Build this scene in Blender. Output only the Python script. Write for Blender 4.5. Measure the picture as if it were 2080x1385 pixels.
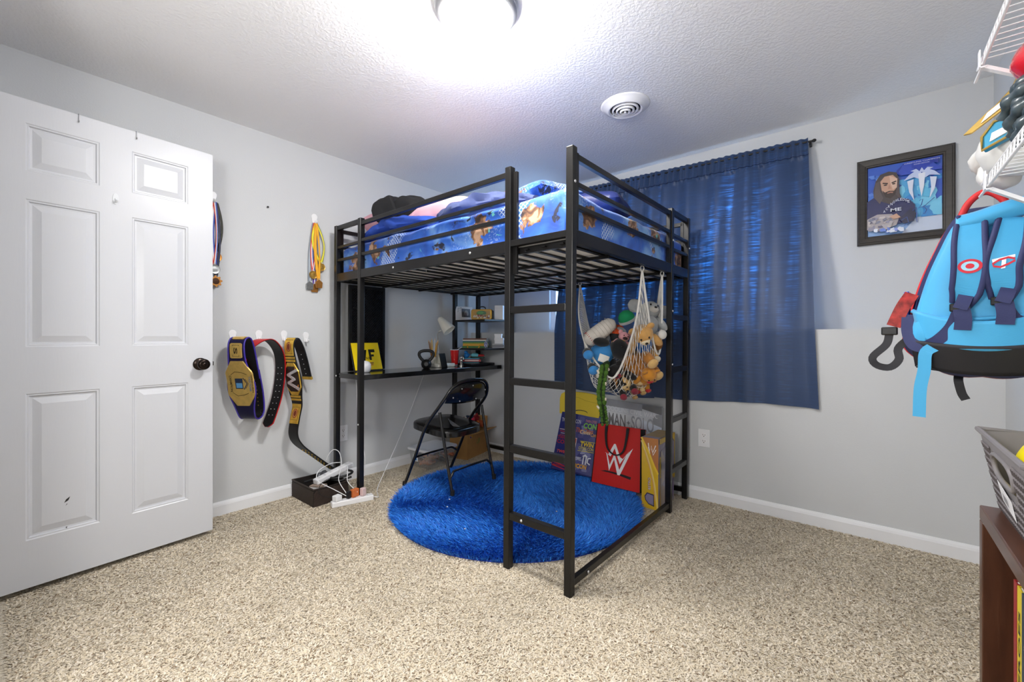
import bpy, bmesh, math, random
import numpy as np
from mathutils import Vector, Matrix, noise as mnoise

random.seed(7)
np.random.seed(7)
PI = math.pi
scene = bpy.context.scene
COL = scene.collection
for _o in list(bpy.data.objects):
    bpy.data.objects.remove(_o)

# ------------------------------------------------------------------ camera
cam_data = bpy.data.cameras.new('camera')
cam_data.sensor_width = 36.0
cam_data.lens = 36.0 * 869.0 / 2080.0
cam_data.shift_y = -7.5 / 2080.0
cam_data.clip_start = 0.02
camera = bpy.data.objects.new('camera', cam_data)
COL.objects.link(camera)
camera.location = (2.999, -2.966, 1.07)
camera.rotation_euler = (PI / 2, 0, math.radians(39.877))
scene.camera = camera

# ------------------------------------------------------------------ daylight outside the window
world = bpy.data.worlds.new('sky')
scene.world = world
world.use_nodes = True
_bg = world.node_tree.nodes['Background']
_bg.inputs[0].default_value = (0.37, 0.63, 1.0, 1)
_bg.inputs[1].default_value = 7.5

# ------------------------------------------------------------------ exposure
vs = scene.view_settings
vs.view_transform = 'Standard'
vs.look = 'None'
vs.gamma = 1.0
vs.use_curve_mapping = False
vs.exposure = 0.22
LAMP_STRENGTH = 158.0      # ceiling lamp glass
FILL_POWER = 46.0         # added fill globe behind the camera, evens out the light


# ------------------------------------------------------------------ colour / material helpers
def lin(c):
    """sRGB 0-255 tuple or hex string -> linear rgba"""
    if isinstance(c, str):
        c = c.lstrip('#')
        c = tuple(int(c[i:i + 2], 16) for i in (0, 2, 4))
    r = []
    for v in c[:3]:
        v = v / 255.0
        r.append(v / 12.92 if v <= 0.04045 else ((v + 0.055) / 1.055) ** 2.4)
    return (r[0], r[1], r[2], 1.0)


_mats = {}


def mat(name, color, rough=0.6, metal=0.0, var=0.0, vscale=8.0, bump=0.0, bscale=60.0, spec=0.5,
        coat=0.0, emit=None, estr=0.0, sheen=0.0, trans=0.0, alpha=1.0, bdist=0.002, ior=1.45, stretch=None):
    if name in _mats:
        return _mats[name]
    m = bpy.data.materials.new(name)
    m.use_nodes = True
    nt = m.node_tree
    b = nt.nodes['Principled BSDF']
    col = lin(color)
    b.inputs['Base Color'].default_value = col
    b.inputs['Roughness'].default_value = rough
    b.inputs['Metallic'].default_value = metal
    b.inputs['Specular IOR Level'].default_value = spec
    b.inputs['Coat Weight'].default_value = coat
    b.inputs['Sheen Weight'].default_value = sheen
    b.inputs['Transmission Weight'].default_value = trans
    b.inputs['Alpha'].default_value = alpha
    b.inputs['IOR'].default_value = ior
    if emit:
        b.inputs['Emission Color'].default_value = lin(emit)
        b.inputs['Emission Strength'].default_value = estr
    if var or bump:
        tc = nt.nodes.new('ShaderNodeTexCoord')
        src = tc.outputs['Object']
        if stretch:
            mp = nt.nodes.new('ShaderNodeMapping')
            mp.inputs['Scale'].default_value = stretch
            nt.links.new(src, mp.inputs[0])
            src = mp.outputs[0]
    if var:
        n = nt.nodes.new('ShaderNodeTexNoise')
        n.inputs['Scale'].default_value = vscale
        n.inputs['Detail'].default_value = 5
        nt.links.new(src, n.inputs['Vector'])
        r = nt.nodes.new('ShaderNodeMapRange')
        r.inputs['From Min'].default_value = 0.25
        r.inputs['From Max'].default_value = 0.75
        r.inputs['To Min'].default_value = 1 - var
        r.inputs['To Max'].default_value = 1 + var
        nt.links.new(n.outputs[0], r.inputs[0])
        mx = nt.nodes.new('ShaderNodeVectorMath')
        mx.operation = 'SCALE'
        mx.inputs[0].default_value = col[:3]
        nt.links.new(r.outputs[0], mx.inputs['Scale'])
        nt.links.new(mx.outputs[0], b.inputs['Base Color'])
    if bump:
        n2 = nt.nodes.new('ShaderNodeTexNoise')
        n2.inputs['Scale'].default_value = bscale
        n2.inputs['Detail'].default_value = 3
        nt.links.new(src, n2.inputs['Vector'])
        bp = nt.nodes.new('ShaderNodeBump')
        bp.inputs['Strength'].default_value = bump
        bp.inputs['Distance'].default_value = bdist
        nt.links.new(n2.outputs[0], bp.inputs['Height'])
        nt.links.new(bp.outputs[0], b.inputs['Normal'])
    _mats[name] = m
    return m


def print_mat(name='printed_ink', rough=0.5, coat=0.0, metal=0.0):
    """material whose colour is the flat print stored per face"""
    if name in _mats:
        return _mats[name]
    m = bpy.data.materials.new(name)
    m.use_nodes = True
    nt = m.node_tree
    b = nt.nodes['Principled BSDF']
    a = nt.nodes.new('ShaderNodeVertexColor')
    a.layer_name = 'ink'
    nt.links.new(a.outputs[0], b.inputs['Base Color'])
    b.inputs['Roughness'].default_value = rough
    b.inputs['Coat Weight'].default_value = coat
    b.inputs['Metallic'].default_value = metal
    _mats[name] = m
    return m


# ------------------------------------------------------------------ mesh helpers
def spline(pts, n=40, closed=False):
    """Catmull-Rom through pts (any dimension), returns n resampled points by arc length"""
    P = [np.array(p, float) for p in pts]
    if closed:
        P = [P[-1]] + P + [P[0], P[1]]
    else:
        P = [2 * P[0] - P[1]] + P + [2 * P[-1] - P[-2]]
    out = []
    for i in range(1, len(P) - 2):
        p0, p1, p2, p3 = P[i - 1:i + 3]
        for k in range(16):
            t = k / 16.0
            out.append(0.5 * ((2 * p1) + (-p0 + p2) * t + (2 * p0 - 5 * p1 + 4 * p2 - p3) * t * t
                              + (-p0 + 3 * p1 - 3 * p2 + p3) * t ** 3))
    out.append(P[-2])
    out = np.array(out)
    d = np.concatenate([[0], np.cumsum(np.linalg.norm(np.diff(out, axis=0), axis=1))])
    s = np.linspace(0, d[-1], n)
    return np.stack([np.interp(s, d, out[:, k]) for k in range(out.shape[1])], 1)


class MB:
    """collects geometry for ONE mesh object"""

    def __init__(self):
        self.v = []
        self.f = []
        self.mi = []
        self.ink = None
        self.cur = 0

    def add(self, verts, faces, mi=None):
        o = len(self.v)
        self.v.extend([tuple(map(float, p)) for p in verts])
        for f in faces:
            self.f.append(tuple(i + o for i in f))
            self.mi.append(self.cur if mi is None else mi)
        return self

    def box(self, a, b, R=None, o=(0, 0, 0)):
        """axis box from a to b, optionally rotated by matrix R about o"""
        x0, y0, z0 = a
        x1, y1, z1 = b
        vs_ = [(x0, y0, z0), (x1, y0, z0), (x1, y1, z0), (x0, y1, z0), (x0, y0, z1), (x1, y0, z1), (x1, y1, z1), (x0, y1, z1)]
        if R is not None:
            oo = Vector(o)
            vs_ = [tuple(oo + R @ (Vector(p) - oo)) for p in vs_]
        return self.add(vs_, [(0, 3, 2, 1), (4, 5, 6, 7), (0, 1, 5, 4), (1, 2, 6, 5), (2, 3, 7, 6), (3, 0, 4, 7)])

    def cbox(self, c, s, R=None):
        return self.box([c[i] - s[i] / 2 for i in range(3)], [c[i] + s[i] / 2 for i in range(3)], R, c)

    def bar(self, p, q, w, h, up=(0, 0, 1)):
        """rectangular bar from p to q; w sideways, h along up"""
        p, q = Vector(p), Vector(q)
        d = (q - p).normalized()
        s = d.cross(Vector(up))
        if s.length < 1e-5:
            s = d.cross(Vector((1, 0, 0)))
        s.normalize()
        u = s.cross(d)
        vs_ = []
        for e in (p, q):
            for a, b in ((-1, -1), (1, -1), (1, 1), (-1, 1)):
                vs_.append(e + s * a * w / 2 + u * b * h / 2)
        return self.add(vs_, [(3, 2, 1, 0), (4, 5, 6, 7), (0, 1, 5, 4), (1, 2, 6, 5), (2, 3, 7, 6), (3, 0, 4, 7)])

    def tube(self, pts, r, n=8, closed=False, caps=True):
        pts = [Vector(p) for p in pts]
        m = len(pts)
        rs = r if hasattr(r, '__len__') else [r] * m
        rings = []
        prev = None
        for i in range(m):
            if closed:
                d = pts[(i + 1) % m] - pts[i - 1]
            else:
                d = pts[min(i + 1, m - 1)] - pts[max(i - 1, 0)]
            d.normalize()
            if prev is None:
                a = d.cross(Vector((0, 0, 1)))
                if a.length < 0.1:
                    a = d.cross(Vector((1, 0, 0)))
            else:
                a = prev - d * prev.dot(d)
            a.normalize()
            prev = a
            b = d.cross(a)
            rings.append([pts[i] + (a * math.cos(2 * PI * k / n) + b * math.sin(2 * PI * k / n)) * rs[i] for k in range(n)])
        vs_ = [p for rg in rings for p in rg]
        fs = []
        for i in range(m if closed else m - 1):
            j = (i + 1) % m
            for k in range(n):
                l = (k + 1) % n
                fs.append((i * n + k, i * n + l, j * n + l, j * n + k))
        if caps and not closed:
            fs.append(tuple(range(n - 1, -1, -1)))
            fs.append(tuple((m - 1) * n + k for k in range(n)))
        return self.add(vs_, fs)

    def lathe(self, prof, n=24, c=(0, 0, 0), M=None):
        """prof: list of (r, z); revolved about z through c, M optional 3x3 rotation"""
        vs_, fs = [], []
        cc = Vector(c)
        for r, z in prof:
            for k in range(n):
                p = Vector((r * math.cos(2 * PI * k / n), r * math.sin(2 * PI * k / n), z))
                if M is not None:
                    p = M @ p
                vs_.append(cc + p)
        for i in range(len(prof) - 1):
            for k in range(n):
                l = (k + 1) % n
                fs.append((i * n + k, i * n + l, (i + 1) * n + l, (i + 1) * n + k))
        if prof[0][0] > 1e-6:
            fs.append(tuple(range(n - 1, -1, -1)))
        if prof[-1][0] > 1e-6:
            fs.append(tuple((len(prof) - 1) * n + k for k in range(n)))
        return self.add(vs_, fs)

    def ell(self, c, r, R=None, nu=16, nv=10, power=1.0, bumpy=0.0, seed=0):
        """ellipsoid (power<1 makes it boxier)"""
        vs_, fs = [], []
        cc = Vector(c)
        sg = lambda a: math.copysign(abs(a) ** power, a)
        for i in range(nv + 1):
            th = PI * i / nv
            for k in range(nu):
                ph = 2 * PI * k / nu
                p = Vector((sg(math.sin(th)) * sg(math.cos(ph)), sg(math.sin(th)) * sg(math.sin(ph)), sg(math.cos(th))))
                if bumpy:
                    p *= 1 + bumpy * mnoise.noise(p * 2.2 + Vector((seed, seed * 1.7, 0)))
                p = Vector((p.x * r[0], p.y * r[1], p.z * r[2]))
                if R is not None:
                    p = R @ p
                vs_.append(cc + p)
        for i in range(nv):
            for k in range(nu):
                l = (k + 1) % nu
                fs.append((i * nu + k, (i + 1) * nu + k, (i + 1) * nu + l, i * nu + l))
        return self.add(vs_, fs)

    def prism(self, poly, fr, h0, h1):
        """poly of 2d points, fr(x,y,h)->3d ; closed solid between heights h0 and h1"""
        n = len(poly)
        vs_ = [fr(x, y, h0) for x, y in poly] + [fr(x, y, h1) for x, y in poly]
        fs = [tuple(range(n - 1, -1, -1)), tuple(range(n, 2 * n))]
        for k in range(n):
            l = (k + 1) % n
            fs.append((k, l, n + l, n + k))
        return self.add(vs_, fs)

    def grid(self, fn, nu, nv, closed_u=False):
        """fn(i/nu, j/nv) -> 3d"""
        vs_ = [fn(i / nu, j / nv) for j in range(nv + 1) for i in range(nu + 1)]
        fs = [(j * (nu + 1) + i, j * (nu + 1) + i + 1, (j + 1) * (nu + 1) + i + 1, (j + 1) * (nu + 1) + i)
              for j in range(nv) for i in range(nu)]
        return self.add(vs_, fs)


def rot(ax, ay, az):
    return Matrix.Rotation(az, 3, 'Z') @ Matrix.Rotation(ay, 3, 'Y') @ Matrix.Rotation(ax, 3, 'X')


def frame(o, ux, uy, n=None):
    """2d plane frame -> fr(x,y,h)"""
    o, ux, uy = Vector(o), Vector(ux).normalized(), Vector(uy).normalized()
    nn = Vector(n).normalized() if n is not None else ux.cross(uy)
    return lambda x, y, h=0.0: o + ux * x + uy * y + nn * h


def obj(name, mb, material, parent=None, smooth=False, bevel=0.0, bseg=2, solid=0.0, subsurf=0, weld=False):
    me = bpy.data.meshes.new(name)
    me.from_pydata(mb.v, [], mb.f)
    ms = material if isinstance(material, (list, tuple)) else [material]
    for m in ms:
        me.materials.append(m)
    if len(ms) > 1:
        me.polygons.foreach_set('material_index', mb.mi)
    bm = bmesh.new()
    bm.from_mesh(me)
    if weld:
        bmesh.ops.remove_doubles(bm, verts=bm.verts, dist=1e-5)
    if mb.ink is None:
        bmesh.ops.recalc_face_normals(bm, faces=bm.faces)
    bm.to_mesh(me)
    bm.free()
    if mb.ink is not None:
        ca = me.color_attributes.new('ink', 'FLOAT_COLOR', 'CORNER')
        buf = []
        for p in me.polygons:
            buf.extend(list(mb.ink[p.index]) * p.loop_total)
        ca.data.foreach_set('color', buf)
    if smooth:
        me.polygons.foreach_set('use_smooth', [True] * len(me.polygons))
    me.update()
    o = bpy.data.objects.new(name, me)
    COL.objects.link(o)
    if parent is not None:
        o.parent = parent
    if solid:
        md = o.modifiers.new('thickness', 'SOLIDIFY')
        md.thickness = solid
        md.offset = 0
    if bevel:
        md = o.modifiers.new('edge', 'BEVEL')
        md.width = bevel
        md.segments = bseg
        md.limit_method = 'ANGLE'
        md.angle_limit = math.radians(40)
    if subsurf:
        md = o.modifiers.new('sub', 'SUBSURF')
        md.levels = subsurf
        md.render_levels = subsurf
    if smooth:
        try:
            me.set_sharp_from_angle(angle=math.radians(50))
        except Exception:
            pass
    return o


def tag(o, label, cat, group=None):
    o['label'] = label
    o['category'] = cat
    if group:
        o['group'] = group
    return o


def thing(name, label, cat, loc=(0, 0, 0), rz=0.0, group=None):
    o = bpy.data.objects.new(name, None)
    o.empty_display_size = 0.05
    COL.objects.link(o)
    o.location = loc
    o.rotation_euler = (0, 0, rz)
    return tag(o, label, cat, group)


def struct(name, mb, material, label=None, **k):
    o = obj(name, mb, material, **k)
    o['kind'] = 'structure'
    if label:
        o['label'] = label
    return o


# ------------------------------------------------------------------ flat print (lettering, pictures) on real surfaces
_glyphs = {}


def text_mesh(s, bold=0.0):
    key = (s, bold)
    if key not in _glyphs:
        cu = bpy.data.curves.new('glyph', 'FONT')
        cu.body = s
        cu.resolution_u = 3
        cu.offset = bold
        o = bpy.data.objects.new('glyph', cu)
        COL.objects.link(o)
        bpy.context.view_layer.update()
        me = bpy.data.meshes.new_from_object(o.evaluated_get(bpy.context.evaluated_depsgraph_get()))
        vs_ = [(v.co.x, v.co.y) for v in me.vertices]
        fs = [tuple(p.vertices) for p in me.polygons]
        bpy.data.objects.remove(o)
        bpy.data.curves.remove(cu)
        bpy.data.meshes.remove(me)
        xs = [p[0] for p in vs_] or [0, 1]
        ys = [p[1] for p in vs_] or [0, 1]
        _glyphs[key] = (vs_, fs, min(xs), max(xs), min(ys), max(ys))
    return _glyphs[key]


class Print(MB):
    """flat inks stacked in hair-thin layers on a surface given by fr(x,y,h)"""

    def __init__(self, fr, h=0.0004, step=0.00025):
        super().__init__()
        self.fr, self.h, self.step = fr, h, step
        self.ink = []

    def _put(self, pts, faces, c, up=True):
        self.add([self.fr(x, y, self.h) for x, y in pts], faces)
        self.ink.extend([lin(c)] * len(faces))
        if up:
            self.h += self.step
        return self

    def poly(self, pts, c, up=True):
        return self._put(pts, [tuple(range(len(pts)))], c, up)

    def rect(self, x0, y0, x1, y1, c, up=True):
        return self.poly([(x0, y0), (x1, y0), (x1, y1), (x0, y1)], c, up)

    def ellipse(self, cx, cy, rx, ry, c, n=24, a=0.0, up=True):
        ca, sa = math.cos(a), math.sin(a)
        pts = []
        for k in range(n):
            x, y = rx * math.cos(2 * PI * k / n), ry * math.sin(2 * PI * k / n)
            pts.append((cx + x * ca - y * sa, cy + x * sa + y * ca))
        return self.poly(pts, c, up)

    def line(self, pts, w, c, up=True):
        vs_, fs = [], []
        P_ = [np.array(p, float) for p in pts]
        for i, p in enumerate(P_):
            d = P_[min(i + 1, len(P_) - 1)] - P_[max(i - 1, 0)]
            d = d / (np.linalg.norm(d) + 1e-9)
            nn = np.array([-d[1], d[0]]) * w / 2
            vs_ += [tuple(p - nn), tuple(p + nn)]
        for i in range(len(P_) - 1):
            fs.append((2 * i, 2 * i + 2, 2 * i + 3, 2 * i + 1))
        return self._put(vs_, fs, c, up)

    def text(self, s, x, y, w, h, c, bold=0.0, shear=0.0, rot_=0.0, slope=0.0, up=True):
        """fit the words s into the box x..x+w, y..y+h"""
        vs_, fs, x0, x1, y0, y1 = text_mesh(s, bold)
        sx, sy = w / max(x1 - x0, 1e-6), h / max(y1 - y0, 1e-6)
        ca, sa = math.cos(rot_), math.sin(rot_)
        pts = []
        for px_, py_ in vs_:
            a, b = (px_ - x0) * sx, (py_ - y0) * sy
            a += b * shear
            b += a * slope
            pts.append((x + a * ca - b * sa, y + a * sa + b * ca))
        return self._put(pts, fs, c, up)

    def blotches(self, x0, y0, x1, y1, cols, n, r, seed=0):
        rnd = random.Random(seed)
        for _ in range(n):
            cx, cy = rnd.uniform(x0, x1), rnd.uniform(y0, y1)
            rr = rnd.uniform(r * 0.5, r)
            a0 = rnd.uniform(0, PI)
            pts = []
            for k in range(12):
                q = rr * rnd.uniform(0.65, 1.2)
                px_ = cx + q * 1.5 * math.cos(2 * PI * k / 12) * math.cos(a0) - q * math.sin(2 * PI * k / 12) * math.sin(a0)
                py_ = cy + q * 1.5 * math.cos(2 * PI * k / 12) * math.sin(a0) + q * math.sin(2 * PI * k / 12) * math.cos(a0)
                pts.append((min(max(px_, x0), x1), min(max(py_, y0), y1)))
            self.poly(pts, rnd.choice(cols), up=True)
        return self

# ================================================================== THE ROOM
def wall_material(name, base, bump=0.25, bscale=140.0, var=0.012):
    return mat(name, base, rough=0.75, var=var, vscale=1.2, bump=bump, bscale=bscale, spec=0.3, bdist=0.0015)


M_WALL = wall_material('wall_paint', (206, 208, 210))
M_TRIM = mat('trim_paint', (236, 237, 240), rough=0.4, var=0.01, vscale=3)


def ceiling_material():
    m = bpy.data.materials.new('ceiling_texture')
    m.use_nodes = True
    nt = m.node_tree
    b = nt.nodes['Principled BSDF']
    b.inputs['Base Color'].default_value = lin((247, 247, 247))
    b.inputs['Roughness'].default_value = 0.85
    b.inputs['Specular IOR Level'].default_value = 0.25
    tc = nt.nodes.new('ShaderNodeTexCoord')
    n1 = nt.nodes.new('ShaderNodeTexNoise')
    n1.inputs['Scale'].default_value = 75
    n1.inputs['Detail'].default_value = 4
    n1.inputs['Roughness'].default_value = 0.55
    nt.links.new(tc.outputs['Object'], n1.inputs['Vector'])
    cr = nt.nodes.new('ShaderNodeMapRange')
    cr.inputs['From Min'].default_value = 0.42
    cr.inputs['From Max'].default_value = 0.6
    nt.links.new(n1.outputs[0], cr.inputs[0])
    bp = nt.nodes.new('ShaderNodeBump')
    bp.inputs['Strength'].default_value = 0.35
    bp.inputs['Distance'].default_value = 0.0025
    nt.links.new(cr.outputs[0], bp.inputs['Height'])
    nt.links.new(bp.outputs[0], b.inputs['Normal'])
    return m


def carpet_material():
    m = bpy.data.materials.new('beige_frieze_carpet')
    m.use_nodes = True
    nt = m.node_tree
    b = nt.nodes['Principled BSDF']
    b.inputs['Roughness'].default_value = 0.95
    b.inputs['Specular IOR Level'].default_value = 0.1
    b.inputs['Sheen Weight'].default_value = 0.15
    tc = nt.nodes.new('ShaderNodeTexCoord')
    n1 = nt.nodes.new('ShaderNodeTexNoise')      # loops
    n1.inputs['Scale'].default_value = 105
    n1.inputs['Detail'].default_value = 4
    n1.inputs['Distortion'].default_value = 0.6
    nt.links.new(tc.outputs['Object'], n1.inputs['Vector'])
    r1 = nt.nodes.new('ShaderNodeValToRGB')
    e = r1.color_ramp.elements
    e[0].position, e[0].color = 0.30, lin((176, 160, 136))
    e[1].position, e[1].color = 0.62, lin((222, 211, 192))
    k = e.new(0.46)
    k.color = lin((206, 194, 172))
    nt.links.new(n1.outputs[0], r1.inputs[0])
    n2 = nt.nodes.new('ShaderNodeTexNoise')      # dark flecks
    n2.inputs['Scale'].default_value = 62
    n2.inputs['Detail'].default_value = 3
    n2.inputs['Distortion'].default_value = 0.8
    nt.links.new(tc.outputs['Object'], n2.inputs['Vector'])
    r2 = nt.nodes.new('ShaderNodeMapRange')
    r2.inputs['From Min'].default_value = 0.635
    r2.inputs['From Max'].default_value = 0.69
    nt.links.new(n2.outputs[0], r2.inputs[0])
    mx = nt.nodes.new('ShaderNodeMix')
    mx.data_type = 'RGBA'
    mx.inputs['B'].default_value = lin((112, 94, 76))
    nt.links.new(r2.outputs[0], mx.inputs['Factor'])
    nt.links.new(r1.outputs[0], mx.inputs['A'])
    n3 = nt.nodes.new('ShaderNodeTexNoise')      # trodden patches
    n3.inputs['Scale'].default_value = 2.2
    n3.inputs['Detail'].default_value = 3
    nt.links.new(tc.outputs['Object'], n3.inputs['Vector'])
    r3 = nt.nodes.new('ShaderNodeMapRange')
    r3.inputs['From Min'].default_value = 0.3
    r3.inputs['From Max'].default_value = 0.7
    r3.inputs['To Min'].default_value = 0.92
    r3.inputs['To Max'].default_value = 1.06
    nt.links.new(n3.outputs[0], r3.inputs[0])
    sc = nt.nodes.new('ShaderNodeVectorMath')
    sc.operation = 'SCALE'
    nt.links.new(mx.outputs['Result'], sc.inputs[0])
    nt.links.new(r3.outputs[0], sc.inputs['Scale'])
    nt.links.new(sc.outputs[0], b.inputs['Base Color'])
    bp = nt.nodes.new('ShaderNodeBump')
    bp.inputs['Strength'].default_value = 0.9
    bp.inputs['Distance'].default_value = 0.008
    nt.links.new(n1.outputs[0], bp.inputs['Height'])
    nt.links.new(bp.outputs[0], b.inputs['Normal'])
    return m


M_CEIL = ceiling_material()
M_CARPET = carpet_material()
RX, CZ, LEDGE_Z, REC = 3.48, 2.39, 1.115, 0.246     # right wall x, ceiling z, ledge height, recess depth

struct('floor', MB().box((-0.1, -3.85, -0.1), (RX + 0.1, 0.0, 0.0)), M_CARPET, 'speckled beige carpeted floor')
struct('ceiling', MB().box((-0.1, -3.85, CZ), (RX + 0.1, REC + 0.1, CZ + 0.1)), M_CEIL, 'textured white ceiling')
struct('wall_left', MB().box((-0.1, -3.85, 0.0), (0.0, REC + 0.1, CZ)), M_WALL, 'pale grey wall behind the loft bed desk')
struct('wall_right', MB().box((RX, -3.85, 0.0), (RX + 0.1, REC + 0.1, CZ)), M_WALL, 'pale grey wall carrying the wire shelves')
struct('wall_back_lower', MB().box((0.0, 0.0, 0.0), (RX, REC, LEDGE_Z)), M_WALL, 'projecting lower half of the window wall with a ledge')
WX0, WX1, WZ0, WZ1 = 0.76, 2.60, 1.14, 2.08
wb = MB()
wb.box((0, REC, 0), (WX0, REC + 0.1, CZ)).box((WX1, REC, 0), (RX, REC + 0.1, CZ))
wb.box((WX0, REC, 0), (WX1, REC + 0.1, WZ0)).box((WX0, REC, WZ1), (WX1, REC + 0.1, CZ))
struct('wall_back', wb, M_WALL, 'pale grey upper window wall')
struct('wall_front', MB().box((-0.1, -3.85, 0), (RX + 0.1, -3.75, CZ)), M_WALL, 'pale grey wall at the entry end of the room')
we = MB()
we.box((0.0, -3.10, 0), (0.27, -3.0, CZ)).box((1.07, -3.10, 0), (1.15, -3.0, CZ)).box((0.27, -3.10, 2.075), (1.07, -3.0, CZ))
we.box((1.07, -3.75, 0), (1.15, -3.10, CZ))
struct('wall_entry', we, M_WALL, 'short wall around the doorway at the hinge of the white door')

# window behind the curtain
win = struct('window_1', MB().box((WX0, REC + 0.03, WZ0), (WX0 + 0.05, REC + 0.09, WZ1)).box((WX1 - 0.05, REC + 0.03, WZ0), (WX1, REC + 0.09, WZ1))
             .box((WX0 + .05, REC + 0.03, WZ0), (WX1 - .05, REC + 0.09, WZ0 + 0.05)).box((WX0 + .05, REC + 0.03, WZ1 - 0.05), (WX1 - .05, REC + 0.09, WZ1))
             .box(((WX0 + WX1) / 2 - 0.025, REC + 0.03, WZ0 + .05), ((WX0 + WX1) / 2 + 0.025, REC + 0.09, WZ1 - .05)),
             M_TRIM, 'white sliding window behind the navy curtains')
M_GLASS = bpy.data.materials.new('window_glass')
M_GLASS.use_nodes = True
_nt = M_GLASS.node_tree
_tr = _nt.nodes.new('ShaderNodeBsdfTransparent')
_gl = _nt.nodes.new('ShaderNodeBsdfGlossy')
_gl.inputs['Roughness'].default_value = 0.02
_mx = _nt.nodes.new('ShaderNodeMixShader')
_mx.inputs[0].default_value = 0.06
_nt.links.new(_tr.outputs[0], _mx.inputs[1])
_nt.links.new(_gl.outputs[0], _mx.inputs[2])
_nt.links.new(_mx.outputs[0], _nt.nodes['Material Output'].inputs[0])
for a, b in ((WX0 + .05, (WX0 + WX1) / 2 - .025), ((WX0 + WX1) / 2 + .025, WX1 - .05)):
    obj('pane', MB().box((a, REC + 0.055, WZ0 + .05), (b, REC + 0.06, WZ1 - .05)), M_GLASS, win)


# baseboards with an eased top
def baseboard(name, p, q, nrm, label, h=0.082, t=0.013):
    p, q, nrm = Vector(p), Vector(q), Vector(nrm)
    prof = [(0, 0), (t, 0), (t, h * 0.72), (t * 0.75, h * 0.86), (t * 0.35, h), (0, h)]
    mb = MB()
    vs_ = [p + nrm * a + Vector((0, 0, b)) for a, b in prof] + [q + nrm * a + Vector((0, 0, b)) for a, b in prof]
    n = len(prof)
    mb.add(vs_, [tuple(range(n)), tuple(range(2 * n - 1, n - 1, -1))] + [(k, (k + 1) % n, n + (k + 1) % n, n + k) for k in range(n)])
    return struct(name, mb, M_TRIM, label)


baseboard('baseboard_left', (0, -2.99, 0), (0, 0, 0), (1, 0, 0), 'white baseboard along the wall with the belts')
baseboard('baseboard_back', (0.013, 0, 0), (RX - .013, 0, 0), (0, -1, 0), 'white baseboard under the navy curtains')
baseboard('baseboard_right', (RX, -3.75, 0), (RX, 0, 0), (-1, 0, 0), 'white baseboard behind the bookcase')

# ------------------------------------------------------------------ open six-panel door
M_DOOR = mat('door_paint', (210, 212, 217), rough=0.32, bump=0.12, bscale=26, bdist=0.0012, stretch=(1, 6, 0.7))
M_BRONZE = mat('oil_rubbed_bronze', (42, 34, 30), rough=0.25, metal=0.8)
dA, dB = Vector((0.322, -2.972, 0)), Vector((0.265, -2.226, 0))
dt = (dB - dA).normalized()
dn = Vector((-dt.y, dt.x, 0))
if dn.x < 0:
    dn = -dn
DF = frame(dA, dt, (0, 0, 1), dn)          # x along the door, y up, h towards the room
S0, S1, Z0, Z1 = -0.035, 0.748, 0.028, 2.058
xs = [S0, 0.074, 0.300, 0.412, 0.638, S1]
zs = [Z0, 0.225, 0.835, 1.030, 1.645, 1.762, 1.960, Z1]
panels = [(i, j) for i in (1, 3) for j in (1, 3, 5)]
slab = MB()
for i in range(5):
    for j in range(7):
        if (i, j) in panels:
            continue
        slab.add([DF(xs[i], zs[j], 0), DF(xs[i + 1], zs[j], 0), DF(xs[i + 1], zs[j + 1], 0), DF(xs[i], zs[j + 1], 0)], [(0, 1, 2, 3)])
slab.prism([(S0, Z0), (S1, Z0), (S1, Z1), (S0, Z1)], DF, -0.036, -0.012)
for a, b in (((S0, Z0), (S1, Z0)), ((S1, Z0), (S1, Z1)), ((S1, Z1), (S0, Z1)), ((S0, Z1), (S0, Z0))):
    slab.add([DF(*a, -0.012), DF(*b, -0.012), DF(*b, 0), DF(*a, 0)], [(0, 1, 2, 3)])
door = struct('door_1', slab, M_DOOR, 'white six-panel door standing open against the left wall')


def nested(rect, steps, fr):
    x0, y0, x1, y1 = rect
    mb = MB()
    loops = []
    for ins, h in steps:
        loops.append([fr(x0 + ins, y0 + ins, h), fr(x1 - ins, y0 + ins, h), fr(x1 - ins, y1 - ins, h), fr(x0 + ins, y1 - ins, h)])
    vs_ = [p for l in loops for p in l]
    fs = []
    for i in range(len(loops) - 1):
        for k in range(4):
            l = (k + 1) % 4
            fs.append((i * 4 + k, i * 4 + l, i * 4 + 4 + l, i * 4 + 4 + k))
    n = len(loops) - 1
    fs.append((n * 4, n * 4 + 1, n * 4 + 2, n * 4 + 3))
    mb.add(vs_, fs)
    return mb


for (i, j) in panels:
    obj('panel', nested((xs[i], zs[j], xs[i + 1], zs[j + 1]), [(0, 0), (0.004, -0.003), (0.009, -0.003), (0.013, -0.010), (0.02, -0.0105), (0.046, -0.0025)], DF), M_DOOR, door)
kn = MB()
kq = Matrix((dt, Vector((0, 0, 1)), dn)).transposed()
kc = DF(0.690, 0.928, 0)
kn.lathe([(0.0, 0.0), (0.033, 0.0), (0.033, 0.004), (0.027, 0.009), (0.012, 0.012), (0.011, 0.03), (0.017, 0.035), (0.026, 0.042), (0.029, 0.05), (0.027, 0.058), (0.018, 0.063), (0.010, 0.062), (0.008, 0.064), (0, 0.065)], 32, kc, kq)
obj('knob', kn, M_BRONZE, door, smooth=True)
obj('latch', MB().prism([(S1, 0.915), (S1 + 0.009, 0.918), (S1 + 0.009, 0.938), (S1, 0.942)], DF, -0.025, -0.012), M_BRONZE, door)
M_CLEAR = mat('clear_plastic', (225, 228, 232), rough=0.15, spec=0.6, coat=0.5)
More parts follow.
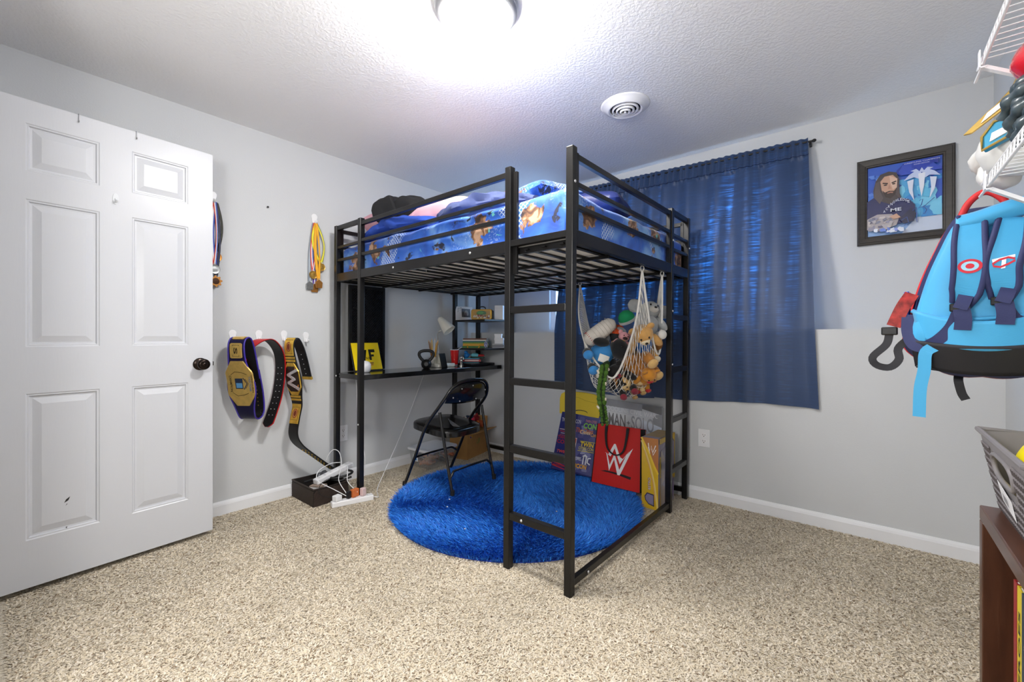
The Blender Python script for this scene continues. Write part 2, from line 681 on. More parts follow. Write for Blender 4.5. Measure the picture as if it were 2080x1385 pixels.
for sx in (0.231, 0.429):
    hb = MB()
    hb.box((0, 0, 0), (0, 0, 0)) if False else None
    pts = [(Z1 + 0.0015, -0.037), (Z1 + 0.0015, 0.0012), (Z1 - 0.028, 0.0012), (Z1 - 0.034, 0.006), (Z1 - 0.028, 0.010)]
    for k in range(len(pts) - 1):
        a, b = pts[k], pts[k + 1]
        hb.bar(DF(sx, a[0], a[1]), DF(sx, b[0], b[1]), 0.007, 0.0015, up=dt)
    hk = obj('over_door_hook', hb, mat('hook_steel', (150, 152, 156), rough=0.3, metal=0.9))
    tag(hk, 'thin steel hook over the top of the white door, ' + ('left one' if sx < 0.3 else 'nearer the door handle side'), 'hook', 'over-door hooks')
sh = thing('adhesive_hook', 'small clear adhesive hook stuck on the white door', 'hook', DF(0.354, 1.717, 0))
sfr = frame((0, 0, 0), dt, (0, 0, 1), dn)
obj('backplate', MB().prism([(0.011 * math.cos(2 * PI * k / 20), 0.026 * math.sin(2 * PI * k / 20)) for k in range(20)], sfr, 0.0, 0.003), M_CLEAR, sh)
obj('hook', MB().tube([sfr(0, 0.0, 0.003), sfr(0, -0.014, 0.008), sfr(0, -0.016, 0.016), sfr(0, -0.008, 0.02)], 0.004, 8), M_CLEAR, sh, smooth=True)
chip = Print(DF, h=-0.0021)
chip.poly([(0.186, 0.348), (0.192, 0.362), (0.205, 0.372), (0.199, 0.356)], '222222').poly([(0.19, 0.334), (0.194, 0.343), (0.197, 0.342)], '3a3a3a')
chip.poly([(0.190, 0.242), (0.196, 0.244), (0.194, 0.234)], '555555')
obj('paint_chip', chip, print_mat(), door)

# ------------------------------------------------------------------ ceiling lamp
LX, LY = 1.795, -1.745
lamp = thing('ceiling_lamp', 'flush-mount ceiling lamp with lit frosted glass dome and nickel rim', 'lamp', (LX, LY, CZ))
M_NICKEL = mat('brushed_nickel', (200, 200, 202), rough=0.35, metal=0.85)
obj('rim', MB().lathe([(0.0, 0.0), (0.165, 0.0), (0.168, -0.008), (0.160, -0.016), (0.162, -0.026), (0.150, -0.034), (0.147, -0.046), (0.138, -0.050), (0.132, -0.046), (0.13, -0.03), (0, -0.03)], 64), M_NICKEL, lamp, smooth=True)
M_LIT = mat('lit_frosted_glass', (255, 255, 255), rough=0.4, emit=(255, 253, 250), estr=LAMP_STRENGTH)
dome = [(0.136 * math.cos(a), -0.042 - 0.095 * math.sin(a)) for a in [PI / 2 * k / 14 for k in range(15)]]
dome[-1] = (0.0, dome[-1][1])
obj('glass_dome', MB().lathe([(0.136, -0.035)] + dome, 48), M_LIT, lamp, smooth=True)
obj('finial', MB().lathe([(0.0, -0.134), (0.013, -0.136), (0.015, -0.142), (0.008, -0.148), (0.006, -0.156), (0.0, -0.162)], 20), mat('finial_white', (228, 228, 228), rough=0.4), lamp, smooth=True)

# added fill light, out of view behind the camera, shaped as a globe floor lamp
hl = thing('added_fill_lamp', 'added fill light shaped as an opal globe floor lamp, behind the camera', 'lamp', (2.3, -3.35, 0.001))
obj('base', MB().lathe([(0, 0), (0.14, 0), (0.14, 0.012), (0.02, 0.03), (0, 0.03)], 28), M_NICKEL, hl, smooth=True)
obj('pole', MB().tube([(0, 0, 0.02), (0, 0, 1.42)], 0.012, 12), M_NICKEL, hl, smooth=True)
obj('globe', MB().ell((0, 0, 1.56), (0.15, 0.15, 0.15), None, 32, 20), mat('fill_globe', (255, 255, 255), emit=(255, 252, 248), estr=FILL_POWER), hl, smooth=True)

# ------------------------------------------------------------------ ceiling air vent
vent = thing('ceiling_vent', 'round white ceiling air vent with concentric rings', 'vent', (1.932, -0.683, CZ))
M_WPL = mat('white_plastic', (240, 240, 242), rough=0.4)
obj('flange', MB().lathe([(0.084, -0.004), (0.084, -0.024), (0.092, -0.030), (0.100, -0.028), (0.112, -0.014), (0.128, -0.007), (0.135, -0.003), (0.136, 0.0), (0.084, 0.0)], 56), M_WPL, vent, smooth=True)
for r, dz in ((0.068, 0.0), (0.046, -0.005), (0.025, -0.010)):
    obj('ring', MB().lathe([(r - 0.006, -0.022 + dz), (r - 0.005, -0.030 + dz), (r, -0.032 + dz), (r + 0.006, -0.026 + dz), (r + 0.0055, -0.020 + dz), (r, -0.018 + dz), (r - 0.006, -0.022 + dz)], 48), M_WPL, vent, smooth=True)
vb = MB()
for k in range(3):
    a = 2 * PI * k / 3 + 0.9
    vb.bar((0, 0, -0.022), (0.092 * math.cos(a), 0.092 * math.sin(a), -0.022), 0.005, 0.008)
vb.lathe([(0, -0.046), (0.007, -0.045), (0.008, -0.02), (0, -0.018)], 16)
obj('spokes', vb, M_WPL, vent)
obj('duct', MB().lathe([(0.09, -0.004), (0.0, -0.003)], 32), mat('duct_dark', (14, 14, 15), rough=0.9), vent)


# ------------------------------------------------------------------ wall outlets
def outlet(o, ux, label):
    ux = Vector(ux)
    n = ux.cross(Vector((0, 0, 1)))
    t = thing('wall_outlet', label, 'outlet', o)
    fr = frame((0, 0, 0), ux, (0, 0, 1), n)
    obj('cover_plate', MB().prism([(-0.036, -0.058), (0.036, -0.058), (0.036, 0.058), (-0.036, 0.058)], fr, 0.0003, 0.006), M_TRIM, t, bevel=0.002)
    for dz in (-0.02, 0.02):
        q = obj('socket', MB().prism([(0.0165 * math.cos(2 * PI * k / 24), dz + min(max(0.0165 * math.sin(2 * PI * k / 24), -0.014), 0.014)) for k in range(24)], fr, 0.006, 0.0075), M_WPL, t)
        p = Print(fr, h=0.0078)
        p.rect(-0.008, dz - 0.001, -0.0055, dz + 0.008, '26262a', False).rect(0.0055, dz - 0.001, 0.008, dz + 0.007, '26262a', False).ellipse(0, dz - 0.007, 0.003, 0.003, '26262a', 10)
        obj('slots', p, print_mat(), q)
    return t


outlet((2.166, 0.0, 0.408), (1, 0, 0), 'white double wall outlet beside the navy curtain hem')
outlet((0.0, -1.335, 0.36), (0, 1, 0), 'white wall outlet behind the black bed legs')
tag(obj('wall_screw', MB().lathe([(0, 0.0), (0.003, 0.0), (0.003, 0.008), (0.0065, 0.009), (0.006, 0.012), (0, 0.013)], 14, (0, -1.853, 1.914), rot(0, PI / 2, 0)), mat('black_screw', (30, 30, 32), rough=0.5)), 'black screw head alone on the grey wall between the medals', 'screw')

# ================================================================== LOFT BED
M_BLACK = mat('black_powder_coat', (30, 29, 29), rough=0.28, metal=0.35, spec=0.6, var=0.06, vscale=14, bump=0.04, bscale=300)
M_BOLT = mat('zinc_bolt', (210, 210, 212), rough=0.3, metal=0.7)
BL, BW = 1.945, 1.405
bed = thing('loft_bed', 'black metal loft bed with ladder, desk and shelves over the blue rug', 'bed', (0.10, -1.435, 0.0), -0.0103)
SWAY = 0.007


def sw(mb):
    mb.v = [(x + SWAY * z, y, z) for x, y, z in mb.v]
    return mb


PH = 1.855
PW = 0.034
XB, XC = BL - 0.335, 0.315          # inner front posts
YE = BW - 0.295                     # inner posts at the ends
posts = {'A': (BL, 0), 'B': (XB, 0), 'C': (XC, 0), 'D': (0, 0), 'E': (BL, YE), 'F': (BL, BW), 'G': (0, YE), 'H': (0, BW)}
for k in 'ABCDEFGH':
    x, y = posts[k]
    obj('leg', sw(MB().box((x - PW / 2, y - PW / 2, 0), (x + PW / 2, y + PW / 2, PH))), M_BLACK, bed, bevel=0.003)


def rail(name, p, q, w, h, par=bed, m=M_BLACK):
    return obj(name, sw(MB().bar(p, q, w, h)), m, par, bevel=0.0015, bseg=1)


e = PW / 2
# main frame rails
SRZ, SRH = 1.488, 0.056
fr_front = rail('side_rail', (XC + e, 0, SRZ), (XB - e, 0, SRZ), 0.028, SRH)
fr_right = rail('side_rail', (BL, e, SRZ), (BL, YE - e, SRZ), 0.028, SRH)
rail('side_rail', (e, BW, SRZ), (BL - e, BW, SRZ), 0.028, SRH)
rail('side_rail', (0, e, SRZ), (0, YE - e, SRZ), 0.028, SRH)
rail('side_rail', (e, 0, SRZ), (XC - e, 0, SRZ), 0.028, SRH)
rail('side_rail', (BL, YE + e, SRZ), (BL, BW - e, SRZ), 0.028, SRH)
rail('side_rail', (0, YE + e, SRZ), (0, BW - e, SRZ), 0.028, SRH)
# ladder entry: step bar and inner frame rail
rail('side_rail', (XB + e, 0.0, 1.500), (BL - e, 0.0, 1.500), 0.030, 0.028)
rail('side_rail', (XB - 0.05, 0.040, 1.470), (BL - e, 0.040, 1.470), 0.02, 0.03)


# guard rails: a frame with top bar, two bars and end uprights
def guard(p, q, zt=(1.832, 1.716, 1.624), ends=(1, 1)):
    p, q = Vector(p), Vector(q)
    d = (q - p).normalized()
    for z, h in zip(zt, (0.026, 0.020, 0.020)):
        rail('guard_rail', p + Vector((0, 0, z - h / 2 + 0.002)), q + Vector((0, 0, z - h / 2 + 0.002)), 0.022, h)
    for s, at in zip(ends, (p + d * 0.011, q - d * 0.011)):
        if s:
            rail('guard_upright', at + Vector((0, 0, 1.49)), at + Vector((0, 0, 1.838)), 0.022, 0.022)


guard((XC + e + .001, 0, 0), (XB - e - .001, 0, 0), ends=(0, 0))
rail('guard_upright', (XB + e + 0.009, 0.012, 1.36), (XB + e + 0.009, 0.012, 1.832), 0.016, 0.022)
guard((BL, e + .001, 0), (BL, YE - e - .001, 0))
guard((e + .001, BW, 0), (BL - e - .001, BW, 0))
guard((0, e + .001, 0), (0, YE - e - .001, 0), ends=(1, 1))
# short top frames at the corners
for a, b in (((e, 0), (XC - e, 0)), ((BL, YE + e), (BL, BW - e)), ((0, YE + e), (0, BW - e))):
    for z, h in ((1.838, 0.03), (1.70, 0.018), (1.61, 0.018)):
        rail('guard_rail', (a[0], a[1], z), (b[0], b[1], z), 0.022, h)
# front ladder and end ladder rungs
for z in (1.195, 0.868, 0.560, 0.248):
    obj('ladder_rung', sw(MB().box((XB + e, -0.015, z - 0.016), (BL - e, 0.015, z + 0.016))), M_BLACK, bed, bevel=0.003)
    obj('ladder_rung', sw(MB().box((BL - 0.015, YE + e, z - 0.016), (BL + 0.015, BW - e, z + 0.016))), M_BLACK, bed, bevel=0.003)
# floor rails
rail('floor_rail', (BL, e, 0.050), (BL, YE - e, 0.050), 0.024, 0.030)
rail('floor_rail', (e, BW, 0.058), (BL - e, BW, 0.058), 0.024, 0.030)
# bolts
bolts = [(BL + e, 0.0, 1.71), (BL + e, YE, 1.66), (BL + e, BW, 1.655), (BL + e, YE, 1.23), (BL + .014, 0.13, 0.05), (BL + e, YE, 0.905)]
for x, y, z in bolts:
    obj('bolt', sw(MB().lathe([(0, 0.0), (0.0065, 0.0), (0.0065, 0.002), (0.004, 0.0042), (0, 0.0045)], 14, (x, y, z), rot(0, PI / 2, 0))), M_BOLT, bed, smooth=True)
for x, y, z in [(XC, -e, 0.495), (XB + 0.09, -0.0155, 0.248), (0.70, -0.014, 1.488), (1.36, -0.014, 1.49), (0.02, -e, 0.80)]:
    obj('bolt', sw(MB().lathe([(0, 0.0), (0.0065, 0.0), (0.0065, 0.002), (0.004, 0.0042), (0, 0.0045)], 14, (x, y, z), rot(PI / 2, 0, 0))), M_BOLT, bed, smooth=True)
# slats
ns = 20
slat_me = None
for k in range(ns):
    x = 0.06 + (BL - 0.12) * k / (ns - 1)
    s = obj('slat', sw(MB().box((x - 0.011, 0.014, 1.466), (x + 0.011, BW - 0.014, 1.473))), M_BLACK, bed)
for y in (0.36, 0.70, 1.05):
    sp = rail('support_bar', (0.014, y, 1.457), (BL - 0.014, y, 1.457), 0.016, 0.016)
rail('centre_bar', (BL / 2, 0.014, 1.443), (BL / 2, BW - 0.014, 1.443), 0.016, 0.012)
# desk
DZ = 0.820
desk = obj('desktop', sw(MB().box((-0.018, -0.006, DZ - 0.034), (0.325, BW - 0.02, DZ))), mat('black_desk_laminate', (22, 22, 23), rough=0.16, spec=0.6, coat=0.3), bed, bevel=0.003)
# shelves at the far end
for z in (1.225, 0.975):
    obj('shelf', sw(MB().box((-0.015, YE - 0.012, z - 0.016), (0.385, BW - 0.018, z))), mat('black_shelf', (25, 25, 27), rough=0.4), bed, bevel=0.002)
# corner post carrying the free end of shelves and desk
obj('leg', sw(MB().box((0.352, BW - PW / 2, 0), (0.352 + PW, BW + PW / 2, 1.46))), M_BLACK, bed, bevel=0.003)

# perforated panel on the left end
px0, px1, pz0, pz1 = 0.105, 0.405, DZ + 0.002, 1.455
pg = obj('pegboard', sw(MB().box((-0.046, px0, pz0), (-0.042, px1, pz1)).box((-0.046, px0, pz0), (-0.028, px0 + 0.022, pz1)).box((-0.046, px1 - 0.022, pz0), (-0.028, px1, pz1))
                        .box((-0.046, px0 + .022, pz1 - 0.022), (-0.028, px1 - .022, pz1)).box((-0.046, px0 + .022, pz0), (-0.028, px1 - .022, pz0 + 0.02))), M_BLACK, bed)
mesh = MB()
yy0, yy1, zz0, zz1 = px0 + 0.022, px1 - 0.022, pz0 + 0.02, pz1 - 0.022
st = 0.020


def diag(sgn):
    t = -(zz1 - zz0) if sgn > 0 else 0
    lim = (yy1 - yy0) + (zz1 - zz0)
    k = 0.0
    while k < lim:
        if sgn > 0:      # y - z = c
            c = -(zz1 - zz0) + k
            a = (max(0, c), max(0, -c))
            b_ = min(yy1 - yy0 - a[0], zz1 - zz0 - a[1])
            p, q = a, (a[0] + b_, a[1] + b_)
        else:            # y + z = c
            c = k
            a = (min(c, yy1 - yy0), max(0, c - (yy1 - yy0)))
            b_ = min(a[0], zz1 - zz0 - a[1])
            p, q = a, (a[0] - b_, a[1] + b_)
        if math.dist(p, q) > 0.01:
            mesh.bar((-0.034, yy0 + p[0], zz0 + p[1]), (-0.034, yy0 + q[0], zz0 + q[1]), 0.003, 0.006, up=(1, 0, 0))
        k += st
    return


diag(1)
diag(-1)
obj('wire_mesh', sw(mesh), mat('mesh_black', (34, 34, 37), rough=0.35, metal=0.4), pg)

# ------------------------------------------------------------------ mattress and bedding
def fabric_print():
    m = bpy.data.materials.new('blue_printed_bedding')
    m.use_nodes = True
    nt = m.node_tree
    L = nt.links.new
    b = nt.nodes['Principled BSDF']
    b.inputs['Roughness'].default_value = 0.7
    b.inputs['Sheen Weight'].default_value = 0.2
    tc = nt.nodes.new('ShaderNodeTexCoord')

    def nz(scale, det=4, dist=0.0, off=0.0):
        mp = nt.nodes.new('ShaderNodeMapping')
        mp.inputs['Location'].default_value = (off, off * 0.7, off * 1.3)
        L(tc.outputs['Object'], mp.inputs[0])
        n = nt.nodes.new('ShaderNodeTexNoise')
        n.inputs['Scale'].default_value = scale
        n.inputs['Detail'].default_value = det
        n.inputs['Distortion'].default_value = dist
        L(mp.outputs[0], n.inputs['Vector'])
        return n.outputs[0]

    def rng(s, a, b_, c=0.0, d=1.0):
        r = nt.nodes.new('ShaderNodeMapRange')
        r.inputs['From Min'].default_value = a
        r.inputs['From Max'].default_value = b_
        r.inputs['To Min'].default_value = c
        r.inputs['To Max'].default_value = d
        L(s, r.inputs[0])
        return r.outputs[0]

    def mix(f, a, b_):
        x = nt.nodes.new('ShaderNodeMix')
        x.data_type = 'RGBA'
        L(f, x.inputs['Factor'])
        for nm, v in (('A', a), ('B', b_)):
            if isinstance(v, tuple):
                x.inputs[nm].default_value = v
            else:
                L(v, x.inputs[nm])
        return x.outputs['Result']

    def mul(a, b_):
        x = nt.nodes.new('ShaderNodeMath')
        x.operation = 'MULTIPLY'
        L(a, x.inputs[0])
        L(b_, x.inputs[1])
        return x.outputs[0]

    ramp = nt.nodes.new('ShaderNodeValToRGB')
    el = ramp.color_ramp.elements
    el[0].position, el[0].color = 0.32, lin((22, 70, 168))
    el[1].position, el[1].color = 0.66, lin((136, 186, 240))
    k = el.new(0.48)
    k.color = lin((38, 104, 210))
    L(nz(2.6, 2.5, 1.6), ramp.inputs[0])
    col = ramp.outputs[0]
    # white spray
    spray = mul(rng(nz(95, 3, 0.5), 0.55, 0.62, 0.0, 0.75), rng(nz(3.4, 3, 0.6, 5.0), 0.52, 0.62))
    col = mix(spray, col, lin((214, 230, 248)))
    # netting
    w1 = nt.nodes.new('ShaderNodeTexWave')
    w1.inputs['Scale'].default_value = 26
    w1.bands_direction = 'DIAGONAL'
    L(tc.outputs['Object'], w1.inputs['Vector'])
    mp2 = nt.nodes.new('ShaderNodeMapping')
    mp2.inputs['Scale'].default_value = (-1, -1, 1)
    L(tc.outputs['Object'], mp2.inputs[0])
    w2 = nt.nodes.new('ShaderNodeTexWave')
    w2.inputs['Scale'].default_value = 26
    w2.bands_direction = 'DIAGONAL'
    L(mp2.outputs[0], w2.inputs['Vector'])
    mxx = nt.nodes.new('ShaderNodeMath')
    mxx.operation = 'MAXIMUM'
    L(w1.outputs[1], mxx.inputs[0])
    L(w2.outputs[1], mxx.inputs[1])
    net = mul(rng(mxx.outputs[0], 0.80, 0.9), rng(nz(3.4, 2, 0.8, 11.0), 0.58, 0.62))
    col = mix(net, col, lin((196, 214, 240)))
    # printed figures: tan / brown / dark islands
    vo = nt.nodes.new('ShaderNodeTexVoronoi')
    vo.inputs['Scale'].default_value = 4.0
    vo.inputs['Randomness'].default_value = 0.9
    L(tc.outputs['Object'], vo.inputs['Vector'])
    ad = nt.nodes.new('ShaderNodeMath')
    ad.operation = 'ADD'
    L(vo.outputs['Distance'], ad.inputs[0])
    L(rng(nz(16, 3, 0.4, 2.0), 0.3, 0.7, -0.14, 0.14), ad.inputs[1])
    isl = rng(ad.outputs[0], 0.315, 0.285)
    r2 = nt.nodes.new('ShaderNodeValToRGB')
    el = r2.color_ramp.elements
    el[0].position, el[0].color = 0.36, lin((46, 28, 22))
    el[1].position, el[1].color = 0.62, lin((200, 160, 132))
    k = el.new(0.47)
    k.color = lin((112, 74, 54))
    k = el.new(0.56)
    k.color = lin((158, 116, 76))
    L(nz(22, 3, 0.8, 7.0), r2.inputs[0])
    col = mix(isl, col, r2.outputs[0])
    # bits of dark and aqua
    col = mix(mul(rng(nz(7, 2, 1.0, 21.0), 0.64, 0.67), rng(nz(40, 2, 0, 3.0), 0.4, 0.5)), col, lin((18, 24, 52)))
    col = mix(rng(nz(8, 2, 1.5, 31.0), 0.70, 0.73), col, lin((110, 205, 200)))
    L(col, b.inputs['Base Color'])
    bp = nt.nodes.new('ShaderNodeBump')
    bp.inputs['Strength'].default_value = 0.35
    bp.inputs['Distance'].default_value = 0.02
    L(nz(7, 3, 1.0, 1.0), bp.inputs['Height'])
    L(bp.outputs[0], b.inputs['Normal'])
    return m


M_PRINT = fabric_print()
BR = (0, 0, -0.0103)
mt = MB().box((0.035, 0.035, 1.4735), (BL - 0.03, BW - 0.035, 1.655))
mattress = obj('mattress', mt, mat('mattress_ticking', (236, 232, 222), rough=0.85, var=0.03, vscale=20, bump=0.1, bscale=200), bevel=0.03, bseg=4)
mattress.location = (0.105, -1.435, 0.001)
mattress.rotation_euler = BR
tag(mattress, 'beige mattress lying on the black bed slats under the blue bedding', 'mattress')


def comforter():
    mb = MB()
    x0, x1, y0, y1 = 0.055, BL - 0.055, 0.055, BW - 0.055
    over = 0.24
    NX, NY = 150, 120

    def fn(a, b_):
        ex = x0 - over + (x1 - x0 + 2 * over) * a
        ey = y0 - over + (y1 - y0 + 2 * over) * b_
        cx, cy = min(max(ex, x0), x1), min(max(ey, y0), y1)
        dx, dy = ex - cx, ey - cy
        d = min(math.hypot(dx, dy), over)
        n1 = mnoise.noise(Vector((cx * 3.0, cy * 3.0, 2.0)))
        n2 = mnoise.noise(Vector((ex * 7.0, ey * 7.0, 5.0)))
        top = 1.725 + 0.018 * n1 + 0.010 * n2
        # rolled edge then hanging side with soft vertical folds
        r = 0.05
        if d <= 0:
            edge = min(cx - x0, x1 - cx, cy - y0, y1 - cy)
            z = top - 0.02 * math.exp(-edge / 0.06)
            return (cx, cy, z)
        u = Vector((dx, dy, 0)).normalized()
        arc = r * PI / 2
        if d < arc:
            th = d / r
            out, dz = r * math.sin(th), r * (1 - math.cos(th))
        else:
            out, dz = r, r + (d - arc)
        side = cx * abs(u.y) + cy * abs(u.x)
        wave = (0.006 * math.sin(side * 23 + 2 * n1) + 0.006 * n2) * min(1, d / 0.12)
        out = min(out + wave - 0.012, 0.034)
        zz = top - 0.02 - dz
        return (cx + u.x * out, cy + u.y * out, max(zz, 1.5))
    mb.grid(fn, NX, NY)
    return mb


cf = obj('comforter', comforter(), M_PRINT, smooth=True)
cf.location = (0.113, -1.435, 0)
cf.rotation_euler = BR
tag(cf, 'bright blue printed comforter tucked inside the loft bed rails', 'comforter')


def pillow(name, c, s, R, material, label, cat='pillow', seed=0, power=0.62):
    mb = MB()
    N = 22

    def f(sign):
        def fn(a, b_):
            x, y = 2 * a - 1, 2 * b_ - 1
            e2 = max(0.0, (1 - x ** 4)) * max(0.0, (1 - y ** 4))
            h = e2 ** power
            pin = 1 - 0.10 * (1 - abs(x)) * (abs(y) ** 3) - 0.10 * (1 - abs(y)) * (abs(x) ** 3)
            w = 0.10 * mnoise.noise(Vector((x * 2 + seed, y * 2, seed * 3.1))) * h
            return (x * s[0] / 2 * pin, y * s[1] / 2 * pin, sign * s[2] / 2 * (h + w * (sign > 0)))
        return fn
    mb.grid(f(1), N, N)
    mb.grid(f(-1), N, N)
    mb.v = [tuple(Vector(c) + R @ Vector(p)) for p in mb.v]
    o = obj(name, mb, material, smooth=True, weld=True)
    return tag(o, label, cat)


M_FELT = mat('black_felt', (32, 32, 34), rough=0.9, var=0.1, vscale=30, bump=0.1, bscale=200)
M_PINK = mat('pink_cotton', (232, 178, 190), rough=0.85, var=0.05, vscale=6, bump=0.15, bscale=30)
M_CREAM = mat('cream_cotton', (226, 219, 208), rough=0.85, var=0.05, vscale=6, bump=0.15, bscale=30)
M_NAVYGREY = mat('slate_blue_fleece', (74, 84, 124), rough=0.95, var=0.18, vscale=9, bump=0.3, bscale=40)
pillow('cushion', (0.470, -1.25, 1.940), (0.19, 0.17, 0.17), rot(0.25, -0.35, 0.3), M_FELT, 'black felt cushion leaning at the head of the bed, highest in the pile', 'cushion', 3, 0.35)
pillow('cushion', (0.625, -1.18, 1.935), (0.20, 0.19, 0.17), rot(0.3, 0.35, 0.2), M_FELT, 'rounded black cushion behind the top cushion on the bed', 'cushion', 4, 0.5)
pillow('pillow', (0.36, -1.10, 1.845), (0.36, 0.42, 0.22), rot(0.0, 0.35, 0.1), M_PINK, 'dusty pink pillow under the black cushion by the wall', 'pillow', 5)
pillow('pillow', (0.80, -1.03, 1.925), (0.40, 0.34, 0.16), rot(0.3, 0.0, 0.1), M_CREAM, 'cream pillow behind the pink pillow', 'pillow', 6)
pillow('pillow', (0.985, -1.18, 1.835), (0.40, 0.30, 0.15), rot(0.15, 0.05, 0.05), M_PINK, 'light pink pillow in the middle of the loft bed', 'pillow', 7)
pillow('pillow', (1.54, -1.02, 1.845), (0.46, 0.36, 0.13), rot(0.10, -0.05, -0.15), M_PRINT, 'blue patterned pillow with white swirls above the ladder opening', 'pillow', 8)
pillow('pillow', (1.30, -1.00, 1.850), (0.26, 0.30, 0.14), rot(0.2, -0.45, 0.3), mat('coral_case', (216, 120, 112), rough=0.8, var=0.25, vscale=7, bump=0.2, bscale=24), 'coral and pink pillow end showing beside the inner ladder post', 'pillow', 9)
pillow('pillow', (1.86, -0.80, 1.800), (0.26, 0.34, 0.12), rot(0.0, 0.1, 0.2), mat('navy_satin', (28, 40, 96), rough=0.45, var=0.3, vscale=8), 'shiny navy pillow at the foot of the bed by the curtain', 'pillow', 10)


def heap(name, pts, rad, material, label, seed=0):
    """rumpled cloth heap following a spine"""
    sp = spline(pts, 46)
    mb = MB()
    n = 20
    vs_, fs = [], []
    for i, p in enumerate(sp):
        t = i / 45
        r = rad * (0.25 + 0.75 * math.sin(PI * min(max(t, 0.02), 0.98)) ** 0.5)
        for k in range(n):
            a = 2 * PI * k / n
            q = 1 + 0.34 * mnoise.noise(Vector((t * 9 + seed, math.cos(a) * 1.6, math.sin(a) * 1.6))) + 0.10 * math.sin(a * 3 + t * 14)
            vs_.append((p[0], p[1] + r * 1.5 * q * math.cos(a), p[2] + r * 0.8 * q * math.sin(a)))
    for i in range(45):
        for k in range(n):
            l = (k + 1) % n
            fs.append((i * n + k, i * n + l, i * n + n + l, i * n + n + k))
    fs += [tuple(range(n)), tuple(45 * n + k for k in range(n))]
    mb.add(vs_, fs)
    o = obj(name, mb, material, smooth=True)
    return tag(o, label, 'blanket')


heap('blanket', [(1.02, -1.27, 1.76), (1.2, -1.28, 1.79), (1.38, -1.22, 1.81), (1.55, -1.18, 1.80), (1.7, -1.2, 1.77)], 0.065, M_NAVYGREY, 'slate blue fleece blanket bunched along the bed edge', 2)
M_BLUEB = mat('royal_blue_fleece', (40, 74, 168), rough=0.85, var=0.3, vscale=6, bump=0.3, bscale=30)
heap('blanket', [(0.30, -1.335, 1.735), (0.48, -1.34, 1.755), (0.68, -1.34, 1.775), (0.9, -1.33, 1.76), (1.08, -1.30, 1.75)], 0.062, M_BLUEB, 'royal blue fleece blanket heaped against the front guard rail', 6)
heap('blanket', [(0.20, -1.27, 1.76), (0.3, -1.25, 1.79), (0.42, -1.25, 1.80), (0.5, -1.26, 1.77)], 0.05, mat('rust_orange_cloth', (196, 92, 48), rough=0.85, var=0.35, vscale=10, bump=0.3, bscale=30), 'rust orange cloth crumpled in the corner of the bed', 9)


# ------------------------------------------------------------------ curtains
def curtain_material():
    m = bpy.data.materials.new('navy_blackout_cloth')
    m.use_nodes = True
    nt = m.node_tree
    L = nt.links.new
    out = nt.nodes['Material Output']
    b = nt.nodes['Principled BSDF']
    b.inputs['Base Color'].default_value = lin((42, 66, 106))
    b.inputs['Roughness'].default_value = 0.5
    b.inputs['Sheen Weight'].default_value = 0.25
    tr = nt.nodes.new('ShaderNodeBsdfTranslucent')
    tc = nt.nodes.new('ShaderNodeTexCoord')
    mp = nt.nodes.new('ShaderNodeMapping')
    mp.inputs['Scale'].default_value = (9, 9, 150)
    L(tc.outputs['Object'], mp.inputs[0])
    n = nt.nodes.new('ShaderNodeTexNoise')       # weave slubs that let light through
    n.inputs['Scale'].default_value = 1.0
    n.inputs['Detail'].default_value = 2
    L(mp.outputs[0], n.inputs['Vector'])
    r = nt.nodes.new('ShaderNodeMapRange')
    r.inputs['From Min'].default_value = 0.48
    r.inputs['From Max'].default_value = 0.72
    r.inputs['To Min'].default_value = 0.12
    r.inputs['To Max'].default_value = 1.3
    L(n.outputs[0], r.inputs[0])
    sc = nt.nodes.new('ShaderNodeVectorMath')
    sc.operation = 'SCALE'
    sc.inputs[0].default_value = lin((58, 122, 184))[:3]
    L(r.outputs[0], sc.inputs['Scale'])
    mp3 = nt.nodes.new('ShaderNodeMapping')
    mp3.inputs['Scale'].default_value = (15, 4, 0.7)
    L(tc.outputs['Object'], mp3.inputs[0])
    n4 = nt.nodes.new('ShaderNodeTexNoise')      # thin places between the folds
    n4.inputs['Scale'].default_value = 1.0
    n4.inputs['Detail'].default_value = 2
    L(mp3.outputs[0], n4.inputs['Vector'])
    r4 = nt.nodes.new('ShaderNodeMapRange')
    r4.inputs['From Min'].default_value = 0.50
    r4.inputs['From Max'].default_value = 0.66
    r4.inputs['To Min'].default_value = 0.35
    r4.inputs['To Max'].default_value = 3.2
    L(n4.outputs[0], r4.inputs[0])
    sc2 = nt.nodes.new('ShaderNodeVectorMath')
    sc2.operation = 'SCALE'
    L(sc.outputs[0], sc2.inputs[0])
    L(r4.outputs[0], sc2.inputs['Scale'])
    L(sc2.outputs[0], tr.inputs[0])
    mx = nt.nodes.new('ShaderNodeMixShader')
    mx.inputs[0].default_value = 0.12
    L(b.outputs[0], mx.inputs[1])
    L(tr.outputs[0], mx.inputs[2])
    L(mx.outputs[0], out.inputs[0])
    bp = nt.nodes.new('ShaderNodeBump')
    bp.inputs['Strength'].default_value = 0.08
    bp.inputs['Distance'].default_value = 0.002
    L(n.outputs[0], bp.inputs['Height'])
    L(bp.outputs[0], b.inputs['Normal'])
    return m


M_CURT = curtain_material()


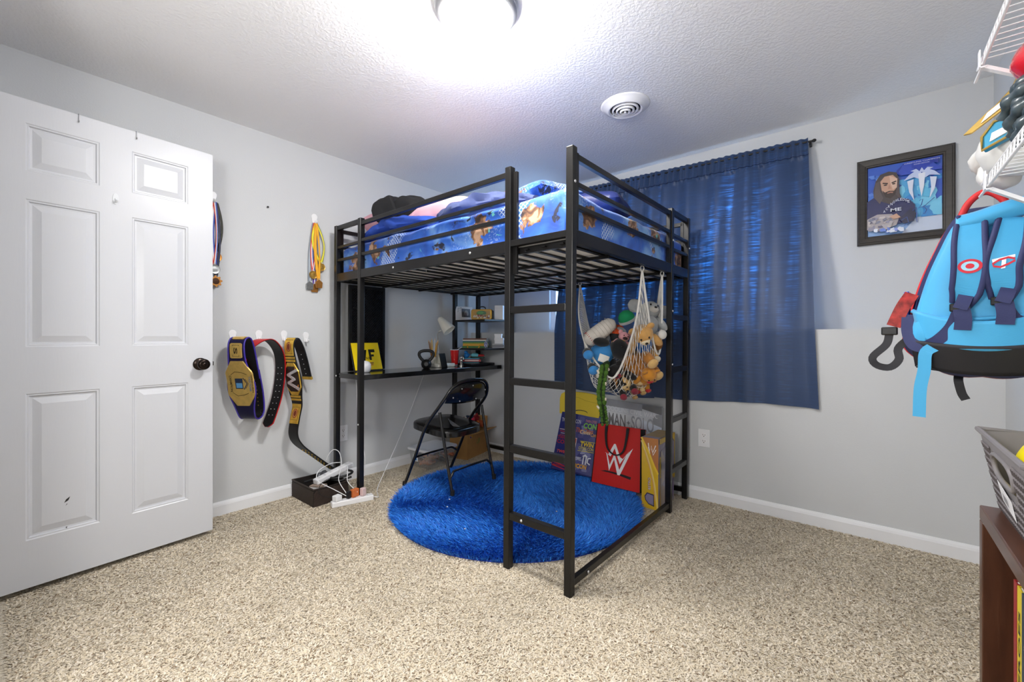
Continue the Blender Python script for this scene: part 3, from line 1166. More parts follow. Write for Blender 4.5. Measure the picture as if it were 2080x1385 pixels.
def curtain(name, xt0, xt1, xb0, xb1, zb, label, seed, gather):
    ct = thing(name, label, 'curtain', (0, 0, 0), 0, 'navy window curtains')
    NU, NV = 130, 90

    def ztop(x):
        return 2.335 - 0.028 * (x - 1.0)

    def fn(a, b_):
        x = (xt0 + (xt1 - xt0) * a) * (1 - b_) + (xb0 + (xb1 - xb0) * a) * b_
        zt = ztop(x)
        z = zt + (zb - zt) * b_ + (0.012 * math.sin(a * 5 + seed) if b_ > 0.98 else 0)
        yt, yl = 0.195, -0.016
        t = min(1.0, (zt - z) / (zt - LEDGE_Z))
        y = yt + (yl - yt) * t
        fold = math.sin(a * 2 * PI * gather + seed + 0.8 * mnoise.noise(Vector((a * 6, 0, seed))))
        amp = 0.015 * (1 - t) + 0.006 * t
        if b_ < 0.07:
            amp = 0.008
            fold = math.sin(a * 2 * PI * gather * 4.2 + seed) + 0.4 * math.sin(a * 60)
        w = mnoise.noise(Vector((x * 4, z * 3, seed)))
        y += amp * fold + 0.004 * w
        if t >= 1.0:
            y = min(y, -0.004)
            if xb0 < 2.1 and x < 2.12:
                y = max(y, -0.027)
        return (x, y, z)
    obj('cloth_panel', MB().grid(fn, NU, NV), M_CURT, ct, smooth=True)

    def seam(a, b_=0.066):
        p = fn(a, b_)
        return (p[0], p[1] - 0.004, p[2])
    obj('rod_pocket_seam', MB().tube([seam(k / 90) for k in range(91)], 0.0018, 5), mat('navy_thread', (20, 34, 74), rough=0.8), ct)
    return ct


curtain('curtain', 0.985, 1.828, 0.990, 1.836, 0.645, 'left navy curtain panel hanging behind the bed ladder', 1.0, 5)
curtain('curtain', 1.822, 2.712, 1.830, 2.782, 0.660, 'right navy curtain panel with its free edge beside the framed poster', 4.0, 5)
rod = thing('curtain_rod', 'thin dark curtain rod along the top of the navy curtains', 'curtain rod', (0, 0, 0))
obj('rod', MB().tube([(0.965, 0.195, 2.310), (2.735, 0.195, 2.262)], 0.006, 10), M_BLACK, rod, smooth=True)
obj('finial', MB().ell((2.742, 0.195, 2.262), (0.012, 0.010, 0.010)), M_BLACK, rod, smooth=True)
for x in (0.985, 2.722):
    obj('bracket', MB().bar((x, 0.195, 2.30 - 0.027 * (x - .97)), (x, 0.246, 2.30 - 0.027 * (x - .97)), 0.012, 0.02), M_BLACK, rod)

# ------------------------------------------------------------------ round shaggy rug
def rug():
    cx, cy, R = 1.22, -0.80, 0.79
    t = thing('round_rug', 'round royal blue shaggy rug under the loft bed', 'rug', (cx, cy, 0))
    obj('backing', MB().lathe([(0, 0.001), (R - 0.012, 0.001), (R - 0.006, 0.004), (R - 0.008, 0.009), (0, 0.010)], 96), mat('rug_backing', (16, 52, 140), rough=0.9), t)
    N = 60000
    rng = np.random.default_rng(3)
    r = R * np.sqrt(rng.random(N)) * 0.995
    a = rng.random(N) * 2 * np.pi
    bx, by = r * np.cos(a), r * np.sin(a)
    # lay direction from smooth swirls
    ang = 2.2 * np.sin(bx * 3.1 + 1.3 * np.sin(by * 4.0)) + 1.7 * np.cos(by * 3.7 - bx * 2.0) + rng.normal(0, 0.5, N)
    edge = np.clip((r - R * 0.9) / (R * 0.1), 0, 1)
    lean = 0.020 + 0.012 * rng.random(N)
    dx = np.cos(ang) * (1 - edge) + np.cos(a) * edge
    dy = np.sin(ang) * (1 - edge) + np.sin(a) * edge
    h = 0.020 + 0.014 * rng.random(N)
    w = 0.0022 + 0.0012 * rng.random(N)
    wa = ang + np.pi / 2 + rng.normal(0, 0.7, N)
    wx, wy = np.cos(wa) * w, np.sin(wa) * w
    v = np.zeros((N, 5, 3))
    v[:, 0] = np.stack([bx - wx, by - wy, np.full(N, 0.008)], 1)
    v[:, 1] = np.stack([bx + wx, by + wy, np.full(N, 0.008)], 1)
    mx_, my_ = bx + dx * lean * 0.4, by + dy * lean * 0.4
    v[:, 2] = np.stack([mx_ + wx * .9, my_ + wy * .9, 0.008 + h * 0.65], 1)
    v[:, 3] = np.stack([mx_ - wx * .9, my_ - wy * .9, 0.008 + h * 0.65], 1)
    v[:, 4] = np.stack([bx + dx * lean * 1.15, by + dy * lean * 1.15, 0.008 + h], 1)
    me = bpy.data.meshes.new('pile')
    base = np.arange(N)[:, None] * 5
    quads = (base + np.array([[0, 1, 2, 3]])).reshape(-1)
    tris = (base + np.array([[3, 2, 4]])).reshape(-1)
    me.vertices.add(N * 5)
    me.vertices.foreach_set('co', v.reshape(-1))
    me.loops.add(N * 7)
    me.loops.foreach_set('vertex_index', np.concatenate([quads, tris]))
    me.polygons.add(N * 2)
    me.polygons.foreach_set('loop_start', np.concatenate([np.arange(N) * 4, N * 4 + np.arange(N) * 3]))
    me.update(calc_edges=True)
    m = bpy.data.materials.new('blue_shag')
    m.use_nodes = True
    nt = m.node_tree
    b = nt.nodes['Principled BSDF']
    b.inputs['Roughness'].default_value = 0.55
    b.inputs['Sheen Weight'].default_value = 0.3
    b.inputs['Sheen Tint'].default_value = lin((90, 150, 255))
    g = nt.nodes.new('ShaderNodeNewGeometry')
    rp = nt.nodes.new('ShaderNodeValToRGB')
    rp.color_ramp.elements[0].color = lin((5, 84, 196))
    rp.color_ramp.elements[1].color = lin((56, 156, 255))
    nt.links.new(g.outputs['Random Per Island'], rp.inputs[0])
    nt.links.new(rp.outputs[0], b.inputs['Base Color'])
    me.materials.append(m)
    o = bpy.data.objects.new('pile', me)
    COL.objects.link(o)
    o.parent = t
    o['kind'] = 'stuff'
    for (lx, ly) in ((-0.28, -0.33), (0.35, -0.05), (0.1, -0.56), (-0.2, -0.42)):
        obj('lint', MB().box((lx, ly, 0.036), (lx + 0.008, ly + 0.005, 0.039)), M_WPL, t)
    return t


rug()

# ------------------------------------------------------------------ black folding chair (faces the desk, -x)
def folding_chair():
    t = thing('folding_chair', 'black metal folding chair standing on the rug edge at the desk', 'chair', (0.66, -0.865, 0.0), 0.04)
    M_CH = mat('black_gloss_enamel', (20, 20, 22), rough=0.18, spec=0.6, coat=0.3)
    M_VINYL = mat('black_vinyl', (18, 18, 19), rough=0.22, coat=0.4, bump=0.05, bscale=120)
    hw = 0.225
    # inverted-U main frame: front feet -> up past the seat -> backrest bow
    for sgn in (-1, 1):
        pass
    zt = 0.775
    left = [(-0.235, -hw, 0.012), (-0.12, -hw, 0.235), (-0.005, -hw, 0.46), (0.12, -hw, 0.60), (0.165, -hw + 0.012, 0.66)]
    top = [(0.195, -hw + 0.045, 0.725), (0.212, -hw + 0.11, 0.765), (0.218, 0, zt), (0.212, hw - 0.11, 0.765), (0.195, hw - 0.045, 0.725)]
    right = [(x, -y, z) for x, y, z in reversed(left)]
    obj('main_frame', MB().tube(spline(left + top + right, 70), 0.0115, 10), M_CH, t, smooth=True)
    for s in (-1, 1):
        obj('rear_leg', MB().tube([(0.115, s * (hw - 0.014), 0.565), (0.145, s * (hw - 0.014), 0.42), (0.235, s * (hw - 0.014), 0.036)], 0.0105, 10), M_CH, t, smooth=True)
        obj('foot_cap', MB().lathe([(0.0, 0.0), (0.014, 0.0), (0.0145, 0.02), (0.0125, 0.034), (0, 0.034)], 14, (-0.238, s * hw, 0.0)), mat('black_rubber', (16, 16, 16), rough=0.7), t, smooth=True)
        obj('foot_cap', MB().lathe([(0.0, 0.0), (0.014, 0.0), (0.0145, 0.02), (0.0125, 0.034), (0, 0.034)], 14, (0.236, s * (hw - 0.014), 0.034)), mat('black_rubber', (16, 16, 16), rough=0.7), t, smooth=True)
    # stretchers with bent ends
    obj('stretcher', MB().tube(spline([(-0.150, -hw, 0.175), (-0.165, -hw + 0.03, 0.20), (-0.168, -hw + 0.08, 0.212), (-0.168, hw - 0.08, 0.212), (-0.165, hw - 0.03, 0.20), (-0.150, hw, 0.175)], 40), 0.008, 8), M_CH, t, smooth=True)
    obj('stretcher', MB().tube(spline([(0.212, -hw + .014, 0.135), (0.206, -hw + 0.05, 0.17), (0.204, -hw + 0.09, 0.178), (0.204, hw - 0.09, 0.178), (0.206, hw - 0.05, 0.17), (0.212, hw - .014, 0.135)], 40), 0.008, 8), M_CH, t, smooth=True)
    # backrest panel following the bow
    bo = spline([(0.158, -hw + 0.022, 0.635), (0.186, -hw + 0.05, 0.712), (0.206, -hw + 0.115, 0.752), (0.213, 0, 0.764), (0.206, hw - 0.115, 0.752), (0.186, hw - 0.05, 0.712), (0.158, hw - 0.022, 0.635)], 40)
    lo = spline([(0.150, -hw + 0.024, 0.628), (0.162, -0.1, 0.615), (0.166, 0, 0.612), (0.162, 0.1, 0.615), (0.150, hw - 0.024, 0.628)], 40)

    def back(a, b_):
        i = a * 39
        k = int(min(i, 38))
        f = i - k
        p = bo[k] * (1 - f) + bo[k + 1] * f
        q = lo[k] * (1 - f) + lo[k + 1] * f
        r = q * (1 - b_) + p * b_
        r[0] += 0.018 * math.sin(PI * a) * math.sin(PI * b_)
        return r
    obj('backrest', MB().grid(back, 39, 10), M_CH, t, smooth=True, solid=0.003)
    for y, z in ((-0.165, 0.665), (0, 0.735), (0.15, 0.69), (0.06, 0.635), (-0.10, 0.635), (-0.1, 0.72)):
        x = 0.192 + (z - 0.63) * 0.25 - abs(y) * 0.06
        obj('rivet', MB().ell((x + 0.006, y, z), (0.004, 0.005, 0.005)), M_BOLT, t, smooth=True)
    # padded seat
    seat = MB()
    sp = []
    for k in range(48):
        a = 2 * PI * k / 48
        ca, sa = math.cos(a), math.sin(a)
        x = math.copysign(abs(ca) ** 0.55, ca) * 0.205
        y = math.copysign(abs(sa) ** 0.55, sa) * (0.205 - 0.012 * ca)
        sp.append((x - 0.03, y))
    fr = lambda x, y, h: Vector((x, y, 0.405 + h - (x + 0.03) * 0.10))
    n = 48
    rings = [(1.0, 0.0), (1.0, 0.030), (0.985, 0.040), (0.94, 0.046), (0.6, 0.044), (0.25, 0.041)]
    vs_ = []
    for s, h in rings:
        vs_ += [fr((x + 0.03) * s - 0.03, y * s, h) for x, y in sp]
    fs = [tuple(range(n - 1, -1, -1))]
    for i in range(len(rings) - 1):
        for k in range(n):
            l = (k + 1) % n
            fs.append((i * n + k, i * n + l, i * n + n + l, i * n + n + k))
    fs.append(tuple((len(rings) - 1) * n + k for k in range(n)))
    seat.add(vs_, fs)
    so = obj('seat', seat, M_VINYL, t, smooth=True)
    p = Print(lambda x, y, h=0: fr(x, y, 0.0462 + h))
    p.poly([(0.02, -0.02), (0.08, -0.05), (0.12, -0.02), (-0.10, 0.07)], '3c3c3e')
    obj('worn_tape', p, mat('clear_tape', (120, 120, 122), rough=0.12, spec=0.8), so)
    return t


folding_chair()


# ------------------------------------------------------------------ carpet pile
def carpet_pile():
    rng = np.random.default_rng(12)
    N = 430000
    x = rng.uniform(0.014, RX - 0.014, N)
    y = rng.uniform(-2.95, -0.014, N)
    # only the part of the room in front of the doorway line, denser nearby
    keep = (y > -2.75 + 0.5 * (x > 2.3) - 0.2 * (x < 1.2)) & ((x - 1.22) ** 2 + (y + 0.80) ** 2 > 0.755 ** 2)
    x, y = x[keep], y[keep]
    N = len(x)
    ang = 1.6 * np.sin(x * 2.1 + 0.8 * np.sin(y * 2.7)) + 1.2 * np.cos(y * 1.9 - x) + rng.normal(0, 2.6, N)
    lean = 0.008 + 0.006 * rng.random(N)
    h = 0.0022 + 0.0034 * rng.random(N)
    w = 0.0019 + 0.0011 * rng.random(N)
    dx, dy = np.cos(ang), np.sin(ang)
    wa = ang + np.pi / 2 + rng.normal(0, 0.5, N)
    wx, wy = np.cos(wa) * w, np.sin(wa) * w
    v = np.zeros((N, 5, 3))
    z0 = np.full(N, 0.0003)
    v[:, 0] = np.stack([x - wx, y - wy, z0], 1)
    v[:, 1] = np.stack([x + wx, y + wy, z0], 1)
    mx_, my_ = x + dx * lean * 0.5, y + dy * lean * 0.5
    v[:, 2] = np.stack([mx_ + wx, my_ + wy, h * 0.8], 1)
    v[:, 3] = np.stack([mx_ - wx, my_ - wy, h * 0.8], 1)
    v[:, 4] = np.stack([x + dx * lean * 1.2, y + dy * lean * 1.2, h], 1)
    me = bpy.data.meshes.new('carpet_pile')
    base = np.arange(N)[:, None] * 5
    me.vertices.add(N * 5)
    me.vertices.foreach_set('co', v.reshape(-1))
    me.loops.add(N * 7)
    me.loops.foreach_set('vertex_index', np.concatenate([(base + np.array([[0, 1, 2, 3]])).reshape(-1), (base + np.array([[3, 2, 4]])).reshape(-1)]))
    me.polygons.add(N * 2)
    me.polygons.foreach_set('loop_start', np.concatenate([np.arange(N) * 4, N * 4 + np.arange(N) * 3]))
    me.update(calc_edges=True)
    m = bpy.data.materials.new('carpet_yarn')
    m.use_nodes = True
    nt = m.node_tree
    b = nt.nodes['Principled BSDF']
    b.inputs['Roughness'].default_value = 0.9
    b.inputs['Specular IOR Level'].default_value = 0.15
    g = nt.nodes.new('ShaderNodeNewGeometry')
    rp = nt.nodes.new('ShaderNodeValToRGB')
    el = rp.color_ramp.elements
    el[0].position, el[0].color = 0.0, lin((126, 106, 86))
    el[1].position, el[1].color = 1.0, lin((232, 222, 206))
    for pos, c in ((0.06, (150, 131, 108)), (0.09, (208, 193, 167)), (0.5, (222, 209, 186))):
        k = el.new(pos)
        k.color = lin(c)
    nt.links.new(g.outputs['Random Per Island'], rp.inputs[0])
    tc = nt.nodes.new('ShaderNodeTexCoord')
    n3 = nt.nodes.new('ShaderNodeTexNoise')
    n3.inputs['Scale'].default_value = 2.4
    n3.inputs['Detail'].default_value = 3
    nt.links.new(tc.outputs['Object'], n3.inputs['Vector'])
    r3 = nt.nodes.new('ShaderNodeMapRange')
    r3.inputs['From Min'].default_value = 0.35
    r3.inputs['From Max'].default_value = 0.65
    r3.inputs['To Min'].default_value = 0.90
    r3.inputs['To Max'].default_value = 1.04
    nt.links.new(n3.outputs[0], r3.inputs[0])
    sc = nt.nodes.new('ShaderNodeVectorMath')
    sc.operation = 'SCALE'
    nt.links.new(rp.outputs[0], sc.inputs[0])
    nt.links.new(r3.outputs[0], sc.inputs['Scale'])
    nt.links.new(sc.outputs[0], b.inputs['Base Color'])
    me.materials.append(m)
    o = bpy.data.objects.new('carpet_pile', me)
    COL.objects.link(o)
    o.parent = bpy.data.objects['floor']
    o['kind'] = 'stuff'


carpet_pile()

# ================================================================== LEFT WALL
M_HOOK = mat('hook_white', (238, 238, 240), rough=0.35)


def wall_hook(y, z, label):
    t = thing('wall_hook', label, 'hook', (0, y, z), 0, 'white adhesive wall hooks')
    fr = frame((0, 0, 0), (0, 1, 0), (0, 0, 1), (1, 0, 0))
    pl = [(0.026 * math.cos(a), 0.022 * math.sin(a)) for a in [PI * k / 14 - 0.35 for k in range(15)]]
    pl = [(0.021 * math.cos(a), 0.012 + 0.021 * math.sin(a)) for a in [-0.4 + (PI + 0.8) * k / 18 for k in range(19)]] + [(-0.011, -0.035), (0.011, -0.035)]
    obj('backplate', MB().prism(pl, fr, 0.0003, 0.005), M_HOOK, t, bevel=0.0015)
    hk = MB()
    pts = [(0, -0.012, 0.005), (0, -0.03, 0.012), (0, -0.036, 0.026), (0, -0.030, 0.038), (0, -0.020, 0.042)]
    hk.tube(spline([fr(*p) for p in pts], 16), 0.0055, 8)
    obj('hook', hk, M_HOOK, t, smooth=True)
    return t


wall_hook(-2.052, 1.083, 'white adhesive hook holding the blue and gold belt')
wall_hook(-1.905, 1.083, 'white adhesive hook holding the red belt')
wall_hook(-1.752, 1.083, 'white adhesive hook holding the black belt with gold plates')
wall_hook(-1.607, 1.073, 'empty white adhesive hook at the right end of the belts')


class Strap:
    """belt following an (l,z) profile in a vertical plane turned by phi from the wall; mapped by (arc, across, height)"""

    def __init__(self, pts, hook, phi, out=None, n=120):
        self.p = spline(pts, n)
        d = np.linalg.norm(np.diff(self.p, axis=0), axis=1)
        self.s = np.concatenate([[0], np.cumsum(d)])
        self.L = self.s[-1]
        self.hook = hook
        self.c, self.sn = math.cos(phi), math.sin(phi)
        self.out = out or (lambda s: 0.0)

    def at(self, s, w, h):
        s = min(max(s, 0), self.L)
        y, z = np.interp(s, self.s, self.p[:, 0]), np.interp(s, self.s, self.p[:, 1])
        e_ = 0.012
        a, b_ = max(s - e_, 0), min(s + e_, self.L)
        ty = np.interp(b_, self.s, self.p[:, 0]) - np.interp(a, self.s, self.p[:, 0])
        tz = np.interp(b_, self.s, self.p[:, 1]) - np.interp(a, self.s, self.p[:, 1])
        l = math.hypot(ty, tz) + 1e-9
        ny, nz = tz / l, -ty / l
        ll = y + ny * h
        return Vector((self.hook[0] + w * self.c - ll * self.sn + self.out(s), self.hook[1] + w * self.sn + ll * self.c, z + nz * h))

    def ribbon(self, width, h0, h1, n=110, s0=0.0, s1=None):
        """closed band; width(s) -> half width"""
        s1 = self.L if s1 is None else s1
        mb = MB()
        vs_ = []
        for k in range(n + 1):
            s = s0 + (s1 - s0) * k / n
            w = width(s)
            vs_ += [self.at(s, -w, h0), self.at(s, w, h0), self.at(s, w, h1), self.at(s, -w, h1)]
        fs = [(0, 1, 2, 3), tuple(4 * n + q for q in (3, 2, 1, 0))]
        for k in range(n):
            for q in range(4):
                r = (q + 1) % 4
                fs.append((4 * k + q, 4 * k + r, 4 * k + 4 + r, 4 * k + 4 + q))
        mb.add(vs_, fs)
        return mb

    def plate(self, s0, s1, outline, h0, h1, n=16):
        """raised plate between arc s0..s1 with half-width outline(t), t in 0..1"""
        mb = MB()
        vs_ = []
        for k in range(n + 1):
            t = k / n
            s = s0 + (s1 - s0) * t
            w = outline(t)
            vs_ += [self.at(s, -w, h0), self.at(s, w, h0), self.at(s, w * 0.96, h1), self.at(s, -w * 0.96, h1)]
        fs = [(0, 1, 2, 3), tuple(4 * n + q for q in (3, 2, 1, 0))]
        for k in range(n):
            for q in range(4):
                r = (q + 1) % 4
                fs.append((4 * k + q, 4 * k + r, 4 * k + 4 + r, 4 * k + 4 + q))
        mb.add(vs_, fs)
        return mb


M_GOLD = mat('gold_plate', (226, 190, 108), rough=0.36, metal=0.55, var=0.12, vscale=40, bump=0.25, bscale=70)
M_LEATHB = mat('black_belt_leather', (22, 21, 22), rough=0.4, bump=0.1, bscale=120)
M_LEATHV = mat('deep_blue_belt_leather', (26, 23, 58), rough=0.35, bump=0.08, bscale=120)
M_RED = mat('red_belt_leather', (186, 28, 34), rough=0.35, bump=0.08, bscale=120)

# ---- belt with blue edge: hangs as a closed loop over its hook, plates facing out and to the left
B1 = [(0.094, 0.815), (0.037, 1.019), (-0.001, 1.066), (-0.037, 1.035), (-0.033, 0.94), (-0.001, 0.815), (0.02, 0.695), (0.062, 0.581), (0.128, 0.599), (0.124, 0.717), (0.084, 0.870)]
b1 = thing('title_belt', 'blue-edged wrestling title belt with gold plates, looped on the leftmost hook', 'belt', (0, 0, 0))
s1 = Strap(B1, (0.13, -2.045), 0.61)


def b1w(s):
    t = s / s1.L
    return 0.046 + 0.038 * math.exp(-((t - 0.52) / 0.10) ** 2)


obj('strap', s1.ribbon(b1w, -0.004, 0.0005), M_LEATHB, b1, smooth=True)
obj('strap_face', s1.ribbon(lambda s: b1w(s) + 0.004, 0.0007, 0.0045), M_LEATHV, b1, smooth=True)
L1 = s1.L
for sd_ in (-1, 1):
    obj('edge_piping', MB().tube([s1.at(L1 * k / 110, sd_ * (b1w(L1 * k / 110) + 0.003), 0.003) for k in range(111)], 0.0045, 7), mat('purple_piping', (58, 42, 150), rough=0.35), b1, smooth=True)


def hexo(a):
    return lambda t: a * min(1.0, 0.45 + 2.2 * min(t, 1 - t))


for (a, b_, w) in ((0.195, 0.265, 0.036), (0.285, 0.36, 0.037)):
    p = obj('side_plate', s1.plate(a * L1, b_ * L1, lambda t, w=w: w * min(1, 0.8 + 4 * min(t, 1 - t)), 0.0046, 0.009), M_GOLD, b1, smooth=False)
    q = Print(lambda x, y, h, a=a, b_=b_: s1.at((a + b_) / 2 * L1 + x, y, 0.0092 + h))
    q.line([(-0.032, -0.02), (0.032, -0.02), (0.032, 0.02), (-0.032, 0.02), (-0.032, -0.02)], 0.003, '5a4420')
    q.text('W' if a < 0.2 else 'S', -0.018, -0.012, 0.036, 0.024, '3a2c18', 0.03)
    obj('relief', q, print_mat('gold_ink', 0.4), p)
mp_ = obj('main_plate', s1.plate(0.375 * L1, 0.615 * L1, hexo(0.086), 0.0046, 0.011, 22), M_GOLD, b1)
q = Print(lambda x, y, h: s1.at(0.495 * L1 + x, y, 0.0113 + h))
q.rect(-0.032, -0.03, 0.032, 0.018, '1e2a44').rect(-0.027, -0.025, 0.027, 0.013, '5a94c4').rect(-0.018, -0.016, 0.018, 0.006, '1c2230')
q.line([(-0.036, 0.022), (0.0, 0.044), (0.036, 0.022)], 0.006, '40404a').line([(-0.03, 0.034), (0.0, 0.052), (0.03, 0.034)], 0.003, '3a3020')
q.text('TAG TEAM', -0.045, 0.056, 0.09, 0.014, '6b7c90', 0.02).text('WRESTLING', -0.055, 0.073, 0.11, 0.010, '4a3a1e', 0.02)
for sx in (-1, 1):
    q.line([(sx * 0.055, -0.05), (sx * 0.075, -0.02), (sx * 0.07, 0.02), (sx * 0.058, 0.05)], 0.003, '5a4420')
q.text('CHAMPION', -0.05, -0.062, 0.10, 0.014, '4a3a1e', 0.02)
obj('relief', q, print_mat('gold_ink', 0.4), mp_)
bk = MB()
for k in range(3):
    c = s1.at(0.72 * L1, 0.03 - 0.02 * k, -0.006)
    bk.tube([c + Vector((0, 0.0, -0.006)), c + Vector((0, 0.012, -0.014)), c + Vector((0, 0.016, 0.004))], 0.0018, 6)
obj('buckle', MB().tube([s1.at(0.745 * L1, 0.05, -0.004), s1.at(0.745 * L1, 0.05, -0.03), s1.at(0.775 * L1, 0.05, -0.03), s1.at(0.775 * L1, 0.05, -0.004)], 0.002, 6), M_BLACK, b1)
for side, rng_ in ((-0.025, (0.78, 0.97)), (0.015, (0.80, 0.97))):
    for k in range(9):
        s = (rng_[0] + (rng_[1] - rng_[0]) * k / 8) * L1
        M_ = MB()
        M_.ell(s1.at(s, side, -0.0045), (0.0035, 0.0035, 0.0035), nu=8, nv=5)
        obj('stud', M_, mat('brass_stud', (150, 118, 60), rough=0.35, metal=0.8), b1, smooth=True)

# ---- red belt: arch over the second hook, tail hanging free
B2 = [(0.004, 0.509), (0.045, 0.582), (0.096, 0.702), (0.123, 0.86), (0.105, 0.974), (0.033, 1.048), (-0.048, 1.049), (-0.117, 0.99), (-0.143, 0.894), (-0.150, 0.80)]
b2 = thing('title_belt', 'red belt strap with black studded lining arching over the second hook', 'belt', (0, 0, 0))
s2 = Strap(B2, (0.105, -1.90), 0.5, lambda s: -0.115 * min(1.0, max(0.0, (s - 0.66) / 0.16)))
w2 = lambda s: 0.034 * min(1.0, 0.25 + s / 0.03)
obj('strap', s2.ribbon(w2, -0.004, 0.0), M_LEATHB, b2, smooth=True)
obj('strap_face', s2.ribbon(lambda s: w2(s) + 0.004, 0.0003, 0.0045), M_RED, b2, smooth=True)
for side in (-0.012, 0.014):
    for k in range(9):
        s = (0.08 + 0.32 * k / 8) * s2.L
        obj('stud', MB().ell(s2.at(s, side, -0.0045), (0.0028, 0.0028, 0.0028), nu=8, nv=5), M_BOLT, b2, smooth=True)

# ---- black belt with gold plates and a big W plate
B3 = [(0.136, 0.785), (0.103, 0.904), (0.067, 1.005), (0.023, 1.064), (-0.011, 1.022), (0.004, 0.894), (0.023, 0.796), (0.039, 0.697), (0.051, 0.614), (0.027, 0.537), (0.004, 0.444), (0.035, 0.373), (0.136, 0.283), (0.289, 0.153)]
b3 = thing('title_belt', 'black wrestling title belt with gold plates and silver W, trailing into the floor basket', 'belt', (0, 0, 0))
s3 = Strap(B3, (0.11, -1.752), 0.33, lambda s: 0.18 * max(0.0, s - 0.80))


def w3(s):
    t = s / s3.L
    return 0.038 + 0.026 * math.exp(-((t - 0.44) / 0.085) ** 2) - 0.012 * min(1, max(0, (t - 0.75) / 0.1))


L3 = s3.L
obj('strap', s3.ribbon(w3, -0.004, 0.004), M_LEATHB, b3, smooth=True)
M_GOLD2 = mat('bright_gold', (226, 184, 76), rough=0.3, metal=0.6, var=0.2, vscale=30, bump=0.3, bscale=60)
for (a, b_) in ((0.235, 0.318), (0.555, 0.65)):
    p = obj('side_plate', s3.plate(a * L3, b_ * L3, lambda t: 0.036, 0.0041, 0.009), M_GOLD2, b3)
    q = Print(lambda x, y, h, a=a, b_=b_: s3.at((a + b_) / 2 * L3 + x, y, 0.0092 + h))
    q.ellipse(0, 0, 0.030, 0.021, '8a3a22').ellipse(0, 0, 0.024, 0.016, 'b8864a').ellipse(0, 0, 0.019, 0.011, '6a2a1c')
    q.line([(-0.042, -0.030), (0.042, -0.030), (0.042, 0.030), (-0.042, 0.030), (-0.042, -0.030)], 0.003, '7a5420')
    obj('relief', q, print_mat('gold_ink', 0.4), p)
for c in (0.328, 0.342, 0.518, 0.533):
    obj('bar_plate', s3.plate((c - 0.005) * L3, (c + 0.005) * L3, lambda t: 0.042, 0.0041, 0.008, 3), M_GOLD2, b3)
mp3 = obj('main_plate', s3.plate(0.352 * L3, 0.510 * L3, hexo(0.062), 0.0041, 0.010, 20), M_GOLD2, b3)
q = Print(lambda x, y, h: s3.at(0.431 * L3 + x, y, 0.0103 + h))
q.poly([(-0.085, -0.03), (-0.05, -0.058), (0.05, -0.058), (0.085, -0.03), (0.085, 0.03), (0.05, 0.058), (-0.05, 0.058), (-0.085, 0.03)], '2a1c14')
q.line([(-0.075, 0.034), (0.0, 0.052), (0.075, 0.034)], 0.008, 'c87a34')
obj('enamel', q, print_mat('gold_ink', 0.4), mp3)


def wline(pts, w, fr, h0, h1):
    mb = MB()
    for i in range(len(pts) - 1):
        a, b_ = np.array(pts[i], float), np.array(pts[i + 1], float)
        d = (b_ - a) / np.linalg.norm(b_ - a)
        nn = np.array([-d[1], d[0]]) * w / 2
        a2, b2_ = a - d * w * 0.3, b_ + d * w * 0.3
        mb.prism([tuple(a2 - nn), tuple(b2_ - nn), tuple(b2_ + nn), tuple(a2 + nn)], fr, h0 + i * 0.0002, h1 + i * 0.0002)
    return mb


obj('letter', wline([(-0.062, 0.052), (0.02, 0.018), (-0.028, 0.0), (0.02, -0.02), (-0.02, -0.035), (0.062, -0.05)][0:0] or [(-0.062, 0.05), (-0.028, -0.03), (0.0, 0.02), (0.026, -0.034), (0.064, 0.046)], 0.017, lambda x, y, h: s3.at(0.431 * L3 + x, y, h), 0.011, 0.016), mat('silver_stones', (226, 222, 222), rough=0.25, metal=0.5, var=0.25, vscale=160), b3)
for side in (-0.013, 0.013):
    for k in range(9):
        s = (0.80 + 0.175 * k / 8) * L3
        obj('stud', MB().ell(s3.at(s, side, 0.0045), (0.005, 0.005, 0.005), nu=8, nv=5), mat('gold_stud', (196, 160, 60), rough=0.3, metal=0.8), b3, smooth=True)
for k in range(5):
    obj('stud', MB().ell(s3.at((0.03 + 0.025 * k) * L3, 0.0, -0.0045), (0.003, 0.003, 0.003), nu=8, nv=5), M_BOLT, b3, smooth=True)
obj('end_tip', s3.ribbon(lambda s: 0.041, -0.0055, 0.0055, 6, 0.0, 0.02), M_GOLD2, b3)


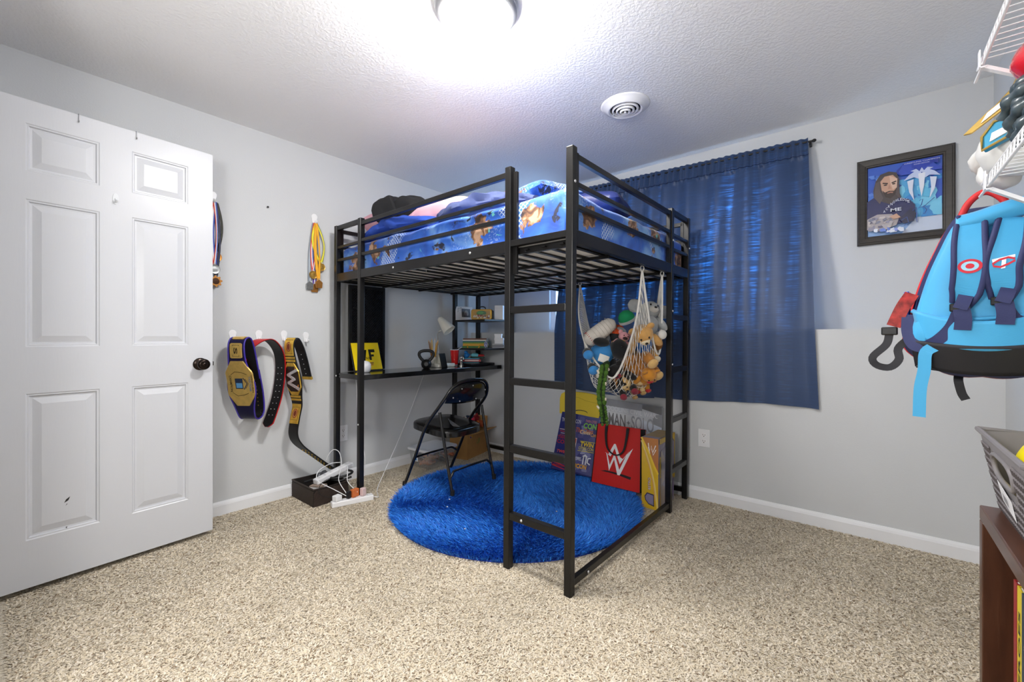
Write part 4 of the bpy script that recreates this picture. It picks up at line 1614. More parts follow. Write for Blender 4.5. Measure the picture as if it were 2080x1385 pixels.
# ------------------------------------------------------------------ medals
def medal(y, z, x, length, cols, disc, label, group, spread=0.02, kind='round', lean=0.0):
    t = thing('medal', label, 'medal', (x, y, z), 0, group)
    for s in (-1, 1):
        pr = Print(lambda a, b_, h, s=s: Vector((0.004 + s * 0.001 + h, s * spread * math.sin(PI * min(1, max(0, -b_ / length))) + a + lean * (-b_ / length), b_)), h=0.0, step=0.0)
        nb = len(cols)
        wv = 0.020
        for k, c in enumerate(cols):
            N = 14
            vs_, fs = [], []
            for j in range(N + 1):
                b_ = -length * j / N
                a0, a1 = -wv / 2 + wv * k / nb, -wv / 2 + wv * (k + 1) / nb
                tw = 1.0 - 0.5 * math.sin(PI * j / N) * (s > 0)
                vs_ += [(a0 * tw, b_), (a1 * tw, b_)]
            for j in range(N):
                fs.append((2 * j, 2 * j + 2, 2 * j + 3, 2 * j + 1))
            pr._put(vs_, fs, c, False)
        obj('ribbon', pr, print_mat('ribbon_ink', 0.6), t)
    dc = Vector((0.007, lean, -length - 0.024))
    Rm = rot(0, PI / 2, 0)
    if kind == 'round':
        obj('medallion', MB().lathe([(0, -0.002), (0.027, -0.002), (0.0285, 0), (0.027, 0.002), (0.024, 0.001), (0.012, 0.002), (0, 0.0025)], 28, dc, Rm), disc, t, smooth=True)
    elif kind == 'gear':
        fr = frame(dc, (0, 1, 0), (0, 0, 1), (1, 0, 0))
        pl = []
        for k in range(32):
            r = 0.034 if (k // 2) % 2 == 0 else 0.026
            pl.append((r * math.cos(2 * PI * k / 32), r * math.sin(2 * PI * k / 32)))
        md = obj('medallion', MB().prism(pl, fr, -0.002, 0.003), disc, t)
        obj('centre', MB().lathe([(0, 0.003), (0.019, 0.003), (0.018, 0.0045), (0, 0.005)], 24, dc, Rm), mat('dark_bronze', (66, 40, 24), rough=0.35, metal=0.6), md, smooth=True)
    else:
        fr = frame(dc, (0, 1, 0), (0, 0, 1), (1, 0, 0))
        obj('medallion', MB().prism([(-0.022, -0.03), (0.022, -0.03), (0.026, 0.01), (0.0, 0.03), (-0.026, 0.01)], fr, -0.002, 0.003), disc, t, bevel=0.001)
    obj('ring', MB().tube([dc + Vector((0, 0.006 * math.cos(2 * PI * k / 12), 0.03 + 0.006 * math.sin(2 * PI * k / 12))) for k in range(12)], 0.0012, 5, closed=True), M_BOLT, t)
    return t


M_SILV = mat('medal_silver', (150, 152, 152), rough=0.35, metal=0.8, var=0.25, vscale=120)
M_BRNZ = mat('medal_bronze', (176, 122, 62), rough=0.35, metal=0.7, var=0.2, vscale=90)
M_GLDM = mat('medal_gold', (206, 164, 80), rough=0.32, metal=0.8, var=0.2, vscale=90)
G1, G2 = 'medals hanging beside the door edge', 'medals hanging by the bed post'
hk1 = wall_hook(-2.155, 1.905, 'white adhesive hook holding medals beside the door edge')
hk2 = wall_hook(-1.548, 1.905, 'white adhesive hook holding the medal bunch by the bed post')
medal(-2.152, 1.872, 0.022, 0.375, ['d8432e', 'f0eef0', '2a4ab0'], M_SILV, 'round silver medal on a red, white and blue ribbon by the door', G1, 0.012)
medal(-2.145, 1.872, 0.016, 0.445, ['16161a', '1c2a66', '16161a'], M_BRNZ, 'gear-shaped bronze medal on a dark ribbon by the door', G1, 0.022, 'gear')
medal(-2.158, 1.872, 0.010, 0.40, ['1e3aa0', 'e8e8ee', '1e3aa0'], M_SILV, 'silver medal on a blue and white ribbon, rearmost by the door', G1, 0.008)
medal(-2.138, 1.872, 0.005, 0.30, ['18181a', '3a3a20', '18181a'], M_BRNZ, 'medal on a plain black ribbon closest to the wall by the door', G1, 0.03)
medal(-1.548, 1.870, 0.026, 0.40, ['e8a21e', 'f0b52a', 'e8a21e'], M_BRNZ, 'bronze medal on a wide orange ribbon in the bunch by the bed post', G2, 0.014, 'shield', 0.018)
medal(-1.545, 1.870, 0.020, 0.28, ['e6dc2a', 'f2ea50', '8a8a30'], M_GLDM, 'gold medal on a bright yellow ribbon in the bunch by the bed post', G2, 0.038, 'round', 0.035)
medal(-1.552, 1.870, 0.014, 0.34, ['d84a3a', 'f0eef0', '3a3a9a'], M_GLDM, 'gold medal on a striped red, white and blue ribbon by the bed post', G2, 0.014, 'round', -0.012)
medal(-1.556, 1.870, 0.009, 0.415, ['8a94a0', 'b8c0c8', '8a94a0'], M_SILV, 'silver medal on a grey ribbon in the bunch by the bed post', G2, 0.012, 'shield', -0.03)
medal(-1.550, 1.870, 0.004, 0.43, ['5a3a9a', 'f0eef0', '5a3a9a'], M_BRNZ, 'bronze shield medal on a purple ribbon, lowest by the bed post', G2, 0.006, 'shield', 0.0)

# ------------------------------------------------------------------ floor basket, power strip and cords
M_WICK = mat('dark_woven_plastic', (58, 47, 42), rough=0.6, var=0.15, vscale=60)
bx0, bx1, by0, by1, bh = 0.02, 0.325, -1.705, -1.475, 0.112
bas = thing('woven_basket', 'low dark brown woven basket on the carpet full of cords', 'basket', (0, 0, 0))
obj('bottom', MB().box((bx0 + 0.012, by0 + 0.012, 0.001), (bx1 - 0.012, by1 - 0.012, 0.006)), M_WICK, bas)


def woven_side(p, q, nrm):
    p, q, nrm = Vector(p), Vector(q), Vector(nrm)
    mb = MB()
    L = (q - p).length
    d = (q - p).normalized()
    mb.bar(p + Vector((0, 0, bh / 2)), q + Vector((0, 0, bh / 2)), 0.003, bh - 0.004)
    core = obj('side', mb, mat('basket_core', (30, 25, 23), rough=0.8), bas)
    n = int(L / 0.012)
    st_ = MB()
    for k in range(-9, n):
        a = k * 0.012
        z0, z1 = 0.004, bh - 0.01
        s0_, s1_ = a, a + (z1 - z0) * 0.95
        if s0_ < 0:
            z0 += (0 - s0_) / 0.95
            s0_ = 0
        if s1_ > L:
            z1 -= (s1_ - L) / 0.95
            s1_ = L
        if z1 - z0 > 0.01:
            st_.bar(p + d * s0_ + Vector((0, 0, z0)) + nrm * 0.002, p + d * s1_ + Vector((0, 0, z1)) + nrm * 0.002, 0.003, 0.0065, up=d)
    so = obj('weave', st_, M_WICK, core)
    so['kind'] = 'stuff'


woven_side((bx0, by0, 0), (bx1, by0, 0), (0, -1, 0))
woven_side((bx1, by0, 0), (bx1, by1, 0), (1, 0, 0))
woven_side((bx1, by1, 0), (bx0, by1, 0), (0, 1, 0))
woven_side((bx0, by1, 0), (bx0, by0, 0), (-1, 0, 0))
obj('rim', MB().tube([(bx0, by0, bh), (bx1, by0, bh), (bx1, by1, bh), (bx0, by1, bh)], 0.005, 8, closed=True), M_WICK, bas)


def power_strip(a, b_, label, tilt=0, n=6, w=0.052, h=0.034):
    a, b_ = Vector(a), Vector(b_)
    d = (b_ - a).normalized()
    t = thing('power_strip', label, 'power strip', a)
    R_ = Matrix((d, Vector((0, 0, 1)).cross(d).normalized(), d.cross(Vector((0, 0, 1)).cross(d).normalized()))).transposed()
    L = (b_ - a).length
    mb = MB().box((0, -w / 2, 0), (L, w / 2, h))
    mb.v = [tuple(R_ @ Vector(p)) for p in mb.v]
    obj('housing', mb, M_WPL, t, bevel=0.006, bseg=3)
    fr = frame((0, 0, 0), R_ @ Vector((1, 0, 0)), R_ @ Vector((0, 1, 0)))
    for k in range(n):
        x = L * (k + 0.7) / (n + 0.6)
        q = Print(lambda x_, y_, h_, x=x: fr(x + x_, y_, h + 0.0006 + h_))
        q.rect(-0.004, 0.003, -0.002, 0.010, '2a2a2e', False).rect(0.002, 0.003, 0.004, 0.010, '2a2a2e', False).ellipse(0, -0.006, 0.0025, 0.0025, '2a2a2e', 10)
        obj('socket', q, print_mat(), t)
    return t, fr, L


ps1, pf1, pl1 = power_strip((0.405, -1.632, 0.002), (0.478, -1.385, 0.002), 'white power strip lying on the carpet in front of the basket')
ps2, pf2, pl2 = power_strip((0.215, -1.64, 0.105), (0.175, -1.365, 0.155), 'white power strip propped across the top of the woven basket')
M_CORDW = mat('white_cord', (236, 236, 238), rough=0.45)
M_CORDK = mat('black_cord', (24, 24, 26), rough=0.5)


def cord(pts, r, m, label, n=60):
    o = obj('cord', MB().tube(spline(pts, n), r, 7), m, smooth=True)
    return tag(o, label, 'cord')


def on1(x, y, h=0.0):
    return tuple(Vector(ps1.location) + (pf1(x, y, 0.034 + h) - Vector((0, 0, 0))))


cord([(0.175, -1.30, 0.835), (0.20, -1.345, 0.80), (0.24, -1.36, 0.70), (0.235, -1.352, 0.52), (0.28, -1.352, 0.36), (0.36, -1.372, 0.26), (0.368, -1.382, 0.16), (0.36, -1.42, 0.085), on1(0.20, 0.0, 0.03)], 0.0026, M_CORDW, 'white cord dropping from the white speaker on the desk to the power strip', 90)
cord([(0.03, -0.60, 0.76), (0.035, -0.68, 0.60), (0.05, -0.78, 0.42), (0.10, -0.92, 0.24), (0.20, -1.10, 0.08), (0.34, -1.26, 0.008), (0.47, -1.34, 0.008), (0.505, -1.36, 0.012), (0.482, -1.384, 0.020)], 0.0025, M_CORDW, 'white cord running from the desk lamp down the wall and over the carpet', 90)
cord([on1(0.09, 0.0, 0.02), (0.36, -1.60, 0.10), (0.30, -1.64, 0.13), (0.27, -1.66, 0.16), (0.24, -1.63, 0.20), (0.20, -1.53, 0.215), (0.19, -1.45, 0.205)], 0.0024, M_CORDW, 'white cord looping from the floor strip over the basket front')
cord([on1(0.10, 0.005, 0.02), (0.35, -1.55, 0.13), (0.30, -1.52, 0.17), (0.25, -1.48, 0.22), (0.2, -1.47, 0.28), (0.18, -1.50, 0.30), (0.17, -1.53, 0.27), (0.16, -1.54, 0.235)], 0.0024, M_CORDW, 'white cord arched highest above the basket')
cord([on1(0.16, 0.0, 0.03), (0.37, -1.50, 0.12), (0.33, -1.48, 0.17), (0.26, -1.44, 0.185)], 0.0024, M_CORDW, 'short white cord beside the orange plug')
cord([on1(0.06, 0.0, 0.01), (0.36, -1.64, 0.06), (0.345, -1.68, 0.09), (0.32, -1.66, 0.13), (0.28, -1.60, 0.14), (0.25, -1.5, 0.14)], 0.0018, M_CORDK, 'thin black cord hanging over the basket side')
cord([(0.10, -1.66, 0.10), (0.18, -1.58, 0.13), (0.25, -1.52, 0.125), (0.28, -1.45, 0.135), (0.25, -1.40, 0.14), (0.22, -1.42, 0.15)], 0.008, M_CORDK, 'thick black cable bundle lying in the basket')
cord([(0.12, -1.62, 0.085), (0.2, -1.55, 0.115), (0.27, -1.50, 0.108), (0.29, -1.43, 0.12)], 0.007, M_CORDK, 'thick black cable under the propped power strip')


def plug(p, s, m, label, rz=0.2):
    t = thing('charger_plug', label, 'plug', p, rz)
    obj('body', MB().cbox((0, 0, s[2] / 2), s), m, t, bevel=0.004)
    obj('prong_collar', MB().cbox((0, 0, -0.0005), (s[0] * 0.6, s[1] * 0.6, 0.001)), mat('plug_collar', (60, 60, 64), rough=0.5), t)
    return t


plug(on1(0.035, 0, 0.0015), (0.04, 0.045, 0.034), M_WPL, 'white charger cube at the near end of the floor strip')
plug(on1(0.105, 0, 0.0015), (0.022, 0.026, 0.045), mat('plug_black', (26, 26, 28), rough=0.5), 'black plug standing in the middle of the floor strip')
plug(on1(0.145, 0.012, 0.0015), (0.03, 0.05, 0.05), mat('plug_orange', (206, 112, 58), rough=0.5), 'orange and white plug in the floor strip')
plug(on1(0.195, 0.0, 0.0015), (0.028, 0.03, 0.05), mat('plug_rose', (222, 196, 196), rough=0.5), 'pale pink charger at the far end of the floor strip')
bt = thing('small_toys', 'jumble of small grey metal parts at the back of the basket', 'toys', (0.09, -1.50, 0.006))
for k in range(6):
    a = k * 1.1
    obj('knob', MB().lathe([(0, 0), (0.016, 0.0), (0.018, 0.014), (0.012, 0.03), (0, 0.032)], 12, (0.03 * math.cos(a) + 0.01, 0.035 * math.sin(a) - 0.03, 0.09 + 0.015 * (k % 3)), rot(k, k * 0.7, 0)), mat('toy_grey', (90, 92, 96), rough=0.35, metal=0.5), bt, smooth=True)
obj('lump', MB().ell((0.01, -0.03, 0.05), (0.05, 0.06, 0.05), bumpy=0.3), M_CORDK, bt, smooth=True)
wbx = thing('small_box', 'small white and brown carton under the propped power strip', 'box', (0.23, -1.63, 0.0075), 0.5)
obj('body', MB().box((-0.045, -0.03, 0), (0.045, 0.03, 0.098)), mat('carton_greybrown', (150, 132, 120), rough=0.7, var=0.2, vscale=20), wbx, bevel=0.002)
obj('label', MB().box((-0.046, -0.0305, 0.06), (0.046, 0.0305, 0.09)), M_WPL, wbx)

# ================================================================== ON THE DESK AND SHELVES
TZ = DZ + 0.0008
# yellow poster in a black frame leaning on the perforated panel
yp = thing('poster_frame', 'yellow poster in a thin black frame leaning at the left end of the desk', 'picture', (0.170, -1.215, TZ))
yu = Vector((-0.068, 0.0, 0.20)).normalized()
yf = frame((0, 0, 0), (0, 1, 0), yu)
if yf(0, 0, 1).x < 0:
    yf = frame((0, 0, 0), (0, 1, 0), yu, Vector((0, 1, 0)).cross(yu))
obj('board', MB().prism([(-0.118, 0.0), (0.118, 0.0), (0.118, 0.225), (-0.118, 0.225)], yf, -0.016, -0.004), mat('frame_black', (20, 20, 22), rough=0.35), yp)
q = Print(yf, h=-0.0035)
q.rect(-0.112, 0.012, 0.112, 0.22, 'f2d410')
q.poly([(-0.07, 0.165), (-0.045, 0.165), (-0.03, 0.10), (-0.012, 0.165), (0.004, 0.165), (-0.024, 0.06), (-0.034, 0.06)], '15130c')
q.rect(0.018, 0.145, 0.07, 0.168, '15130c').rect(0.018, 0.085, 0.036, 0.15, '15130c').rect(0.036, 0.112, 0.058, 0.128, '15130c')
q.text('NXT', -0.01, 0.09, 0.05, 0.02, '3a2e10', 0.02).rect(0.0, 0.058, 0.045, 0.066, '6a3a20').rect(0.01, 0.045, 0.04, 0.052, 'b0502a')
obj('poster', q, print_mat('poster_ink', 0.35), yp)

# white round smart speaker
spk = thing('round_speaker', 'white round speaker in front of the yellow poster', 'speaker', (0.235, -1.292, TZ))
obj('body', MB().lathe([(0, 0), (0.026, 0.0), (0.036, 0.012), (0.041, 0.034), (0.038, 0.058), (0.026, 0.074), (0.01, 0.081), (0, 0.082)], 28), M_WPL, spk, smooth=True)
obj('foot', MB().lathe([(0, -0.0005), (0.027, -0.0005), (0.03, 0.004), (0, 0.005)], 28), mat('speaker_foot', (170, 170, 174), rough=0.6), spk, smooth=True)

# kettlebell
kb = thing('kettlebell', 'small black kettlebell standing on the desk', 'kettlebell', (0.27, -0.772, TZ))
M_IRON = mat('cast_iron', (24, 24, 25), rough=0.42, bump=0.15, bscale=160)
obj('ball', MB().lathe([(0, 0.0), (0.024, 0.0), (0.037, 0.014), (0.042, 0.034), (0.037, 0.056), (0.022, 0.070), (0, 0.074)], 28), M_IRON, kb, smooth=True)
hp = [(-0.022, 0.060), (-0.043, 0.082), (-0.056, 0.108), (-0.050, 0.130), (-0.025, 0.1405), (0, 0.142), (0.025, 0.1405), (0.050, 0.130), (0.056, 0.108), (0.043, 0.082), (0.022, 0.060)]
hd = Vector((0.60, 0.80, 0))
obj('handle', MB().tube(spline([tuple(hd * a + Vector((0, 0, b_))) for a, b_ in hp], 40), 0.0125, 12), M_IRON, kb, smooth=True)
kr = rot(PI / 2, 0, 0.9)
obj('badge', MB().lathe([(0, 0.0), (0.016, 0.0), (0.015, 0.003), (0, 0.0035)], 20, Vector((0.031, -0.026, 0.036)), rot(0, PI / 2, 0) if False else Matrix((Vector((0.64, 0.77, 0)), Vector((0, 0, 1)), Vector((0.77, -0.64, 0)))).transposed()), mat('iron_grey', (60, 60, 62), rough=0.45), kb, smooth=True)

# white desk organiser with a clip-in lamp
og = thing('desk_lamp', 'white gooseneck desk lamp with a pen organiser base', 'lamp', (0.22, -0.575, TZ))
M_LWH = mat('lamp_white', (232, 231, 222), rough=0.35)
obj('base', MB().box((-0.06, -0.075, 0), (0.06, 0.105, 0.030)), M_LWH, og, bevel=0.006)
obj('bin', MB().box((-0.055, -0.030, 0.0303), (0.03, 0.012, 0.100)).box((-0.055, -0.030, 0.1003), (0.03, -0.026, 0.105)), M_LWH, og, bevel=0.004)
obj('pen_cup', MB().lathe([(0, 0.0303), (0.028, 0.0303), (0.030, 0.085), (0.0275, 0.085), (0.026, 0.036), (0, 0.034)], 24, (-0.03, -0.103 + 0.045, 0)), M_LWH, og, smooth=True)
neck = spline([(-0.03, 0.0, 0.100), (-0.03, -0.003, 0.17), (-0.028, -0.012, 0.23), (-0.02, -0.02, 0.275), (-0.008, -0.016, 0.298), (0.004, -0.004, 0.303)], 40)
obj('gooseneck', MB().tube(neck, 0.0042, 8), mat('neck_chrome', (196, 196, 198), rough=0.25, metal=0.7), og, smooth=True)
sd = Vector((0.085, 0.035, -0.105)).normalized()
sx_ = sd.cross(Vector((0, 0, 1))).normalized()
sM = Matrix((sx_, sd.cross(sx_), sd)).transposed()
sc_ = Vector((-0.005, -0.012, 0.41))
obj('shade', MB().lathe([(0, -0.002), (0.020, 0.0), (0.024, 0.006), (0.056, 0.135), (0.0565, 0.140), (0.054, 0.139), (0.022, 0.012), (0, 0.010)], 36, sc_, sM), M_LWH, og, smooth=True)
obj('switch', MB().lathe([(0, -0.010), (0.006, -0.009), (0.007, -0.001), (0, 0.0)], 14, sc_, sM), M_LWH, og, smooth=True)
# black tablet propped against the organiser
tb = thing('tablet', 'small black tablet propped against the white organiser', 'tablet', (0.292, -0.60, TZ))
tf = frame((0, 0, 0), (-0.25, 0.97, 0), Vector((-0.16, -0.04, 0.97)))
obj('case', MB().prism([(-0.038, 0.0), (0.040, 0.0), (0.030, 0.118), (-0.048, 0.118)], tf, -0.004, 0.004), mat('tablet_black', (12, 12, 13), rough=0.3), tb, bevel=0.0015)
obj('stand', MB().bar(tf(0, 0.015, -0.004), tf(0, 0.005, -0.03), 0.03, 0.004), M_LWH, tb)
# pencils in the cup
pencil_cols = ['e0a52c', 'd89a30', 'e8e8ea', 'c98a2a', '8c5a28', 'e2b23a']
for k, pc in enumerate(pencil_cols):
    a = 2 * PI * k / 6
    t = thing('pencil', '', 'pencil', (0.19 + 0.008 * math.cos(a), -0.633 + 0.008 * math.sin(a), TZ + 0.036), 0, 'pencils in the white pen cup')
    tip = Vector((0.018 * math.cos(a + .3), 0.036 * math.sin(a + .3), 0.165 + 0.012 * (k % 3)))
    t['label'] = ['tall yellow pencil in the white pen cup, leaning left', 'orange-yellow pencil in the pen cup, leaning right', 'white pen in the pen cup', 'ochre pencil in the pen cup behind the kettlebell handle', 'brown pencil in the pen cup', 'bright yellow pencil at the back of the pen cup'][k]
    obj('barrel', MB().tube([(0, 0, 0), tip], 0.0042, 6), mat('pencil_' + pc, pc, rough=0.4), t)
    obj('tip', MB().tube([tip, tip * 1.09], [0.0042, 0.0006], 6), mat('pencil_wood', (214, 176, 130), rough=0.7), t)

# red cup with straw
cp = thing('drink_cup', 'red plastic cup with white rim and straw on the desk', 'cup', (0.21, -0.412, TZ))
obj('cup', MB().lathe([(0, 0.0), (0.026, 0.0), (0.0275, 0.012), (0.038, 0.138), (0.0355, 0.138), (0.025, 0.014), (0, 0.012)], 32), mat('cup_red', (206, 20, 22), rough=0.25, coat=0.3), cp, smooth=True)
obj('rim', MB().tube([(0.0375 * math.cos(2 * PI * k / 32), 0.0375 * math.sin(2 * PI * k / 32), 0.139) for k in range(32)], 0.0022, 6, closed=True), M_WPL, cp, smooth=True)
obj('base_band', MB().lathe([(0.0262, 0.0003), (0.0272, 0.0005), (0.0284, 0.012), (0.0276, 0.0125)], 32), mat('band_grey', (170, 170, 172), rough=0.4), cp)
obj('straw', MB().tube([(-0.014, -0.016, 0.016), (0.012, 0.02, 0.14), (0.03, 0.055, 0.16)], 0.0028, 8), M_WPL, cp)
# small silver trophy
tr = thing('trophy_figurine', 'small shiny silver trophy figurine by the red cup', 'trophy', (0.285, -0.402, TZ))
M_CHR = mat('chrome', (220, 220, 216), rough=0.15, metal=0.9)
obj('base', MB().lathe([(0, 0), (0.022, 0.0), (0.022, 0.008), (0.016, 0.012), (0, 0.013)], 20), M_CHR, tr, smooth=True)
obj('figure', MB().lathe([(0.008, 0.012), (0.012, 0.022), (0.020, 0.030), (0.010, 0.040), (0.014, 0.052), (0.008, 0.062), (0, 0.064)], 14), M_CHR, tr, smooth=True)
for s in (-1, 1):
    obj('arm', MB().tube(spline([(0, s * 0.010, 0.050), (0.004, s * 0.022, 0.058), (0.0, s * 0.018, 0.078)], 10), 0.004, 7), M_CHR, tr, smooth=True)
obj('head', MB().ell((0, 0, 0.072), (0.009, 0.009, 0.011)), M_CHR, tr, smooth=True)


def book(name, o, ux, w, d, h, col, label, cat='book', spine=None, group=None):
    """closed book: cover, pages; lies flat at o, ux along its visible long side"""
    ux = Vector(ux).normalized()
    uy = Vector((-ux.y, ux.x, 0))
    t = thing(name, label, cat, o, 0, group)
    f = lambda x, y, z: ux * x + uy * y + Vector((0, 0, z))
    c = MB()
    for a, b_ in (((0, 0, 0), (w, d, 0.0025)), ((0, 0, h - 0.0025), (w, d, h)), ((0, 0, 0.0025), (w, 0.003, h - 0.0025))):
        m = MB().box(a, b_)
        c.add([f(*p) for p in m.v], m.f)
    obj('cover', c, mat('cover_' + col, col, rough=0.5), t)
    m = MB().box((0.003, 0.004, 0.0027), (w - 0.003, d - 0.003, h - 0.0027))
    m.v = [tuple(f(*p)) for p in m.v]
    obj('pages', m, mat('paper', (236, 232, 222), rough=0.8), t)
    if spine:
        m = MB().box((w * 0.1, -0.0006, h * 0.3), (w * 0.9, 0.0, h * 0.7))
        m.v = [tuple(f(*p)) for p in m.v]
        obj('spine_band', m, mat('spine_' + spine, spine, rough=0.5), t)
    return t


DU = Vector((0.80, 0.60, 0))
# laptop and pile on the far end of the desk
lp = thing('laptop', 'closed black laptop under the toys at the far end of the desk', 'laptop', (0.20, -0.345, TZ))
obj('base', MB().box((-0.06, -0.02, 0), (0.17, 0.28, 0.010)), mat('laptop_black', (16, 16, 18), rough=0.35), lp, bevel=0.003)
obj('lid', MB().box((-0.06, -0.02, 0.0105), (0.17, 0.28, 0.018)), mat('laptop_lid', (22, 24, 30), rough=0.3), lp, bevel=0.003)
book('book', (0.215, -0.325, TZ + 0.0185), DU, 0.15, 0.08, 0.014, '1c5a6a', 'teal book on the closed laptop, lowest of the pile')
book('book', (0.222, -0.325, TZ + 0.033), DU, 0.16, 0.08, 0.020, 'b4242a', 'red and white box-like book under the toy shoe', 'book', 'e8e4e0')
book('book', (0.215, -0.322, TZ + 0.0535), DU, 0.15, 0.08, 0.010, '3a9ac0', 'light blue thin book on the red book')


def blob(t, name, c, r, m, R=None, bumpy=0.0, seed=0, nu=16, nv=10, power=1.0):
    return obj(name, MB().ell(c, r, R, nu, nv, power, bumpy, seed), m, t, smooth=True)


M_TBLUE = mat('toy_blue', (28, 120, 200), rough=0.5)
ts = thing('toy_figure', 'blue plastic toy figure on the pile of books', 'toy', (0.245, -0.300, TZ + 0.064))
blob(ts, 'body', (0, 0, 0.024), (0.026, 0.022, 0.024), M_TBLUE, bumpy=0.2)
blob(ts, 'head', (-0.004, -0.004, 0.052), (0.017, 0.016, 0.014), M_TBLUE)
blob(ts, 'arm', (0.014, 0.014, 0.03), (0.018, 0.008, 0.008), M_TBLUE)
sho = thing('toy_shoe', 'small aqua, green and red sneaker lying on the book pile', 'shoe', (0.315, -0.235, TZ + 0.064), 0.65)
obj('sole', MB().prism([(-0.055, -0.018), (-0.02, -0.024), (0.03, -0.020), (0.06, -0.016), (0.066, 0.0), (0.06, 0.016), (0.03, 0.02), (-0.02, 0.024), (-0.055, 0.018), (-0.063, 0)], lambda x, y, h: Vector((x, y, h)), 0, 0.014), mat('sole_green', (24, 66, 58), rough=0.6), sho, bevel=0.003)
blob(sho, 'upper', (-0.022, 0, 0.026), (0.038, 0.022, 0.020), mat('aqua', (110, 196, 214), rough=0.5))
blob(sho, 'toe', (0.032, 0, 0.022), (0.032, 0.020, 0.014), mat('shoe_red', (170, 36, 40), rough=0.5))
for i_, (bx_, by_, s_) in enumerate(((0.40, -0.11, (0.07, 0.05, 0.065)), (0.485, -0.095, (0.075, 0.06, 0.075)))):
    pass

# upper shelf
S1Z, S2Z = 1.2258, 0.9758
pf = thing('photo_frame', 'white photo frame with dark square picture and signature on the upper shelf', 'picture', (0.165, -0.245, S1Z), 0)
ff = frame((0, 0, 0), (0.22, 0.975, 0), (-0.08, 0, 1))
obj('mount', MB().prism([(-0.092, 0), (0.092, 0), (0.092, 0.125), (-0.092, 0.125)], ff, -0.010, 0.0), mat('frame_white', (226, 226, 230), rough=0.4), pf, bevel=0.002)
q = Print(ff)
q.rect(-0.03, 0.028, 0.062, 0.104, '57585c').ellipse(0.02, 0.062, 0.022, 0.030, '96938e').ellipse(0.012, 0.052, 0.012, 0.016, '6a5a60').rect(-0.01, 0.03, 0.05, 0.042, '3a3a3e')
q.line([(-0.07, 0.07), (-0.06, 0.11), (-0.045, 0.085), (-0.035, 0.115), (-0.01, 0.10), (0.0, 0.108)], 0.003, '1e1e22').line([(-0.075, 0.10), (-0.03, 0.112)], 0.002, '1e1e22')
obj('picture', q, print_mat('poster_ink', 0.35), pf)
lb = thing('lunch_box', 'gold tin lunch box with black handle on the upper shelf', 'lunch box', (0.262, -0.262, S1Z))
LU = Vector((0.86, 0.51, 0))
lf = frame((0, 0, 0), LU, (0, 0, 1), LU.cross(Vector((0, 0, 1))))
rr = [(x, y) for x, y in ((0.012, 0), (0.178, 0), (0.19, 0.012), (0.19, 0.083), (0.178, 0.095), (0.012, 0.095), (0, 0.083), (0, 0.012))]
obj('body', MB().prism(rr, lf, -0.075, 0), mat('gold_tin', (176, 134, 40), rough=0.3, metal=0.6, var=0.2, vscale=20), lb, bevel=0.004)
obj('side', MB().prism([(0.1905, 0.012), (0.194, 0.012), (0.194, 0.083), (0.1905, 0.083)], lf, -0.07, -0.005), mat('tin_dark', (54, 50, 28), rough=0.4), lb)
q = Print(lf)
q.rect(0.012, 0.010, 0.178, 0.085, 'b48a34').ellipse(0.095, 0.06, 0.045, 0.022, '2c6a34').ellipse(0.085, 0.064, 0.03, 0.014, '48a04e')
q.blotches(0.02, 0.012, 0.17, 0.045, ['7a3020', 'd8c8b0', '9a2c28', '5a3a20', 'c8a070', 'e0dcd4'], 22, 0.011, 5)
obj('picture', q, print_mat('tin_ink', 0.3), lb)
obj('handle', MB().tube(spline([lf(0.065, 0.095, -0.037), lf(0.07, 0.112, -0.037), lf(0.095, 0.12, -0.037), lf(0.12, 0.112, -0.037), lf(0.125, 0.095, -0.037)], 20), 0.0045, 8), M_CORDK, lb, smooth=True)
wbq = thing('white_box', 'plain white box at the right end of the upper shelf', 'box', (0.475, -0.165, S1Z), 0.54)
obj('body', MB().box((-0.012, 0, 0), (0.062, 0.06, 0.125)), mat('box_white', (232, 234, 238), rough=0.5), wbq, bevel=0.001)
obj('lid_seam', MB().box((-0.0125, -0.0005, 0.10), (0.0625, 0.0605, 0.1015)), mat('seam_grey', (200, 202, 206), rough=0.5), wbq)

# lower shelf: stack of notebooks, small boxes
st_cols = [('3c7a3a', 0.016, 'green notebook at the bottom of the shelf stack'), ('d8a22c', 0.022, 'yellow ring binder in the shelf stack'), ('6aa03c', 0.010, 'lime green notebook in the shelf stack'),
           ('1e6a66', 0.011, 'teal notebook in the shelf stack'), ('e6e0d6', 0.011, 'white spiral notebook near the top of the shelf stack'), ('6a4030', 0.012, 'brown notebook on top of the shelf stack')]
z = S2Z
for k, (c, h, l) in enumerate(st_cols):
    book('notebook', (0.195 + 0.004 * (k % 2), -0.305 + 0.003 * (k % 3), z), LU, 0.215, 0.11, h, c, l, 'notebook', None, 'notebooks stacked on the lower shelf')
    z += h + 0.0006
hb_ = frame((0.195, -0.305, S2Z), LU, (0, 0, 1), LU.cross(Vector((0, 0, 1))))
hnd = obj('carry_handle', MB().tube(spline([hb_(0.05, 0.022, 0.003), hb_(0.055, 0.002, 0.02), hb_(0.075, -0.010, 0.026), hb_(0.105, -0.012, 0.028), hb_(0.135, -0.010, 0.026), hb_(0.155, 0.002, 0.02), hb_(0.16, 0.022, 0.003)], 40), 0.005, 8), mat('binder_yellow', (226, 178, 44), rough=0.4), smooth=True)
tag(hnd, 'yellow curved carrying handle hanging from the shelf stack', 'handle')
bd = thing('badge', 'small oval blue and white badge leaning by the notebooks', 'badge', (0.432, -0.252, S2Z + 0.002))
bfr = frame((0, 0, 0), (0.80, 0.60, 0.0), (-0.1, 0.15, 0.98))
